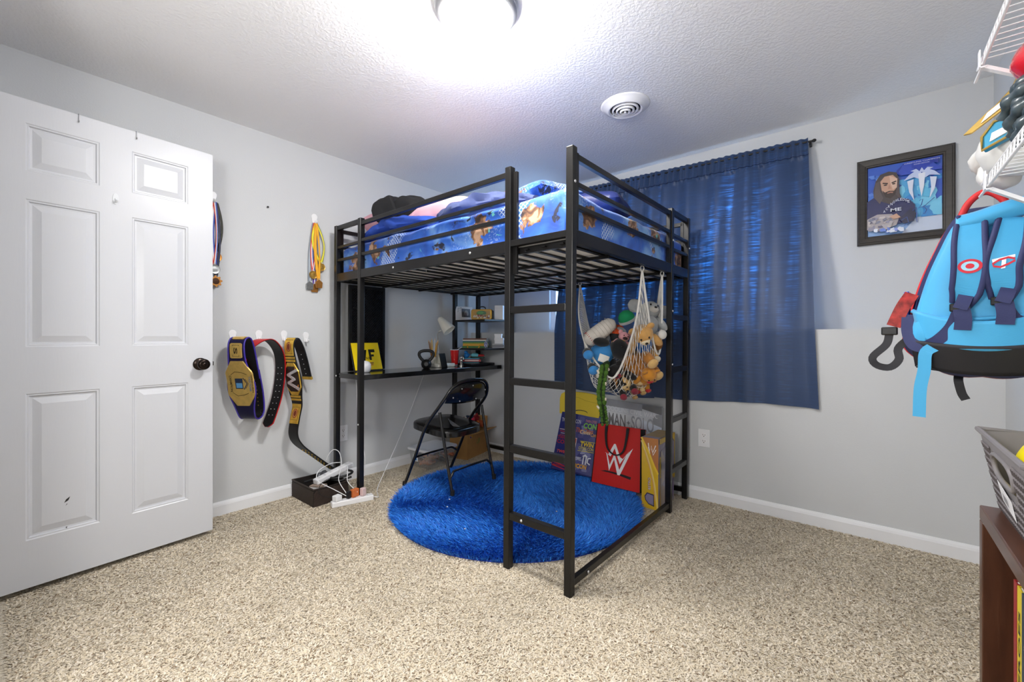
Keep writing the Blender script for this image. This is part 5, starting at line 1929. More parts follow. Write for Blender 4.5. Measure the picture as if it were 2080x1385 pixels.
obj('disc', MB().prism([(0.016 * math.cos(2 * PI * k / 24), 0.030 + 0.030 * math.sin(2 * PI * k / 24)) for k in range(24)], bfr, -0.003, 0.0), mat('badge_navy', (34, 44, 96), rough=0.4), bd)
q = Print(bfr)
q.ellipse(0, 0.030, 0.0135, 0.026, 'd8dce6').ellipse(0, 0.030, 0.011, 0.022, '2a3a86').line([(-0.006, 0.018), (0, 0.042), (0.006, 0.018)], 0.004, 'eef0f4')
obj('emblem', q, print_mat(), bd)
for k in range(3):
    book('book', (0.455, -0.192, S2Z + 0.0126 * k), LU, 0.11 - 0.008 * k, 0.085, 0.012, ['8a8c94', '74767e', 'a4a6ac'][k], ['grey book at the bottom of the small stack right on the lower shelf', 'dark grey book in the middle of the small shelf stack', 'pale grey book under the white boxes'][k])
for k, (w_, h_) in enumerate(((0.075, 0.05), (0.060, 0.035))):
    b_ = thing('white_box', ['larger white gift box on the grey books', 'small white gift box on top of the other white box'][k], 'box', (0.470, -0.178, S2Z + 0.0380 + 0.0512 * k), 0.54)
    obj('base', MB().box((0, 0, 0), (w_, 0.05, h_ * 0.6)), mat('giftbox_white', (238, 239, 242), rough=0.5), b_, bevel=0.001)
    obj('lid', MB().box((-0.002, -0.002, h_ * 0.6), (w_ + 0.002, 0.052, h_)), mat('giftbox_white', (238, 239, 242), rough=0.5), b_, bevel=0.001)

# ================================================================== FLOOR: TOTE, CARTON BY THE WALL
ctn = thing('cardboard_box', 'open brown cardboard box of toys under the desk corner', 'box', (0.318, -0.362, 0.001), 0.215)
M_CARD = mat('cardboard', (186, 140, 84), rough=0.8, var=0.06, vscale=30, bump=0.05, bscale=90)
cw, cd, ch = 0.345, 0.185, 0.22        # along y, depth (-x), height
obj('front_side', MB().box((-0.004, 0, 0), (0, cw, ch)), M_CARD, ctn)
obj('back_side', MB().box((-cd, 0, 0), (-cd + 0.004, cw, ch + 0.09)), M_CARD, ctn)
obj('near_side', MB().box((-cd + .004, 0, 0), (-0.004, 0.004, ch)), M_CARD, ctn)
obj('far_side', MB().box((-cd + .004, cw - 0.004, 0), (-0.004, cw, ch)), M_CARD, ctn)
obj('base', MB().box((-cd + .004, 0.004, 0), (-0.004, cw - 0.004, 0.004)), M_CARD, ctn)
obj('flap', MB().bar((0.0, cw / 2, ch), (0.10, cw / 2, ch + 0.022), cw - 0.01, 0.004), M_CARD, ctn)
obj('flap', MB().bar((-cd / 2, cw, ch), (-cd / 2, cw + 0.012, ch + 0.11), cd - .02, 0.004), M_CARD, ctn)
q = Print(frame((0, 0, 0), (0, 1, 0), (0, 0, 1), (1, 0, 0)))
q.text('UP', 0.15, 0.11, 0.06, 0.045, '7a8a3a', 0.02)
obj('stamp', q, print_mat(), ctn)
toy_cols = ['b02430', 'e0b040', '6a2a7a', '22304a', 'c86a30', '1a1a20', 'd4405a', '8a1a24', '3a3a8a', 'e8d8c0', '444a58', 'a8502a']
tl = ['red crumpled toy cape', 'yellow toy shirt', 'purple doll dress', 'navy toy jacket', 'orange action figure trunk', 'black toy boots', 'pink toy scarf', 'dark red toy cloak', 'indigo toy trousers', 'beige doll', 'slate grey toy vest', 'rust toy bag']
rnd = random.Random(11)
k = 0
for row in range(3):
    for c_ in range(4):
        x = -cd + 0.035 + 0.055 * row
        y = 0.05 + 0.08 * c_
        zz = 0.20 + 0.045 * (1 - abs(row - 0.6)) + 0.028 * c_ + rnd.uniform(0, 0.015)
        w = Matrix.Rotation(0.215, 3, 'Z') @ Vector((x, y, zz)) + Vector((0.318, -0.362, 0))
        tt = thing('doll_outfit', tl[k] + ' heaped in the cardboard box', 'toy', w, rnd.uniform(0, 3), 'toys heaped in the cardboard box')
        m1 = mat('toy_' + toy_cols[k], toy_cols[k], rough=0.7, var=0.2, vscale=40)
        m2 = mat('toy_' + toy_cols[(k + 5) % 12], toy_cols[(k + 5) % 12], rough=0.7, var=0.2, vscale=40)
        blob(tt, 'body', (0, 0, 0), (0.042, 0.028, 0.026), m1, rot(rnd.uniform(-.5, .5), rnd.uniform(-.6, .6), 0), 0.5, k)
        blob(tt, 'limb', (0.03, 0.018, 0.016), (0.034, 0.010, 0.011), m2, rot(0, rnd.uniform(-.8, .3), rnd.uniform(-1, 1)), 0.2, k + 3, 10, 7)
        blob(tt, 'limb', (-0.02, -0.018, 0.02), (0.030, 0.011, 0.010), m1, rot(0, rnd.uniform(-.3, .8), rnd.uniform(-1, 1)), 0.2, k + 7, 10, 7)
        k += 1

# plastic storage tub with lid
tub = thing('storage_tub', 'clear plastic storage tub with white lid full of figures', 'storage tub', (0.04, -0.785, 0.001), 0.05)
M_TUB = bpy.data.materials.new('clear_tub_plastic')
M_TUB.use_nodes = True
_nt = M_TUB.node_tree
_b = _nt.nodes['Principled BSDF']
_b.inputs['Base Color'].default_value = lin((214, 216, 220))
_b.inputs['Roughness'].default_value = 0.15
_b.inputs['Alpha'].default_value = 0.32
tw, td, th_ = 0.27, 0.315, 0.150


def tubwall(a, b_):
    pr = [(0.018, 0.0), (0.006, 0.05), (0.0, 0.145)]
    return None


def tubring(ins, z):
    r = 0.03
    pts = []
    for cxx, cyy, a0 in ((tw - ins - r, td - ins - r, 0), (ins + r, td - ins - r, PI / 2), (ins + r, ins + r, PI), (tw - ins - r, ins + r, 1.5 * PI)):
        for k in range(6):
            a = a0 + PI / 2 * k / 5
            pts.append((cxx + r * math.cos(a), cyy + r * math.sin(a), z))
    return pts


def loft(rings, cap0=True, cap1=True):
    n = len(rings[0])
    mb = MB()
    vs_ = [p for r in rings for p in r]
    fs = []
    for i in range(len(rings) - 1):
        for k in range(n):
            l = (k + 1) % n
            fs.append((i * n + k, i * n + l, i * n + n + l, i * n + n + k))
    if cap0:
        fs.append(tuple(range(n - 1, -1, -1)))
    if cap1:
        fs.append(tuple((len(rings) - 1) * n + k for k in range(n)))
    return mb.add(vs_, fs)


obj('tub', loft([tubring(0.022, 0.0), tubring(0.018, 0.004), tubring(0.006, 0.10), tubring(0.004, th_)], True, False), M_TUB, tub, smooth=True)
obj('lid', loft([tubring(-0.006, th_ - 0.012), tubring(-0.008, th_ - 0.002), tubring(-0.006, th_ + 0.006), tubring(0.012, th_ + 0.010), tubring(0.018, th_ + 0.006), tubring(0.05, th_ + 0.007)], True, True), mat('lid_white', (226, 227, 231), rough=0.35), tub, smooth=True)
obj('label', MB().box((0.06, 0.008, 0.05), (0.12, 0.0095, 0.10)), mat('tub_label', (238, 240, 244), rough=0.5), tub)
obj('label_mark', MB().box((0.066, 0.0072, 0.058), (0.105, 0.008, 0.075)), mat('label_blue', (40, 140, 210), rough=0.5), tub)
fl = ['brown action figure lying in the clear tub', 'navy action figure in the clear tub', 'orange-skinned wrestling figure in the clear tub', 'tan wrestling figure at the front of the tub', 'dark grey figure at the bottom of the tub', 'cream figure leaning in the tub corner', 'black figure across the tub', 'rust figure near the tub rim']
fc = ['7a4a30', '232a4c', 'c07848', 'b88a5c', '3a3c44', 'd6c6ac', '1c1c20', '9a5230']
for k in range(8):
    lx, ly = 0.065 + 0.05 * (k % 4), 0.09 + 0.14 * (k // 4)
    w = Matrix.Rotation(0.05, 3, 'Z') @ Vector((lx, ly, 0.032 + 0.052 * (k % 2))) + Vector((0.04, -0.785, 0.0))
    tt = thing('action_figure', fl[k], 'toy', w, 0.5 * k, 'figures inside the clear tub')
    m1 = mat('fig_' + fc[k], fc[k], rough=0.6, var=0.2, vscale=50)
    blob(tt, 'torso', (0, 0, 0), (0.034, 0.022, 0.020), m1, None, 0.15, k, 12, 8)
    blob(tt, 'head', (0.042, 0, 0.004), (0.014, 0.013, 0.013), mat('fig_skin', (196, 140, 104), rough=0.6), None, 0, 0, 10, 7)
    for s in (-1, 1):
        obj('leg', MB().tube([(-0.025, s * 0.010, 0), (-0.055, s * 0.016, 0.006), (-0.078, s * 0.014, -0.004)], [0.011, 0.010, 0.008], 7), m1, tt, smooth=True)
        obj('arm', MB().tube([(0.022, s * 0.022, 0.004), (0.010, s * 0.038, 0.008), (-0.012, s * 0.040, 0.012)], [0.009, 0.008, 0.006], 7), mat('fig_skin', (196, 140, 104), rough=0.6), tt, smooth=True)

# ================================================================== TOY NET UNDER THE BED
K1, K2, K3 = (1.42, -0.322, 1.437), (2.035, -0.69, 1.437), (2.045, -0.42, 1.437)
e_front = spline([K1, (1.528, -0.516, 1.216), (1.676, -0.683, 1.025), (1.778, -0.696, 0.896), (1.849, -0.679, 0.831), (1.91, -0.665, 0.927), (1.989, -0.665, 1.167), K2], 60)
e_back = spline([K1, (1.537, -0.341, 1.053), (1.705, -0.294, 0.955), (1.90, -0.25, 1.086), K3], 60)
mid = spline([K1, (1.68, -0.61, 0.84), (1.79, -0.557, 0.738), (1.879, -0.482, 0.705), (1.97, -0.42, 0.80), (2.02, -0.419, 0.966)], 60)


def net_at(s, t, off=0.0):
    i = min(max(s, 0), 1) * 59
    k = int(min(i, 58))
    f = i - k
    F = e_front[k] * (1 - f) + e_front[k + 1] * f
    B = e_back[k] * (1 - f) + e_back[k + 1] * f
    M_ = mid[k] * (1 - f) + mid[k + 1] * f
    return F * (1 - t) * (1 - 2 * t) + M_ * 4 * t * (1 - t) + B * t * (2 * t - 1)


netobj = thing('toy_hammock_net', 'white net toy hammock hung from the bed slats, bulging with plush toys', 'net', (0, 0, 0))
M_NET = mat('net_cotton', (232, 230, 224), rough=0.7)
nm = MB()
for sgn in (1, -1):
    for k in range(-11, 45):
        s0_ = k / 34.0
        pts = []
        for j in range(29):
            t = j / 28
            s = s0_ + sgn * 0.30 * t + (0.30 if sgn < 0 else 0)
            if 0.06 <= s <= 1.0:
                pts.append(net_at(s, t))
            elif len(pts) > 1:
                break
            else:
                pts = []
        if len(pts) > 2:
            nm.tube(pts, 0.0016, 4, caps=False)
so = obj('netting', nm, M_NET, netobj, smooth=True)
so['kind'] = 'stuff'
obj('edge_tape', MB().tube(e_front, 0.0062, 8), M_NET, netobj, smooth=True)
obj('edge_tape', MB().tube(e_back, 0.0062, 8), M_NET, netobj, smooth=True)
er = [net_at(1.0, j / 30) for j in range(31)]
obj('edge_tape', MB().tube(er, 0.0062, 8), M_NET, netobj, smooth=True)
for K in (K1, K2, K3):
    obj('hanging_loop', MB().tube([(K[0], K[1], K[2] + 0.016 * math.sin(a)) if False else (K[0] + 0.010 * math.cos(a), K[1], K[2] + 0.014 + 0.014 * math.sin(a)) for a in [2 * PI * j / 16 for j in range(16)]], 0.003, 6, closed=True), M_NET, netobj, smooth=True)


def plush(name, label, loc, R, s, cols, ears='round', muzzle=True, shirt=None):
    """soft toy: body, head, ears, four limbs, face; local z is the toy's up"""
    t = thing(name, label, 'plush toy', loc, 0, 'plush toys in the net')
    t.rotation_euler = R.to_euler()
    fur = mat('plush_' + cols[0], cols[0], rough=0.95, var=0.12, vscale=40, bump=0.35, bscale=130, sheen=0.3)
    acc = mat('plush_' + cols[1], cols[1], rough=0.95, var=0.1, vscale=40, bump=0.3, bscale=130, sheen=0.3)
    bodym = fur if not shirt else mat('plush_' + shirt, shirt, rough=0.85, var=0.1, vscale=30, bump=0.2, bscale=90)
    blob(t, 'body', (0, 0, 0), (0.052 * s, 0.045 * s, 0.060 * s), bodym, None, 0.1, 1, 20, 14)
    hd_ = blob(t, 'head', (0.008 * s, 0, 0.082 * s), (0.044 * s, 0.046 * s, 0.040 * s), fur, None, 0.06, 2, 20, 14)
    if muzzle:
        blob(t, 'muzzle', (0.045 * s, 0, 0.074 * s), (0.018 * s, 0.022 * s, 0.015 * s), acc)
        blob(t, 'nose', (0.062 * s, 0, 0.080 * s), (0.005 * s, 0.007 * s, 0.005 * s), mat('plush_nose', (26, 20, 20), rough=0.4))
    for sg in (-1, 1):
        blob(t, 'eye', (0.044 * s, sg * 0.017 * s, 0.094 * s), (0.005 * s, 0.005 * s, 0.006 * s), mat('plush_eye', (14, 14, 16), rough=0.2))
        if ears == 'round':
            blob(t, 'ear', (0.0, sg * 0.040 * s, 0.112 * s), (0.010 * s, 0.018 * s, 0.019 * s), fur)
        elif ears == 'big':
            blob(t, 'ear', (-0.004 * s, sg * 0.072 * s, 0.090 * s), (0.010 * s, 0.036 * s, 0.034 * s), fur, None, 0.15, 4)
        blob(t, 'arm', (0.020 * s, sg * 0.056 * s, 0.020 * s), (0.018 * s, 0.020 * s, 0.040 * s), fur, rot(sg * 0.5, -0.5, 0))
        lg = blob(t, 'leg', (0.040 * s, sg * 0.034 * s, -0.050 * s), (0.044 * s, 0.021 * s, 0.021 * s), fur)
        blob(t, 'paw', (0.080 * s, sg * 0.035 * s, -0.048 * s), (0.012 * s, 0.020 * s, 0.022 * s), acc)
    return t


def face_cam(tilt=0.0, roll=0.0, yaw=0.0):
    """toy's local x towards the ladder side of the room"""
    return Matrix.Rotation(-0.9 + yaw, 3, 'Z') @ Matrix.Rotation(tilt, 3, 'Y') @ Matrix.Rotation(roll, 3, 'X')


plush('plush_elephant', 'grey plush elephant with big ears at the top right of the net', (1.955, -0.415, 1.135), face_cam(-0.2, -0.2, 0.2), 1.3, ('a9abab', 'd8d4cc'), 'big')
cap = thing('knit_hat', 'round green knitted cap beside the grey elephant', 'cap', (1.862, -0.515, 1.185))
obj('crown', MB().lathe([(0.048, -0.01), (0.05, 0.0), (0.046, 0.022), (0.03, 0.042), (0.012, 0.05), (0, 0.051)], 24, (0, 0, 0), rot(0.5, -0.2, 0)), mat('plush_green', (20, 134, 84), rough=0.9, bump=0.2, bscale=100), cap, smooth=True)
obj('band', MB().lathe([(0.049, -0.022), (0.053, -0.02), (0.053, -0.006), (0.049, -0.004)], 24, (0, 0, 0), rot(0.5, -0.2, 0)), mat('plush_a9abab', 'a9abab'), cap, smooth=True)
# baseball-bat pillow
bat = thing('baseball_pillow', 'white rolled baseball pillow with red stitching on the left of the net', 'pillow', (1.744, -0.627, 1.105))
bd_ = (Vector((1.798, -0.581, 1.16)) - Vector((1.69, -0.672, 1.055))).normalized()
M_BB = mat('baseball_white', (216, 210, 202), rough=0.85, var=0.06, vscale=20, bump=0.3, bscale=60)
bp_ = [(bd_ * a) for a in (-0.112, -0.105, -0.085, -0.05, 0.0, 0.05, 0.085, 0.102, 0.108)]
obj('roll', MB().tube(bp_, [0.012, 0.030, 0.045, 0.050, 0.050, 0.046, 0.038, 0.020, 0.008], 24), M_BB, bat, smooth=True)
sm = bd_.cross(Vector((0, 0, 1))).normalized()
su = sm.cross(bd_)
for k in range(10):
    a = -0.7 + 2.6 * k / 9
    base = bd_ * -0.078 + (sm * math.cos(a) + su * math.sin(a)) * 0.0465
    obj('stitch', MB().tube([base - bd_ * 0.006, base + (sm * math.cos(a + .15) + su * math.sin(a + .15)) * 0.001 + bd_ * 0.008 - sm * 0.003], 0.0016, 5), mat('stitch_red', (176, 36, 36), rough=0.7), bat)
for k in range(6):
    c0 = bd_ * (-0.04 + 0.022 * k)
    obj('seam', MB().tube([c0 + (sm * math.cos(a) + su * math.sin(a)) * 0.0498 for a in [2 * PI * j / 20 for j in range(20)]], 0.0012, 4, closed=True), mat('seam_cream', (190, 182, 172), rough=0.8), bat)
plush('plush_penguin', 'grey and black plush toy with an orange-red scarf behind the baseball pillow', (1.80, -0.53, 1.075), face_cam(-0.1, 0.5, -0.3), 0.85, ('8d8f92', 'd9a03c'), 'none', True, '2a2a2e')
sc2 = thing('plush_scarf', 'orange-red scarf band around the grey plush toy', 'scarf', (1.80, -0.53, 1.115))
obj('band', MB().lathe([(0.040, -0.012), (0.046, -0.010), (0.046, 0.012), (0.040, 0.013)], 24, (0, 0, 0), rot(0.5, 0.3, 0)), mat('scarf_orange', (222, 84, 40), rough=0.85), sc2, smooth=True)
plush('plush_shirt_toy', 'bright blue plush toy with black trim at the left of the net', (1.745, -0.625, 0.965), face_cam(0.2, -1.25, -0.1), 1.4, ('1a1c20', '3a86c8'), 'none', False, '3f8ed0')
pt = thing('white_tag', 'white cloth tag on the blue plush toy', 'tag', (1.808, -0.705, 0.945))
tf_ = frame((0, 0, 0), (0.72, 0.64, -0.35), (0.25, 0.15, 0.95))
obj('cloth', MB().grid(lambda a, b_: tf_((a - .5) * 0.062, (b_ - .5) * 0.045, 0.004 * math.sin(a * 4)), 10, 6), mat('tag_white', (228, 226, 220), rough=0.8), pt, smooth=True, solid=0.002)
obj('stitching', MB().tube([tf_(-0.026, -0.018, 0.004), tf_(0.026, -0.018, 0.004)], 0.0008, 4), mat('seam_cream', (190, 182, 172)), pt)
plush('plush_pig', 'small pink plush toy with dark markings in the centre of the net', (1.845, -0.565, 1.02), face_cam(0.2, -0.3, 0.1), 0.72, ('d89aa2', '3a2226'), 'round')
plush('plush_lion', 'tan plush lion in a blue shirt pressed against the net', (1.945, -0.475, 1.04), face_cam(0.9, 0.5, 0.3), 1.32, ('d2a05c', 'e8d8b8'), 'round', True, '2c6cc0')
plush('plush_bear', 'golden brown plush bear low in the net', (1.905, -0.49, 0.90), face_cam(0.5, 2.2, 0.3), 1.5, ('b87a34', 'd8b070'), 'round')
plush('plush_dog', 'honey yellow plush dog with red collar at the bottom right of the net', (1.945, -0.47, 0.83), face_cam(1.2, 0.3, 0.5), 1.0, ('c8862c', 'b4282a'), 'round')
plush('plush_cat', 'black plush cat at the bottom of the net', (1.855, -0.56, 0.81), face_cam(0.5, 0.6, 0.0), 1.05, ('1c1a1c', '8a2a3a'), 'round')
plush('plush_rabbit', 'sand coloured plush toy resting on the very bottom of the net', (1.88, -0.49, 0.785), face_cam(1.0, 1.2, 0.4), 0.9, ('d8bc88', 'c09a60'), 'none')
blb = thing('plush_ball', 'round brown plush ball peeking out at the right of the net', (0, 0, 0) and 'ball' or 'ball', (2.0, -0.40, 1.03))
blob(blb, 'ball', (0, 0, 0), (0.04, 0.04, 0.042), mat('plush_brown', (136, 88, 40), rough=0.95, bump=0.4, bscale=120), None, 0.06, 2)
obj('seam', MB().tube([(0.0405 * math.cos(a), 0.0405 * math.sin(a), 0.0) for a in [2 * PI * j / 24 for j in range(24)]], 0.0012, 5, closed=True), mat('seam_dark', (80, 50, 24)), blb)

# green bumpy plush snake hanging out of the net
sn = thing('plush_snake', 'green bumpy plush snake dangling from the front of the net', 'plush toy', (1.815, -0.715, 0.90))
M_GR = mat('snake_green', (70, 106, 36), rough=0.9, var=0.25, vscale=50, bump=0.4, bscale=120)
M_GR2 = mat('snake_dark', (34, 52, 26), rough=0.9, var=0.2, vscale=50)
obj('body', MB().tube(spline([(0.01, 0.03, 0.02), (0.0, 0.0, 0.0), (-0.012, -0.004, -0.08), (-0.018, -0.008, -0.16), (-0.006, -0.006, -0.24), (0.006, -0.006, -0.33)], 30), [0.016] * 10 + [0.018] * 12 + [0.012] * 8, 10), M_GR2, sn, smooth=True)
rnd = random.Random(5)
spn = spline([(0.0, 0.0, 0.0), (-0.012, -0.004, -0.08), (-0.018, -0.008, -0.16), (-0.006, -0.006, -0.24), (0.006, -0.006, -0.33)], 24)
for i, p in enumerate(spn):
    for s in (-1, 1):
        r = rnd.uniform(0.010, 0.015) * (1.0 if i < 16 else 0.8)
        blob(sn, 'scale_bump', (p[0] + s * 0.014 * 0.77 + 0.008, p[1] + s * 0.014 * 0.64 - 0.010, p[2] + rnd.uniform(-.004, .004)), (r, r, r), M_GR, None, 0.2, i, 8, 6)
for zz, s in ((-0.10, 1), (-0.19, 1), (-0.235, -1), (-0.03, -1)):
    blob(sn, 'tooth', (s * 0.016 - 0.004, s * 0.012 - 0.02, zz), (0.008, 0.006, 0.014), mat('tooth_cream', (222, 212, 190), rough=0.8), rot(0.3, s * 0.5, 0), 0, 0, 8, 6)
gl = thing('plush_glove', 'cream cartoon glove hanging below the blue plush toy', 'plush toy', (1.778, -0.705, 0.855))
M_GL = mat('glove_cream', (216, 208, 190), rough=0.9, bump=0.2, bscale=80)
blob(gl, 'palm', (0, 0, 0), (0.022, 0.016, 0.030), M_GL)
blob(gl, 'cuff', (0.006, 0, -0.045), (0.017, 0.013, 0.024), M_GL)
for k in range(3):
    blob(gl, 'finger', (0.014 * (k - 1) + 0.03, 0.012 * (k - 1), 0.028), (0.018, 0.010, 0.012), M_GL, rot(0, -0.5 + 0.3 * k, 0.6))

# ================================================================== THINGS LEANING UNDER THE CURTAIN
# convention bag with a yellow foam board in it
cb = thing('shopping_bag', 'navy convention shopping bag covered in colourful logos, leaning on the wall', 'bag', (1.262, -0.19, 0.040))
cfu = Vector((0.02, 0.115, 0.44)).normalized()
cf_ = frame((0, 0, 0), (1, 0.02, 0), cfu, Vector((1, 0.02, 0)).cross(cfu))
bagpoly = [(-0.185, 0.0), (0.185, 0.0), (0.170, 0.452), (-0.172, 0.452)]
obj('bag_body', MB().prism(bagpoly, cf_, -0.035, 0.0), mat('bag_navy', (32, 40, 112), rough=0.28, var=0.25, vscale=7, coat=0.3), cb, bevel=0.004)
q = Print(cf_)
q.poly([(-0.03, 0.02), (0.18, 0.01), (0.165, 0.445), (-0.02, 0.445)], '474a86')
q.blotches(0.0, 0.03, 0.155, 0.43, ['5a5c98', '7a7cae', '3c3f7c', '9a9cc4', '54528e'], 26, 0.04, 9)
q.text('TWIN CITIES CON', -0.155, 0.375, 0.17, 0.030, 'd8d8e4', 0.01)
q.line([(-0.16, 0.315), (-0.09, 0.315)], 0.006, 'c8b8c0').line([(-0.155, 0.300), (-0.08, 0.300)], 0.006, 'b84040').line([(-0.145, 0.285), (-0.09, 0.285)], 0.005, 'c8c0c8').line([(-0.15, 0.27), (-0.09, 0.27)], 0.005, '9a4a50')
q.text('CON', -0.165, 0.205, 0.10, 0.03, 'b02a34', 0.02).text('TWIN', -0.165, 0.24, 0.09, 0.025, 'a82a34', 0.02)
q.text('TWIN', -0.155, 0.135, 0.09, 0.022, 'd84a3c', 0.02, 0.2)
q.text('TWIN CITIES', 0.055, 0.392, 0.095, 0.020, 'd88c94', 0.01).text('CON', 0.045, 0.345, 0.11, 0.042, '8ad05a', 0.03)
q.text('The Cities', -0.02, 0.310, 0.15, 0.036, 'c8643c', 0.02, 0.2).text('Cities', 0.02, 0.302, 0.09, 0.03, 'f0d8b0', 0.02, 0.2).text('Con', 0.115, 0.292, 0.045, 0.028, 'e8b060', 0.02, 0.1)
q.rect(-0.04, 0.135, 0.008, 0.265, 'e8dcdc').rect(-0.036, 0.225, 0.004, 0.26, 'd2523a').rect(-0.036, 0.14, 0.004, 0.19, 'd2523a').text('CON', -0.034, 0.197, 0.036, 0.022, '20202c', 0.01)
q.line([(0.04, 0.248), (0.165, 0.250)], 0.004, 'e8d83a').text('TWIN', 0.045, 0.212, 0.11, 0.032, 'f0d020', 0.03).text('CITIES CON', 0.035, 0.186, 0.125, 0.022, 'e8d83a', 0.01).line([(0.03, 0.176), (0.165, 0.178)], 0.004, 'e8d83a')
q.text('TWIN CITIES', -0.03, 0.105, 0.10, 0.024, 'e4e6ee', 0.01).poly([(0.075, 0.14), (0.10, 0.158), (0.125, 0.14), (0.118, 0.14), (0.118, 0.085), (0.108, 0.08), (0.108, 0.14), (0.094, 0.14), (0.094, 0.08), (0.085, 0.085), (0.085, 0.14)], 'e4e6ee').line([(0.15, 0.135), (0.128, 0.13), (0.126, 0.1), (0.15, 0.088)], 0.010, 'e4e6ee')
q.text('MINICON', -0.035, 0.048, 0.16, 0.032, 'f0b020', 0.03)
q.line([(-0.175, 0.045), (-0.17, 0.06), (-0.10, 0.05), (-0.05, 0.04), (-0.05, 0.018), (-0.10, 0.025), (-0.17, 0.035), (-0.175, 0.045)], 0.007, 'c02a34').text('MARVELOUS', -0.16, 0.033, 0.10, 0.014, 'c02a34', 0.01)
obj('logos', q, print_mat('bag_ink', 0.3, 0.3), cb)
obj('handle', MB().tube(spline([cf_(-0.06, 0.45, -0.002), cf_(-0.05, 0.47, 0.006), cf_(0, 0.478, 0.008), cf_(0.05, 0.47, 0.006), cf_(0.06, 0.45, -0.002)], 24), 0.003, 6), mat('bag_handle', (24, 26, 60), rough=0.6), cb)
yb = thing('foam_board', 'yellow rounded foam board sticking out of the navy bag', 'foam board', (1.258, -0.056, 0.470))
yf_ = frame((0, 0, 0), (1, 0.0, 0), (0.03, 0.03, 1), (0, -1, 0.03))
yq = [(-0.175, -0.012), (0.180, -0.012), (0.183, 0.11), (0.17, 0.15), (0.13, 0.165), (0.05, 0.172), (-0.06, 0.172), (-0.13, 0.165), (-0.165, 0.148), (-0.178, 0.11)]
obj('board', MB().prism(yq, yf_, 0.0, 0.022), mat('foam_yellow', (226, 198, 62), rough=0.7, var=0.05, vscale=8), yb, bevel=0.006, bseg=3)
obj('crease', MB().tube([yf_(-0.13, 0.105, 0.0225), yf_(-0.08, 0.128, 0.0225), (yf_(0.0, 0.130, 0.0225)), yf_(0.06, 0.112, 0.0225), yf_(0.17, 0.098, 0.0225)], 0.0012, 5), mat('foam_crease', (176, 150, 44), rough=0.8), yb)

# silver sign in clear plastic
sg = thing('event_sign', 'silver cardboard sign reading civil war in clear plastic behind the red tote', 'sign', (1.405, -0.062, 0.018))
sf_ = frame((0, 0, 0), (1, 0, 0), (0, 0.02, 1), (0, -1, 0.02))
obj('board', MB().prism([(0, 0), (0.505, 0), (0.505, 0.575), (0, 0.595)], sf_, -0.006, 0.0), mat('sign_back', (120, 122, 128), rough=0.5), sg)
q = Print(sf_)
q.poly([(0.004, 0.01), (0.50, 0.01), (0.50, 0.57), (0.004, 0.588)], 'c8ccd4')
q.poly([(0.004, 0.545), (0.36, 0.53), (0.36, 0.575), (0.004, 0.588)], '7c7e88')
q.poly([(0.36, 0.545), (0.50, 0.515), (0.50, 0.57), (0.36, 0.575)], '2c2c30')
q.poly([(0.43, 0.40), (0.50, 0.38), (0.50, 0.52), (0.44, 0.51)], '7c7e86')
q.poly([(0.0, 0.39), (0.34, 0.37), (0.34, 0.49), (0.0, 0.51)], 'dadde2')
q.poly([(0.36, 0.36), (0.50, 0.34), (0.50, 0.43), (0.36, 0.47)], 'd4deee')
q.text('BLOODLINE CIVIL WAR.', 0.045, 0.512, 0.425, 0.034, 'e6e8ec', 0.012, 0, 0, -0.055)
q.text('ROMAN', 0.01, 0.405, 0.225, 0.095, '4a4a50', 0.015, 0, 0, -0.05).text('+', 0.245, 0.42, 0.025, 0.028, '54565e', 0.01).text('SOLO', 0.28, 0.392, 0.165, 0.098, '90949e', 0.015, 0, 0, -0.05)
q.blotches(0.04, 0.345, 0.40, 0.385, ['2c2a30', 'd8b8a4', '8a3a4a', '54525c', 'c8ccd6', '3a3238'], 30, 0.014, 4)
obj('artwork', q, print_mat('sign_ink', 0.25, 0.4), sg)
M_FILM = bpy.data.materials.new('clear_wrap_film')
M_FILM.use_nodes = True
_b = M_FILM.node_tree.nodes['Principled BSDF']
_b.inputs['Base Color'].default_value = (0.9, 0.92, 0.95, 1)
_b.inputs['Roughness'].default_value = 0.08
_b.inputs['Alpha'].default_value = 0.16
_b.inputs['Specular IOR Level'].default_value = 0.8


def film(a, b_):
    w = 0.007 + 0.006 * mnoise.noise(Vector((a * 9, b_ * 5, 1.0))) + 0.004 * mnoise.noise(Vector((a * 22, b_ * 4, 7.0)))
    return sf_(-0.004 + 0.53 * a, 0.0 + 0.60 * b_ - 0.03 * a, w + 0.004)


obj('wrap', MB().grid(film, 50, 30), M_FILM, sg, smooth=True)

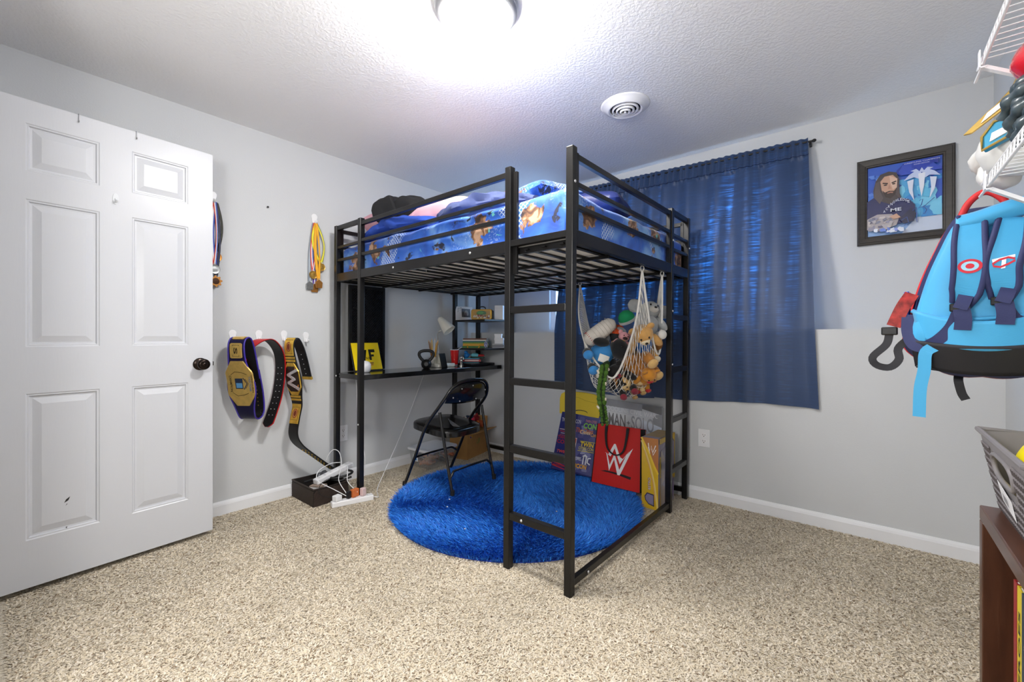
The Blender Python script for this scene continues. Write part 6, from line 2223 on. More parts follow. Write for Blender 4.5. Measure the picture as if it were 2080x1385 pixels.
# red tote bag
tt = thing('tote_bag', 'red tote bag with black sides, black handles and a white W emblem', 'tote bag', (1.655, -0.255, 0.040))
tu = Vector((0.0, 0.07, 0.405)).normalized()
tf2 = frame((0, 0, 0), (1, 0.0, 0), tu, Vector((1, 0, 0)).cross(tu))
M_TRED = mat('tote_red', (204, 26, 20), rough=0.45, var=0.05, vscale=8, bump=0.04, bscale=400)
M_TBLK = mat('tote_black', (18, 17, 18), rough=0.6)
tp = [(-0.182, 0.0), (0.182, 0.0), (0.158, 0.412), (-0.168, 0.412)]
obj('front_panel', MB().prism(tp, tf2, -0.002, 0.0), M_TRED, tt)
obj('back_panel', MB().prism(tp, tf2, -0.080, -0.078), M_TRED, tt)
for s in (0, 1):
    a, b_ = (tp[1], tp[2]) if s else (tp[0], tp[3])
    g_ = MB()
    g_.add([tf2(*a, 0.0), tf2(*a, -0.08), tf2(*b_, -0.08), tf2(*b_, 0.0), tf2((a[0] + b_[0]) / 2 - (0.03 if s else -0.03), 0.2, -0.04)], [(0, 1, 4), (1, 2, 4), (2, 3, 4), (3, 0, 4)])
    obj('gusset', g_, M_TBLK, tt)
    obj('piping', MB().tube([tf2(*a, 0.001), tf2(*b_, 0.001)], 0.003, 6), M_TBLK, tt)
obj('base', MB().add([tf2(-0.182, 0, 0), tf2(0.182, 0, 0), tf2(0.182, 0, -0.08), tf2(-0.182, 0, -0.08)], [(0, 1, 2, 3)]), M_TBLK, tt)
q = Print(tf2, h=0.0008)
for side in (1,):
    q.poly([(-0.118, 0.088), (-0.08, 0.098), (-0.02, 0.098), (0.06, 0.094), (0.112, 0.088), (0.108, 0.070), (0.03, 0.082), (-0.05, 0.088)], '1a1212')
W1 = [(-0.088, 0.225), (-0.074, 0.228), (-0.052, 0.115), (-0.024, 0.168), (-0.014, 0.168), (0.018, 0.092), (0.03, 0.092)]
q.poly([(-0.093, 0.222), (-0.082, 0.214), (-0.052, 0.100), (-0.020, 0.182), (0.012, 0.084), (0.030, 0.084), (0.112, 0.278), (0.068, 0.228), (0.024, 0.120), (-0.014, 0.208), (-0.026, 0.208), (-0.050, 0.140), (-0.074, 0.214)], 'f0eeee')
q.poly([(-0.068, 0.208), (-0.028, 0.288), (-0.016, 0.288), (0.024, 0.205), (0.044, 0.196), (0.090, 0.262), (0.024, 0.158), (-0.022, 0.258), (-0.048, 0.198)], 'f0eeee')
obj('emblem', q, print_mat('tote_ink', 0.45), tt)
for h_, dp in ((0.004, 1), (-0.084, -1)):
    pts = spline([tf2(-0.095, 0.408, h_), tf2(-0.092, 0.33, h_ + 0.004 * dp), tf2(-0.07, 0.25, h_ + 0.008 * dp), tf2(-0.01, 0.215, h_ + 0.010 * dp), tf2(0.045, 0.245, h_ + 0.008 * dp), tf2(0.062, 0.33, h_ + 0.004 * dp), tf2(0.066, 0.408, h_)], 40) if dp > 0 else spline([tf2(-0.095, 0.40, h_), tf2(-0.08, 0.30, h_ - 0.004), tf2(0, 0.22, h_ - 0.006), tf2(0.06, 0.30, h_ - 0.004), tf2(0.066, 0.40, h_)], 40)
    hm = MB()
    for k in range(39):
        wv = 0.022 * (0.35 + 0.65 * abs(k - 19.5) / 19.5)
        d_ = (Vector(pts[k + 1]) - Vector(pts[k])).normalized()
        nn_ = tu.cross(Vector((1, 0, 0))).normalized()
        hm.bar(Vector(pts[k]) - d_ * .001, Vector(pts[k + 1]) + d_ * .001, wv, 0.002, up=nn_)
    obj('handle', hm, M_TBLK, tt)

# toy box with cut-out windows
tx = thing('toy_box', 'yellow and purple wrestling toy box standing beside the red tote', 'box', (1.896, -0.372, 0.002))
tW, tD, tH = 0.108, 0.270, 0.442
obj('carton', MB().box((0, 0, 0), (tW, tD, tH)), mat('toybox_grey', (150, 140, 158), rough=0.35, var=0.15, vscale=9), tx, bevel=0.002)
ftx = frame((0, 0, 0), (1, 0, 0), (0, 0, 1), (0, -1, 0))
q = Print(ftx)
q.rect(0.001, 0.001, tW - 0.001, tH - 0.001, 'dcb428')
q.poly([(0.0, tH), (tW, tH), (tW, 0.23), (0.085, 0.27), (0.05, 0.35), (0.02, 0.41)], 'b4743a')
q.line([(0.0, 0.42), (0.035, 0.33), (0.065, 0.24), (0.085, 0.15), (0.098, 0.05), (0.104, 0.0)], 0.010, 'e8d078').line([(0.0, 0.44), (0.05, 0.345), (0.082, 0.27), (0.106, 0.225)], 0.012, 'ecc634').line([(0.02, 0.36), (0.05, 0.27), (0.075, 0.17), (0.09, 0.06)], 0.004, 'd89a78')
q.poly([(0.02, 0.075), (0.036, 0.10), (0.080, 0.095), (0.082, 0.02), (0.045, 0.028), (0.025, 0.05)], '3c3450').poly([(0.026, 0.073), (0.039, 0.093), (0.076, 0.089), (0.078, 0.027), (0.047, 0.034), (0.030, 0.053)], '8c86a4')
q.text('RETRO', 0.060, 0.120, 0.075, 0.018, '6a2438', 0.05, 0, PI / 2).text('RETRO', 0.060, 0.121, 0.073, 0.016, 'e8dce0', 0.0, 0, PI / 2)
q.line([(0.045, 0.41), (0.052, 0.36), (0.064, 0.395), (0.074, 0.355), (0.092, 0.40)], 0.006, 'f4efe8').line([(0.045, 0.385), (0.056, 0.345), (0.066, 0.378), (0.076, 0.338), (0.094, 0.375)], 0.005, 'f4efe8')
obj('front_print', q, print_mat('toybox_ink', 0.3, 0.3), tx)
fsx = frame((tW, 0, 0), (0, 1, 0), (0, 0, 1), (1, 0, 0))
q = Print(fsx)
q.rect(0.001, 0.001, tD - 0.001, tH - 0.001, '9a92a6')
q.blotches(0.03, 0.03, 0.25, 0.40, ['a8a2b4', 'b8b4c0', '8c8498', 'c4b8b0', 'a89a90'], 28, 0.05, 3)
q.poly([(0.0, tH), (tD, tH), (tD, tH - 0.03), (0, tH - 0.035)], 'd8b02c').rect(0.0, 0.20, 0.022, 0.33, 'd8b62c').text('WRESTLERS', 0.017, 0.212, 0.105, 0.010, '6a5a20', 0.01, 0, PI / 2)
q.poly([(0.0, 0.0), (0.025, 0.0), (0.004, 0.22), (0, 0.22)], 'c89a3a')
q.line([(0.10, 0.045), (0.112, 0.062), (0.128, 0.066)], 0.006, '30282c').line([(0.108, 0.03), (0.12, 0.028)], 0.005, '30282c')
q.rect(0.175, 0.15, 0.262, 0.43, 'e0bc38').poly([(0.185, 0.19), (0.25, 0.21), (0.25, 0.39), (0.225, 0.41), (0.19, 0.40)], '4a4450').poly([(0.19, 0.195), (0.243, 0.213), (0.243, 0.386), (0.222, 0.402), (0.195, 0.393)], '9890a8')
q.poly([(0.175, 0.10), (0.23, 0.17), (0.23, 0.05), (0.20, 0.0), (0.175, 0.0)], '6a5a86')
obj('side_print', q, print_mat('toybox_ink', 0.3, 0.3), tx)
ttop = frame((0, 0, tH), (1, 0, 0), (0, 1, 0), (0, 0, 1))
q = Print(ttop)
q.rect(0.002, 0.05, tW - 0.002, tD - 0.002, 'a8863a').line([(0.0, 0.16), (tW, 0.18)], 0.003, '5a4420')
obj('top_print', q, print_mat('toybox_ink', 0.3, 0.3), tx)

# ================================================================== FRAMED POSTER ON THE WINDOW WALL
pic = thing('framed_poster', 'framed blue signed poster of a long-haired man with folded arms', 'picture', (3.144, REC, 1.843))
M_FRAMEW = mat('dark_espresso_wood', (62, 58, 54), rough=0.4, var=0.2, vscale=12, bump=0.1, bscale=40, stretch=(1, 1, 6))
pfm = frame((0, 0, 0), (1, 0, 0), (0, 0, 1), (0, -1, 0))
FW, FH = 0.2, 0.244
prof = [(0.0, 0.001), (0.0, 0.016), (0.006, 0.020), (0.012, 0.019), (0.014, 0.024), (0.036, 0.020), (0.038, 0.016), (0.044, 0.015), (0.048, 0.008), (0.048, 0.001)]


def frame_side(name, c0, c1, n0, n1):
    """mitred moulding from corner c0 to c1, insets towards n0/n1"""
    mb = MB()
    m = len(prof)
    vs_ = [pfm(c0[0] + n0[0] * a, c0[1] + n0[1] * a, h) for a, h in prof] + [pfm(c1[0] + n1[0] * a, c1[1] + n1[1] * a, h) for a, h in prof]
    mb.add(vs_, [tuple(range(m)), tuple(range(2 * m - 1, m - 1, -1))] + [(k, (k + 1) % m, m + (k + 1) % m, m + k) for k in range(m)])
    return obj(name, mb, M_FRAMEW, pic)


cn = [((-FW, -FH), (1, 1)), ((FW, -FH), (-1, 1)), ((FW, FH), (-1, -1)), ((-FW, FH), (1, -1))]
for k in range(4):
    (c0, n0), (c1, n1) = cn[k], cn[(k + 1) % 4]
    frame_side('moulding', c0, c1, n0, n1)
q = Print(pfm, h=0.004)
x0, x1, y0, y1 = -0.155, 0.155, -0.199, 0.199
q.rect(x0, y0, x1, y1, '3a62c8')
q.poly([(x0, y0), (x1, y0), (x1, -0.06), (0.02, -0.10), (x0, -0.06)], '8ab0e4').poly([(-0.01, y0), (x1, y0), (x1, -0.09), (0.05, -0.12)], 'c8d4ea')
q.blotches(-0.02, -0.12, 0.15, 0.10, ['48a8e0', '62c0ea', '3c90d8', '7acdf0', '5ab0e6'], 34, 0.035, 2)
q.blotches(-0.15, -0.05, -0.08, 0.15, ['5a86dc', '7aa4e8', '4a78d4'], 12, 0.022, 8)
q.blotches(-0.05, 0.12, 0.15, 0.19, ['3048b4', '3a54c0', '2c40a6'], 16, 0.03, 6)
# emblem with three prongs and wings
for sx in (-1, 1):
    q.poly([(0.072 + sx * 0.010, 0.085), (0.072 + sx * 0.03, 0.098), (0.072 + sx * 0.072, 0.088), (0.072 + sx * 0.05, 0.115), (0.072 + sx * 0.030, 0.128), (0.072 + sx * 0.045, 0.135), (0.072 + sx * 0.022, 0.142), (0.072 + sx * 0.002, 0.118)], 'c4d2f4')
    q.poly([(0.072 + sx * 0.032, 0.088), (0.072 + sx * 0.058, 0.082), (0.072 + sx * 0.050, 0.02), (0.072 + sx * 0.030, -0.028), (0.072 + sx * 0.036, 0.03)], 'dbe4f6')
q.poly([(0.058, 0.115), (0.086, 0.115), (0.080, 0.04), (0.071, -0.012), (0.063, 0.04)], 'e6ecf8').poly([(0.06, 0.12), (0.072, 0.145), (0.084, 0.12)], 'c4d2f4')
# man: hair, face, shirt, folded arms
q.poly([(-0.125, 0.0), (-0.128, 0.06), (-0.118, 0.11), (-0.098, 0.145), (-0.062, 0.155), (-0.03, 0.142), (-0.018, 0.10), (-0.020, 0.04), (-0.01, 0.0), (-0.04, -0.05), (-0.10, -0.045)], '4a4244')
q.poly([(x0, -0.10), (x0, 0.0), (-0.125, 0.02), (-0.09, -0.01), (-0.055, -0.03), (-0.02, 0.0), (0.02, -0.015), (0.045, -0.05), (0.048, -0.12), (0.0, -0.14), (-0.08, -0.15)], '22285c')
q.poly([(-0.098, 0.105), (-0.092, 0.055), (-0.075, 0.018), (-0.058, 0.008), (-0.038, 0.025), (-0.028, 0.06), (-0.026, 0.105), (-0.045, 0.132), (-0.08, 0.130)], 'c99f88')
q.poly([(-0.060, 0.130), (-0.026, 0.108), (-0.028, 0.06), (-0.045, 0.05), (-0.055, 0.09)], 'dab8a4')
q.poly([(-0.090, 0.055), (-0.078, 0.040), (-0.060, 0.046), (-0.040, 0.042), (-0.029, 0.058), (-0.034, 0.022), (-0.055, 0.002), (-0.076, 0.014)], '3c302e')
q.line([(-0.068, 0.034), (-0.055, 0.037), (-0.044, 0.034)], 0.006, 'b07a6c')
q.line([(-0.088, 0.094), (-0.066, 0.088)], 0.006, '2a2224').line([(-0.050, 0.088), (-0.031, 0.094)], 0.006, '2a2224')
q.ellipse(-0.076, 0.081, 0.008, 0.0035, '3a2c2a').ellipse(-0.041, 0.081, 0.007, 0.0035, '3a2c2a').poly([(-0.060, 0.085), (-0.066, 0.057), (-0.052, 0.056)], 'b98c78')
q.poly([(-0.125, 0.02), (-0.118, 0.10), (-0.100, 0.11), (-0.098, 0.05), (-0.085, 0.01), (-0.10, -0.02)], '5c5254').poly([(-0.02, 0.10), (-0.028, 0.06), (-0.034, 0.02), (-0.015, -0.005)], '554a4c')
q.poly([(x0, -0.10), (-0.11, -0.078), (-0.05, -0.085), (-0.02, -0.115), (-0.03, -0.15), (-0.10, -0.175), (x0, -0.16)], 'a8a0a4')
q.blotches(-0.15, -0.17, -0.04, -0.095, ['7a7c92', 'c8c0c0', '6a6880', 'b4aeb4', '8c8aa0'], 30, 0.012, 14)
q.poly([(-0.06, -0.10), (-0.03, -0.088), (-0.012, -0.112), (-0.04, -0.118)], 'c99f88').poly([(-0.02, -0.12), (0.03, -0.07), (0.05, -0.10), (0.04, -0.14), (0.0, -0.15)], '1a1e44')
for k, ch_ in enumerate('ACKNOWLEDGE'):
    a = k / 10
    q.text(ch_, -0.085 + 0.10 * a, -0.075 + 0.055 * math.sin(a * 2.4), 0.0085, 0.014, 'cfd4e6', 0.01, up=False)
q.h += 0.0002
q.text('ME', -0.055, -0.075, 0.045, 0.018, 'd8dcea', 0.02)
q.text('WRESTLING CHAMPION', 0.0, 0.172, 0.14, 0.007, 'c4ccec').text('SIGNED EDITION', 0.04, 0.161, 0.06, 0.006, 'c4ccec')
# signature
q.line([(0.062, -0.035), (0.075, -0.03), (0.070, -0.06), (0.058, -0.075), (0.080, -0.07), (0.090, -0.09), (0.082, -0.11), (0.075, -0.105)], 0.0035, '2c4a92').line([(0.075, -0.075), (0.12, -0.03)], 0.003, '2c4a92').line([(0.035, -0.085), (0.05, -0.07), (0.052, -0.15)], 0.0035, '3a5aa6').line([(-0.01, -0.13), (0.012, -0.115), (0.02, -0.15), (0.0, -0.16)], 0.003, '3a5aa6')
q.blotches(-0.14, -0.19, 0.0, -0.16, ['e0e6f4', '6a86d8', '8a9ae0'], 10, 0.012, 21)
obj('print', q, print_mat('poster_gloss', 0.2, 0.5), pic)

# ================================================================== WIRE SHELVES ON THE RIGHT WALL
M_WIRE = mat('white_wire_vinyl', (238, 239, 243), rough=0.3)


def wire_shelf(zl, yend, label):
    t = thing('wire_shelf', label, 'shelf', (0, 0, 0))
    fx, bx = 3.197, RX - 0.008
    y1_ = -2.75
    zt = zl + 0.028
    obj('front_rod', MB().tube([(fx, yend, zl), (fx, y1_, zl)], 0.0029, 8), M_WIRE, t, smooth=True)
    obj('front_rod', MB().tube([(fx + 0.004, yend, zt), (fx + 0.004, y1_, zt)], 0.0029, 8), M_WIRE, t, smooth=True)
    obj('back_rod', MB().tube([(bx - 0.006, yend, zt - 0.006), (bx - 0.006, y1_, zt - 0.006)], 0.0032, 8), M_WIRE, t, smooth=True)
    obj('middle_rod', MB().tube([((fx + bx) / 2, yend, zt - 0.006), ((fx + bx) / 2, y1_, zt - 0.006)], 0.0032, 8), M_WIRE, t, smooth=True)
    me = None
    n = 52
    for k in range(n):
        y = yend - 0.045 - 0.0255 * k
        if me is None:
            o = obj('wire', MB().tube([(fx + 0.0005, 0, zl - 0.002), (fx + 0.002, 0, zt - 0.004), (fx + 0.006, 0, zt + 0.0036), (bx, 0, zt + 0.001)], 0.0014, 5), M_WIRE, t, smooth=True)
            me = o.data
            o.location = (0, y, 0)
        else:
            c = bpy.data.objects.new('wire', me)
            COL.objects.link(c)
            c.parent = t
            c.location = (0, y, 0)
    for y in (yend - 0.085, yend - 0.90):
        obj('support_clip', MB().box((fx - 0.006, y - 0.009, zl - 0.006), (fx - 0.0038, y + 0.009, zt + 0.006)).box((fx - 0.0038, y - 0.009, zl - 0.008), (fx + 0.006, y + 0.009, zl - 0.0045)), M_WIRE, t)
        obj('support_strut', MB().bar((fx + 0.004, y, zl - 0.006), (bx, y, zl - 0.20), 0.014, 0.007), M_WIRE, t)
    return t


wire_shelf(1.690, -1.443, 'upper white wire shelf near the ceiling on the right wall')
wire_shelf(1.398, -1.500, 'lower white wire shelf with the backpack hanging from it')

# ---- red padded glove and a moulded plastic costume piece on the lower shelf
SHZ = 1.398 + 0.028 + 0.0058
gv = thing('padded_glove', 'glossy red padded sparring glove on top of the masked display head', 'glove', (3.315, -1.60, 1.625))
M_RGL = mat('glossy_red', (206, 34, 44), rough=0.18, coat=0.5, var=0.12, vscale=12)
blob(gv, 'fist', (0, 0, 0.012), (0.085, 0.10, 0.058), M_RGL, rot(0.35, 0.1, 0.3), 0.1, 3, 28, 18)
blob(gv, 'finger_pad', (0.02, 0.06, -0.012), (0.05, 0.060, 0.034), M_RGL, rot(0.5, 0, 0.3), 0.08, 5, 24, 16)
blob(gv, 'thumb', (0.05, 0.0, -0.018), (0.030, 0.070, 0.028), M_RGL, rot(0.4, 0, 0.5), 0.05, 6, 20, 14)
blob(gv, 'cuff', (0.05, -0.10, 0.02), (0.055, 0.05, 0.045), mat('glove_white', (236, 226, 226), rough=0.3, coat=0.3), None, 0.05, 7)
mk = thing('mask_head', 'white display head with blue and gold mask and dark wavy hair on the wire shelf', 'display head', (3.300, -1.560, SHZ))
M_MWH = mat('moulded_white', (236, 235, 232), rough=0.3, var=0.05, vscale=20)
M_MBL = mat('moulded_blue', (60, 148, 186), rough=0.25, var=0.15, vscale=30)
M_MGD = mat('moulded_gold', (190, 158, 84), rough=0.3, metal=0.5)
M_MGR = mat('moulded_grey', (62, 74, 80), rough=0.35, var=0.35, vscale=25, coat=0.2)
blob(mk, 'shell', (-0.025, 0.09, 0.080), (0.080, 0.13, 0.072), M_MWH, rot(0.15, 0, 0), 0.12, 4, 30, 20)
blob(mk, 'chin', (-0.050, 0.205, 0.050), (0.040, 0.055, 0.040), M_MWH, rot(0.4, 0, 0), 0.15, 8, 20, 14)
blob(mk, 'brow', (-0.05, 0.25, 0.115), (0.045, 0.070, 0.020), M_MWH, rot(-0.5, 0, 0.3), 0.2, 9, 20, 12)
hf = frame((-0.088, -0.012, 0.085), (0.80, -0.40, 0.35), (0.10, 0.20, 0.97), (-0.40, -0.90, 0.20))
_hf = hf
hf = lambda x, y, h=0.0: _hf(x * 0.62 + 0.008, y * 0.62 - 0.008, h)
obj('blue_block', MB().prism([(-0.045, -0.035), (0.04, -0.035), (0.05, 0.03), (-0.02, 0.055), (-0.05, 0.02)], hf, -0.012, 0.006), M_MBL, mk, bevel=0.004)
obj('gold_edge', MB().tube([hf(*p, 0.007) for p in ((-0.045, -0.035), (0.04, -0.035), (0.05, 0.03), (-0.02, 0.055), (-0.05, 0.02))], 0.0028, 6, closed=True), M_MGD, mk)
obj('inset', MB().prism([(-0.025, -0.018), (0.02, -0.018), (0.022, 0.008), (-0.022, 0.012)], hf, 0.006, 0.009), M_MWH, mk)
hf2 = frame((-0.085, 0.05, 0.150), (-0.75, 0.35, -0.45), (0.35, 0.1, 0.9), (-0.35, -0.92, 0.1))
_hf2 = hf2
hf2 = lambda x, y, h=0.0: _hf2(x * 0.62, y * 0.55 - 0.006, h)
obj('crest', MB().prism([(-0.06, -0.01), (0.05, -0.025), (0.085, 0.0), (0.02, 0.045), (-0.06, 0.055)], hf2, -0.004, 0.004), M_MGD, mk, bevel=0.002)
obj('crest_face', MB().prism([(-0.035, 0.004), (0.025, -0.008), (0.02, 0.03), (-0.035, 0.042)], hf2, -0.0062, 0.0062), M_MWH, mk)
obj('spike', MB().tube([(-0.06, 0.20, 0.215), (-0.03, 0.16, 0.235), (0.02, 0.10, 0.385)], [0.003, 0.010, 0.007], 8), M_MGD, mk, smooth=True)
cords_ = [
    [(-0.059, 0.018, 0.175), (-0.034, -0.022, 0.190), (0.026, -0.072, 0.190), (0.076, -0.122, 0.170)],
    [(-0.069, -0.012, 0.145), (-0.049, -0.062, 0.165), (-0.004, -0.112, 0.160), (0.056, -0.162, 0.140)],
    [(-0.082, -0.032, 0.105), (-0.074, -0.062, 0.130), (-0.049, -0.112, 0.135), (0.006, -0.172, 0.120)],
    [(-0.074, -0.052, 0.060), (-0.074, -0.092, 0.085), (-0.054, -0.142, 0.100), (-0.004, -0.202, 0.090)],
    [(-0.069, -0.087, 0.022), (-0.069, -0.117, 0.050), (-0.054, -0.162, 0.065), (-0.004, -0.212, 0.060)],
    [(-0.044, 0.058, 0.200), (-0.014, 0.018, 0.218), (0.036, -0.042, 0.215), (0.086, -0.092, 0.190)],
]
cords_ = cords_ + [[(a + 0.012, b_ - 0.012, z - 0.012) for a, b_, z in c] for c in cords_]
for k, c in enumerate(cords_):
    sp_ = spline(c, 24)
    rr_ = [0.006 + 0.007 * math.sin(PI * min(1, (j + 1) / 14)) + 0.0035 * math.sin(j * 1.3 + k) for j in range(24)]
    obj('hair_lock', MB().tube(sp_, rr_, 12), M_MGR, mk, smooth=True)

# ================================================================== BACKPACK
# local frame: x along the panel to the right, y up, h out of the padded back towards the room
BX, BY_ = Vector((0.993, -0.12, 0.0)), Vector((0, 0, 1))
BN = Vector((-0.12, -0.993, 0.0))
bo_ = Vector((3.2149, -1.4218, 1.185))
bpk = thing('backpack', 'light blue school backpack with navy straps hanging from the lower wire shelf', 'backpack', bo_)
_bf = frame((0, 0, 0), BX, BY_, BN)
bfm = lambda x, y, h=0.0: _bf(x * 0.74, y, h)
M_BLU = mat('backpack_aqua', (66, 166, 218), rough=0.5, var=0.05, vscale=5, bump=0.08, bscale=300, sheen=0.2)
M_NVY = mat('backpack_navy', (46, 52, 96), rough=0.65, bump=0.15, bscale=400)
M_BRED = mat('backpack_red', (206, 40, 44), rough=0.6, var=0.15, vscale=20)
M_BBLK = mat('backpack_black', (34, 34, 40), rough=0.6, bump=0.1, bscale=200)
half = [(0.0, 0.196), (-0.040, 0.194), (-0.075, 0.165), (-0.105, 0.110), (-0.135, 0.045), (-0.160, -0.030), (-0.180, -0.100), (-0.178, -0.130), (-0.14, -0.160), (-0.09, -0.185), (-0.04, -0.193), (0.0, -0.190)]
outl = [tuple(p) for p in spline(half, 40)]
outl = outl + [(-x, y) for x, y in reversed(outl[1:-1])]
nO = len(outl)
cxo = (0.0, 0.0)


def shell(rings):
    vs_, fs = [], []
    for s, h, dy in rings:
        vs_ += [bfm(x * s, y * s + dy, h) for x, y in outl]
    for i in range(len(rings) - 1):
        for k in range(nO):
            l = (k + 1) % nO
            fs.append((i * nO + k, i * nO + l, i * nO + nO + l, i * nO + nO + k))
    fs.append(tuple(range(nO - 1, -1, -1)))
    fs.append(tuple((len(rings) - 1) * nO + k for k in range(nO)))
    return MB().add(vs_, fs)


obj('main_body', shell([(0.92, -0.165, -0.006), (1.06, -0.150, -0.004), (1.13, -0.11, -0.002), (1.11, -0.05, -0.003), (1.0, -0.012, 0.0)]), M_NVY, bpk, smooth=True)
obj('back_panel', shell([(0.99, -0.0115, 0.0), (0.995, 0.0, 0.0), (0.97, 0.012, 0.0), (0.88, 0.022, 0.0), (0.6, 0.026, 0.002), (0.3, 0.027, 0.004)]), M_BLU, bpk, smooth=True)
obj('red_piping', MB().tube([bfm(x * 1.14, y * 1.10 - 0.002, -0.125) for x, y in outl], 0.006, 7, closed=True), M_BRED, bpk, smooth=True)
obj('front_pocket', shell([(0.70, -0.235, -0.02), (0.95, -0.225, -0.02), (1.12, -0.195, -0.012), (1.13, -0.130, -0.004)]), mat('backpack_pattern', (150, 58, 52), rough=0.6, var=0.6, vscale=40), bpk, smooth=True)
obj('bottom_cover', MB().grid(lambda a, b_: bfm((-0.176 + 0.352 * a) * (1 - 0.06 * b_), -0.122 - 0.070 * b_ - 0.014 * math.sin(PI * a), 0.002 + (0.036 * math.sin(PI * a) ** 0.4) * (1 - 0.45 * b_) - 0.016 * b_), 24, 8), M_BBLK, bpk, smooth=True, solid=0.006)
obj('underside', MB().grid(lambda a, b_: bfm((-0.164 + 0.328 * a), -0.192 - 0.014 * math.sin(PI * a) + 0.02 * b_ * b_, 0.004 - 0.15 * b_), 20, 8), M_BBLK, bpk, smooth=True, solid=0.006)
obj('lumbar_pad', MB().grid(lambda a, b_: bfm((-0.172 + 0.344 * a) * (1 - 0.10 * b_), -0.068 + 0.025 * (2 * a - 1) ** 2 - 0.072 * b_ - 0.008 * math.sin(PI * a), 0.012 + 0.030 * math.sin(PI * a) ** 0.6 * (1 - 0.25 * b_)), 24, 8), M_BLU, bpk, smooth=True, solid=0.006)
obj('base_lip', MB().tube(spline([bfm(-0.174, -0.045, 0.006), bfm(-0.12, -0.066, 0.022), bfm(0.0, -0.070, 0.030), bfm(0.12, -0.058, 0.022), bfm(0.172, -0.035, 0.006)], 40), 0.0055, 8), M_BLU, bpk, smooth=True)
# side pocket and pattern band on the left side
obj('mesh_pocket', MB().grid(lambda a, b_: bfm(-0.188 - 0.012 * math.sin(PI * a), -0.075 + 0.085 * b_, -0.03 - 0.05 * a), 10, 12), mat('mesh_blue', (40, 90, 190), rough=0.7, var=0.3, vscale=120), bpk, smooth=True, solid=0.004)


def strap_panel(name, cl, wd, h, m, hw=0.004):
    """flat padded strap along centre line cl (x,y) with half width wd(t)"""
    sp_ = spline(cl, 40)
    mb = MB()
    vs_ = []
    for i, p in enumerate(sp_):
        d_ = sp_[min(i + 1, 39)] - sp_[max(i - 1, 0)]
        d_ = d_ / np.linalg.norm(d_)
        nn_ = np.array([-d_[1], d_[0]])
        w = wd(i / 39)
        hh = h(i / 39)
        for a, b_ in ((-1, 0), (-1, 1), (1, 1), (1, 0)):
            q_ = p + nn_ * w * a
            vs_.append(bfm(q_[0], q_[1], hh + (hw * 2 if b_ else 0)))
    fs = [(0, 1, 2, 3), tuple(39 * 4 + q_ for q_ in (3, 2, 1, 0))]
    for i in range(39):
        for k in range(4):
            l = (k + 1) % 4
            fs.append((4 * i + k, 4 * i + l, 4 * i + 4 + l, 4 * i + 4 + k))
    mb.add(vs_, fs)
    o = obj(name, mb, m, bpk, bevel=0.002)
    edges = []
    for a in (-1, 1):
        pts = []
        for i, p in enumerate(sp_):
            d_ = sp_[min(i + 1, 39)] - sp_[max(i - 1, 0)]
            d_ = d_ / np.linalg.norm(d_)
            nn_ = np.array([-d_[1], d_[0]])
            q_ = p + nn_ * wd(i / 39) * a
            pts.append(bfm(q_[0], q_[1], h(i / 39) + hw * 1.4))
        obj('edge_binding', MB().tube(pts, 0.0062, 8), M_NVY, o, smooth=True)
    return o


hs = lambda t: 0.026 + 0.028 * math.sin(PI * t) ** 0.8
wS = lambda t: 0.029 + 0.006 * math.sin(PI * t) - (0.010 * max(0, (t - 0.85) / 0.15))
cl1 = [(-0.030, 0.180), (-0.034, 0.12), (-0.034, 0.055), (-0.042, 0.0), (-0.055, -0.035)]
cl2 = [(0.060, 0.165), (0.050, 0.11), (0.036, 0.055), (0.038, 0.01), (0.034, -0.025)]
stp1 = strap_panel('shoulder_strap', cl1, wS, hs, M_BLU)
stp2 = strap_panel('shoulder_strap', cl2, wS, hs, M_BLU)
# printed emblems on the straps
q = Print(lambda x, y, h: bfm(x, y, 0.0625 + h), h=0.0)
q.ellipse(-0.033, 0.055, 0.028, 0.017, 'cc1f36', 32).ellipse(-0.033, 0.055, 0.020, 0.0115, '9ccfe8', 32).ellipse(-0.033, 0.055, 0.010, 0.0062, 'cc1f36', 24)
obj('ring_emblem', q, print_mat('strap_ink', 0.6), stp1)
q = Print(lambda x, y, h: bfm(x, y, 0.0625 + h), h=0.0)
q.poly([(0.014, 0.066), (0.062, 0.074), (0.062, 0.068), (0.044, 0.065), (0.042, 0.044), (0.033, 0.043), (0.035, 0.063), (0.016, 0.058)], 'f2f2f6')
q.line([(0.062, 0.064), (0.048, 0.068), (0.030, 0.064), (0.016, 0.056), (0.018, 0.050), (0.032, 0.047), (0.048, 0.053), (0.062, 0.060)], 0.0045, 'cc1f36')
obj('letter_emblem', q, print_mat('strap_ink', 0.6), stp2)


def webbing(pts, w, m, t_=0.0022, par=bpk, name='webbing', up=None):
    sp_ = [Vector(p) for p in spline(pts, 36)]
    mb = MB()
    vs_ = []
    for i, p in enumerate(sp_):
        d_ = (sp_[min(i + 1, 35)] - sp_[max(i - 1, 0)]).normalized()
        nrm = (up or BN) - d_ * d_.dot(up or BN)
        nrm.normalize()
        s_ = d_.cross(nrm)
        for a, b_ in ((-1, 0), (-1, 1), (1, 1), (1, 0)):
            vs_.append(p + s_ * a * w / 2 + nrm * b_ * t_)
    fs = [(0, 1, 2, 3), tuple(35 * 4 + k for k in (3, 2, 1, 0))]
    for i in range(35):
        for k in range(4):
            l = (k + 1) % 4
            fs.append((4 * i + k, 4 * i + l, 4 * i + 4 + l, 4 * i + 4 + k))
    mb.add(vs_, fs)
    return obj(name, mb, m, par)


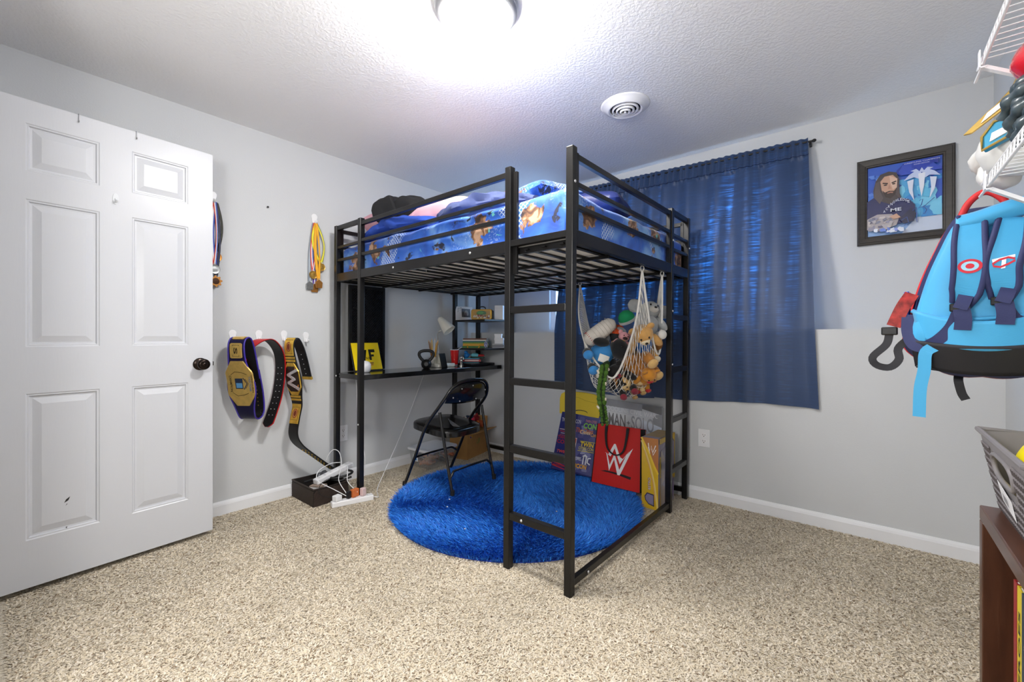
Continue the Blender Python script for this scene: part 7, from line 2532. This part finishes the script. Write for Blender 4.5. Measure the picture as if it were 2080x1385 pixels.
M_BUCK = mat('buckle_black', (18, 18, 20), rough=0.25)
for (bx_, by_) in ((-0.056, -0.042), (0.036, -0.030)):
    obj('buckle', MB().cbox(bfm(bx_, by_, 0.040), (0.036, 0.014, 0.020), Matrix((BX, BN, BY_)).transposed()), M_BUCK, bpk, bevel=0.003)
    webbing([bfm(bx_ + 0.014, by_ + 0.028, 0.046), bfm(bx_ + 0.006, by_ + 0.008, 0.052), bfm(bx_, by_ - 0.004, 0.053)], 0.026, M_NVY)
    webbing([bfm(bx_ + 0.004, by_ - 0.004, 0.050), bfm(bx_ + 0.008, by_ - 0.03, 0.048), bfm(bx_ + 0.006, by_ - 0.055, 0.044)], 0.030, M_NVY)
webbing([bfm(-0.056, -0.050, 0.044), bfm(-0.075, -0.09, 0.036), bfm(-0.105, -0.12, 0.030), bfm(-0.135, -0.137, 0.018)], 0.026, M_NVY)
webbing([bfm(0.040, -0.04, 0.042), bfm(0.065, -0.075, 0.036), bfm(0.115, -0.085, 0.028), bfm(0.17, -0.075, 0.010)], 0.026, M_NVY)
webbing([bfm(-0.182, -0.055, 0.004), bfm(-0.182, -0.10, 0.012), bfm(-0.165, -0.135, 0.018), bfm(-0.120, -0.140, 0.022)], 0.030, M_NVY)
webbing([bfm(-0.115, -0.138, 0.024), bfm(-0.138, -0.155, 0.026), bfm(-0.142, -0.20, 0.024), bfm(-0.152, -0.25, 0.022), bfm(-0.155, -0.322, 0.020)], 0.025, M_BLU)
webbing([bfm(-0.060, -0.215, -0.08), bfm(-0.060, -0.232, -0.07), bfm(-0.052, -0.262, -0.07), bfm(-0.042, -0.278, -0.07)], 0.018, M_BBLK)
# haul loop (red) hooked on the wire
obj('haul_loop', MB().tube(spline([bfm(-0.058, 0.180, -0.01), bfm(-0.035, 0.222, -0.012), bfm(0.0, 0.243, -0.012), bfm(0.035, 0.225, -0.012), bfm(0.062, 0.185, -0.01)], 30), 0.0075, 8), M_BRED, bpk, smooth=True)
obj('top_yoke', MB().grid(lambda a, b_: bfm(-0.065 + 0.16 * a, 0.155 + 0.040 * b_ - 0.012 * math.cos(PI * a), 0.028 + 0.016 * math.sin(PI * b_)), 16, 8), M_BLU, bpk, smooth=True, solid=0.008)
# dangling side strap with buckle and black webbing loop
webbing([bfm(-0.178, 0.0, -0.02), bfm(-0.20, -0.035, 0.0), bfm(-0.225, -0.085, 0.0)], 0.030, mat('strap_pattern', (150, 44, 40), rough=0.6, var=0.7, vscale=60), 0.006, bpk, 'side_strap')
obj('buckle', MB().cbox(bfm(-0.236, -0.098, 0.003), (0.034, 0.012, 0.022), Matrix((BX, BN, BY_)).transposed()), M_BUCK, bpk, bevel=0.003)
webbing([bfm(-0.236, -0.105, 0.002), bfm(-0.245, -0.135, 0.004), bfm(-0.283, -0.170, 0.006), bfm(-0.272, -0.192, 0.004), bfm(-0.235, -0.197, 0.002), bfm(-0.21, -0.175, 0.0), bfm(-0.212, -0.145, -0.002), bfm(-0.18, -0.115, -0.004)], 0.018, M_BBLK, 0.002, bpk)

# ================================================================== BOOKCASE WITH BIN
M_WALN = mat('dark_walnut', (78, 46, 30), rough=0.35, var=0.35, vscale=5, bump=0.12, bscale=30, stretch=(8, 8, 1), coat=0.2)
bc = thing('bookcase', 'low dark walnut bookcase at the right edge', 'bookcase', (3.2, -1.47, 0.0))
BZ = 0.672
obj('top', MB().box((0, -0.95, BZ - 0.034), (0.27, 0.0, BZ)), mat('dark_walnut_top', (78, 46, 30), rough=0.35, var=0.35, vscale=5, stretch=(8, 1, 8), coat=0.2), bc, bevel=0.003)
for y in (-0.95, -0.03):
    obj('side_panel', MB().box((0, y, 0.0), (0.27, y + 0.03, BZ - 0.0345)), M_WALN, bc, bevel=0.002)
obj('back_panel', MB().box((0.262, -0.92, 0.04), (0.27, -0.03, BZ - 0.035)), M_WALN, bc)
for z in (0.05, 0.185):
    obj('shelf_board', MB().box((0.012, -0.9195, z - 0.012), (0.2615, -0.0305, z + 0.012)), M_WALN, bc)
for k, (c, w_, l_) in enumerate((('d8c02c', 0.032, 'yellow book with black title standing in the walnut bookcase'), ('9a2a2c', 0.022, 'dark red book beside the yellow book in the bookcase'), ('2a3a4a', 0.03, 'navy book in the walnut bookcase'))):
    y = -1.70 - [0, 0.0, 0.0][k] - [0.0, -0.0325, 0.031][k]
    bk_ = thing('book', l_, 'book', (3.222, y, 0.198))
    obj('cover', MB().box((0, -w_ / 2, 0), (0.17, -w_ / 2 + 0.002, 0.385)).box((0, w_ / 2 - 0.002, 0), (0.17, w_ / 2, 0.385)).box((0, -w_ / 2 + .002, 0), (0.002, w_ / 2 - .002, 0.385)), mat('cover_' + c, c, rough=0.5), bk_)
    obj('pages', MB().box((0.0025, -w_ / 2 + 0.0025, 0.003), (0.165, w_ / 2 - 0.0025, 0.382)), mat('paper', (236, 232, 222)), bk_)
    if k == 0:
        q = Print(frame((0, -0, 0), (0, -1, 0), (0, 0, 1), (-1, 0, 0)))
        q.text('HEROES', 0.007, 0.16, 0.18, 0.014, '2a2a18', 0.01, 0, PI / 2)
        obj('spine_title', q, print_mat(), bk_)

# grey plastic bin, woven pattern, tapering
bn = thing('plastic_bin', 'grey woven-pattern plastic bin with a yellow ball on the walnut bookcase', 'bin', (3.2, -1.458, BZ + 0.0008))
M_BIN = mat('bin_grey', (128, 124, 126), rough=0.45)
wx, wy, hz_ = 0.235, 0.40, 0.178


def binpt(side, a, z, off=0.0):
    """point on the bin wall; side 0 front(-x) 1 far(+y) 2 back 3 near"""
    t = z / hz_
    ins = 0.030 * (1 - t)
    x0_, x1_, ya, yb = ins + 0.003, wx - ins, -ins, -wy + ins
    if side == 0:
        return Vector((x0_ - off, ya + (yb - ya) * a, z))
    if side == 1:
        return Vector((x0_ + (x1_ - x0_) * a, ya + off, z))
    if side == 2:
        return Vector((x1_ + off, ya + (yb - ya) * a, z))
    return Vector((x0_ + (x1_ - x0_) * a, yb - off, z))


HC = (0.25, 0.64, 0.098, 0.142)     # handle hole on the front side: a0,a1,z0,z1
for side in range(4):
    mb = MB()
    nu, nv = 26, 12
    for i in range(nu):
        for j in range(nv):
            a0, a1, z0, z1 = i / nu, (i + 1) / nu, hz_ * j / nv, hz_ * (j + 1) / nv
            if side == 0 and HC[0] - 0.02 < a0 and a1 < HC[1] + 0.02 and HC[2] - 0.01 < z0 and z1 < HC[3] + 0.01:
                continue
            mb.add([binpt(side, a0, z0), binpt(side, a1, z0), binpt(side, a1, z1), binpt(side, a0, z1)], [(0, 1, 2, 3)])
    w_ = obj('wall', mb, M_BIN, bn, solid=0.003, weld=True)
    wv = MB()
    L_ = wy if side in (0, 2) else wx
    n_ = int(L_ / 0.0135)
    for i in range(n_):
        for j in range(9):
            a = (i + 0.5 + 0.5 * (j % 2)) / n_
            z = 0.012 + 0.0165 * j
            if a > 0.97 or (side == 0 and HC[0] - 0.05 < a < HC[1] + 0.05 and HC[2] - 0.022 < z < HC[3] + 0.016):
                continue
            p0 = binpt(side, a - 0.010 * 0.4 / L_, z - 0.006, 0.0022)
            p1 = binpt(side, a + 0.012 * 0.4 / L_, z + 0.007, 0.0042)
            wv.bar(p0, p1, 0.0075, 0.003, up=binpt(side, a, z, 1) - binpt(side, a, z, 0))
    o_ = obj('woven_relief', wv, mat('bin_relief', (112, 107, 109), rough=0.45), w_)
    o_['kind'] = 'stuff'
hz0, hz1 = HC[2], HC[3]
hole = []
for k in range(28):
    an = 2 * PI * k / 28
    ca, sa = math.cos(an), math.sin(an)
    hole.append(binpt(0, 0.445 + 0.22 * math.copysign(abs(ca) ** 0.6, ca), 0.119 + 0.027 * math.copysign(abs(sa) ** 0.7, sa), 0.002))
obj('handle_rim', MB().tube(hole, 0.0048, 8, closed=True), M_BIN, bn, smooth=True)
rim = [binpt(0, 0, hz_, 0.004), binpt(0, 1, hz_, 0.004), binpt(2, 1, hz_, 0.004), binpt(2, 0, hz_, 0.004)]
obj('rim', MB().tube(rim, 0.006, 8, closed=True), M_BIN, bn)
obj('floor', MB().box((0.034, -wy + 0.031, 0.0), (wx - 0.031, -0.031, 0.003)), M_BIN, bn)
lab = MB().add([binpt(0, 0.28, 0.088, 0.0062), binpt(0, 0.56, 0.070, 0.0062), binpt(0, 0.58, 0.032, 0.0062), binpt(0, 0.32, 0.050, 0.0062)], [(0, 1, 2, 3)])
lo = obj('price_label', lab, mat('label_white', (232, 232, 236), rough=0.4), bn, solid=0.0006)
q = Print(lambda x, y, h: binpt(0, 0.36 + x, 0.053 + y - x * 0.05, 0.0068 + h))
for k in range(9):
    q.rect(0.0 + 0.012 * k, 0.0, 0.006 + 0.012 * k + 0.003 * (k % 2), 0.016, '8a8a90', False)
obj('barcode', q, print_mat(), lo)
yba = thing('toy_ball', 'bright yellow ball resting in the grey bin', 'ball', (3.335, -1.640, BZ + 0.118))
blob(yba, 'ball', (0, 0, 0), (0.112, 0.112, 0.112), mat('ball_yellow', (240, 222, 20), rough=0.35), None, 0, 0, 40, 26)
obj('valve', MB().lathe([(0, 0.0), (0.004, 0.0), (0.003, 0.002), (0, 0.002)], 10, (0, 0, 0.1115)), mat('valve_dark', (60, 56, 20)), yba)
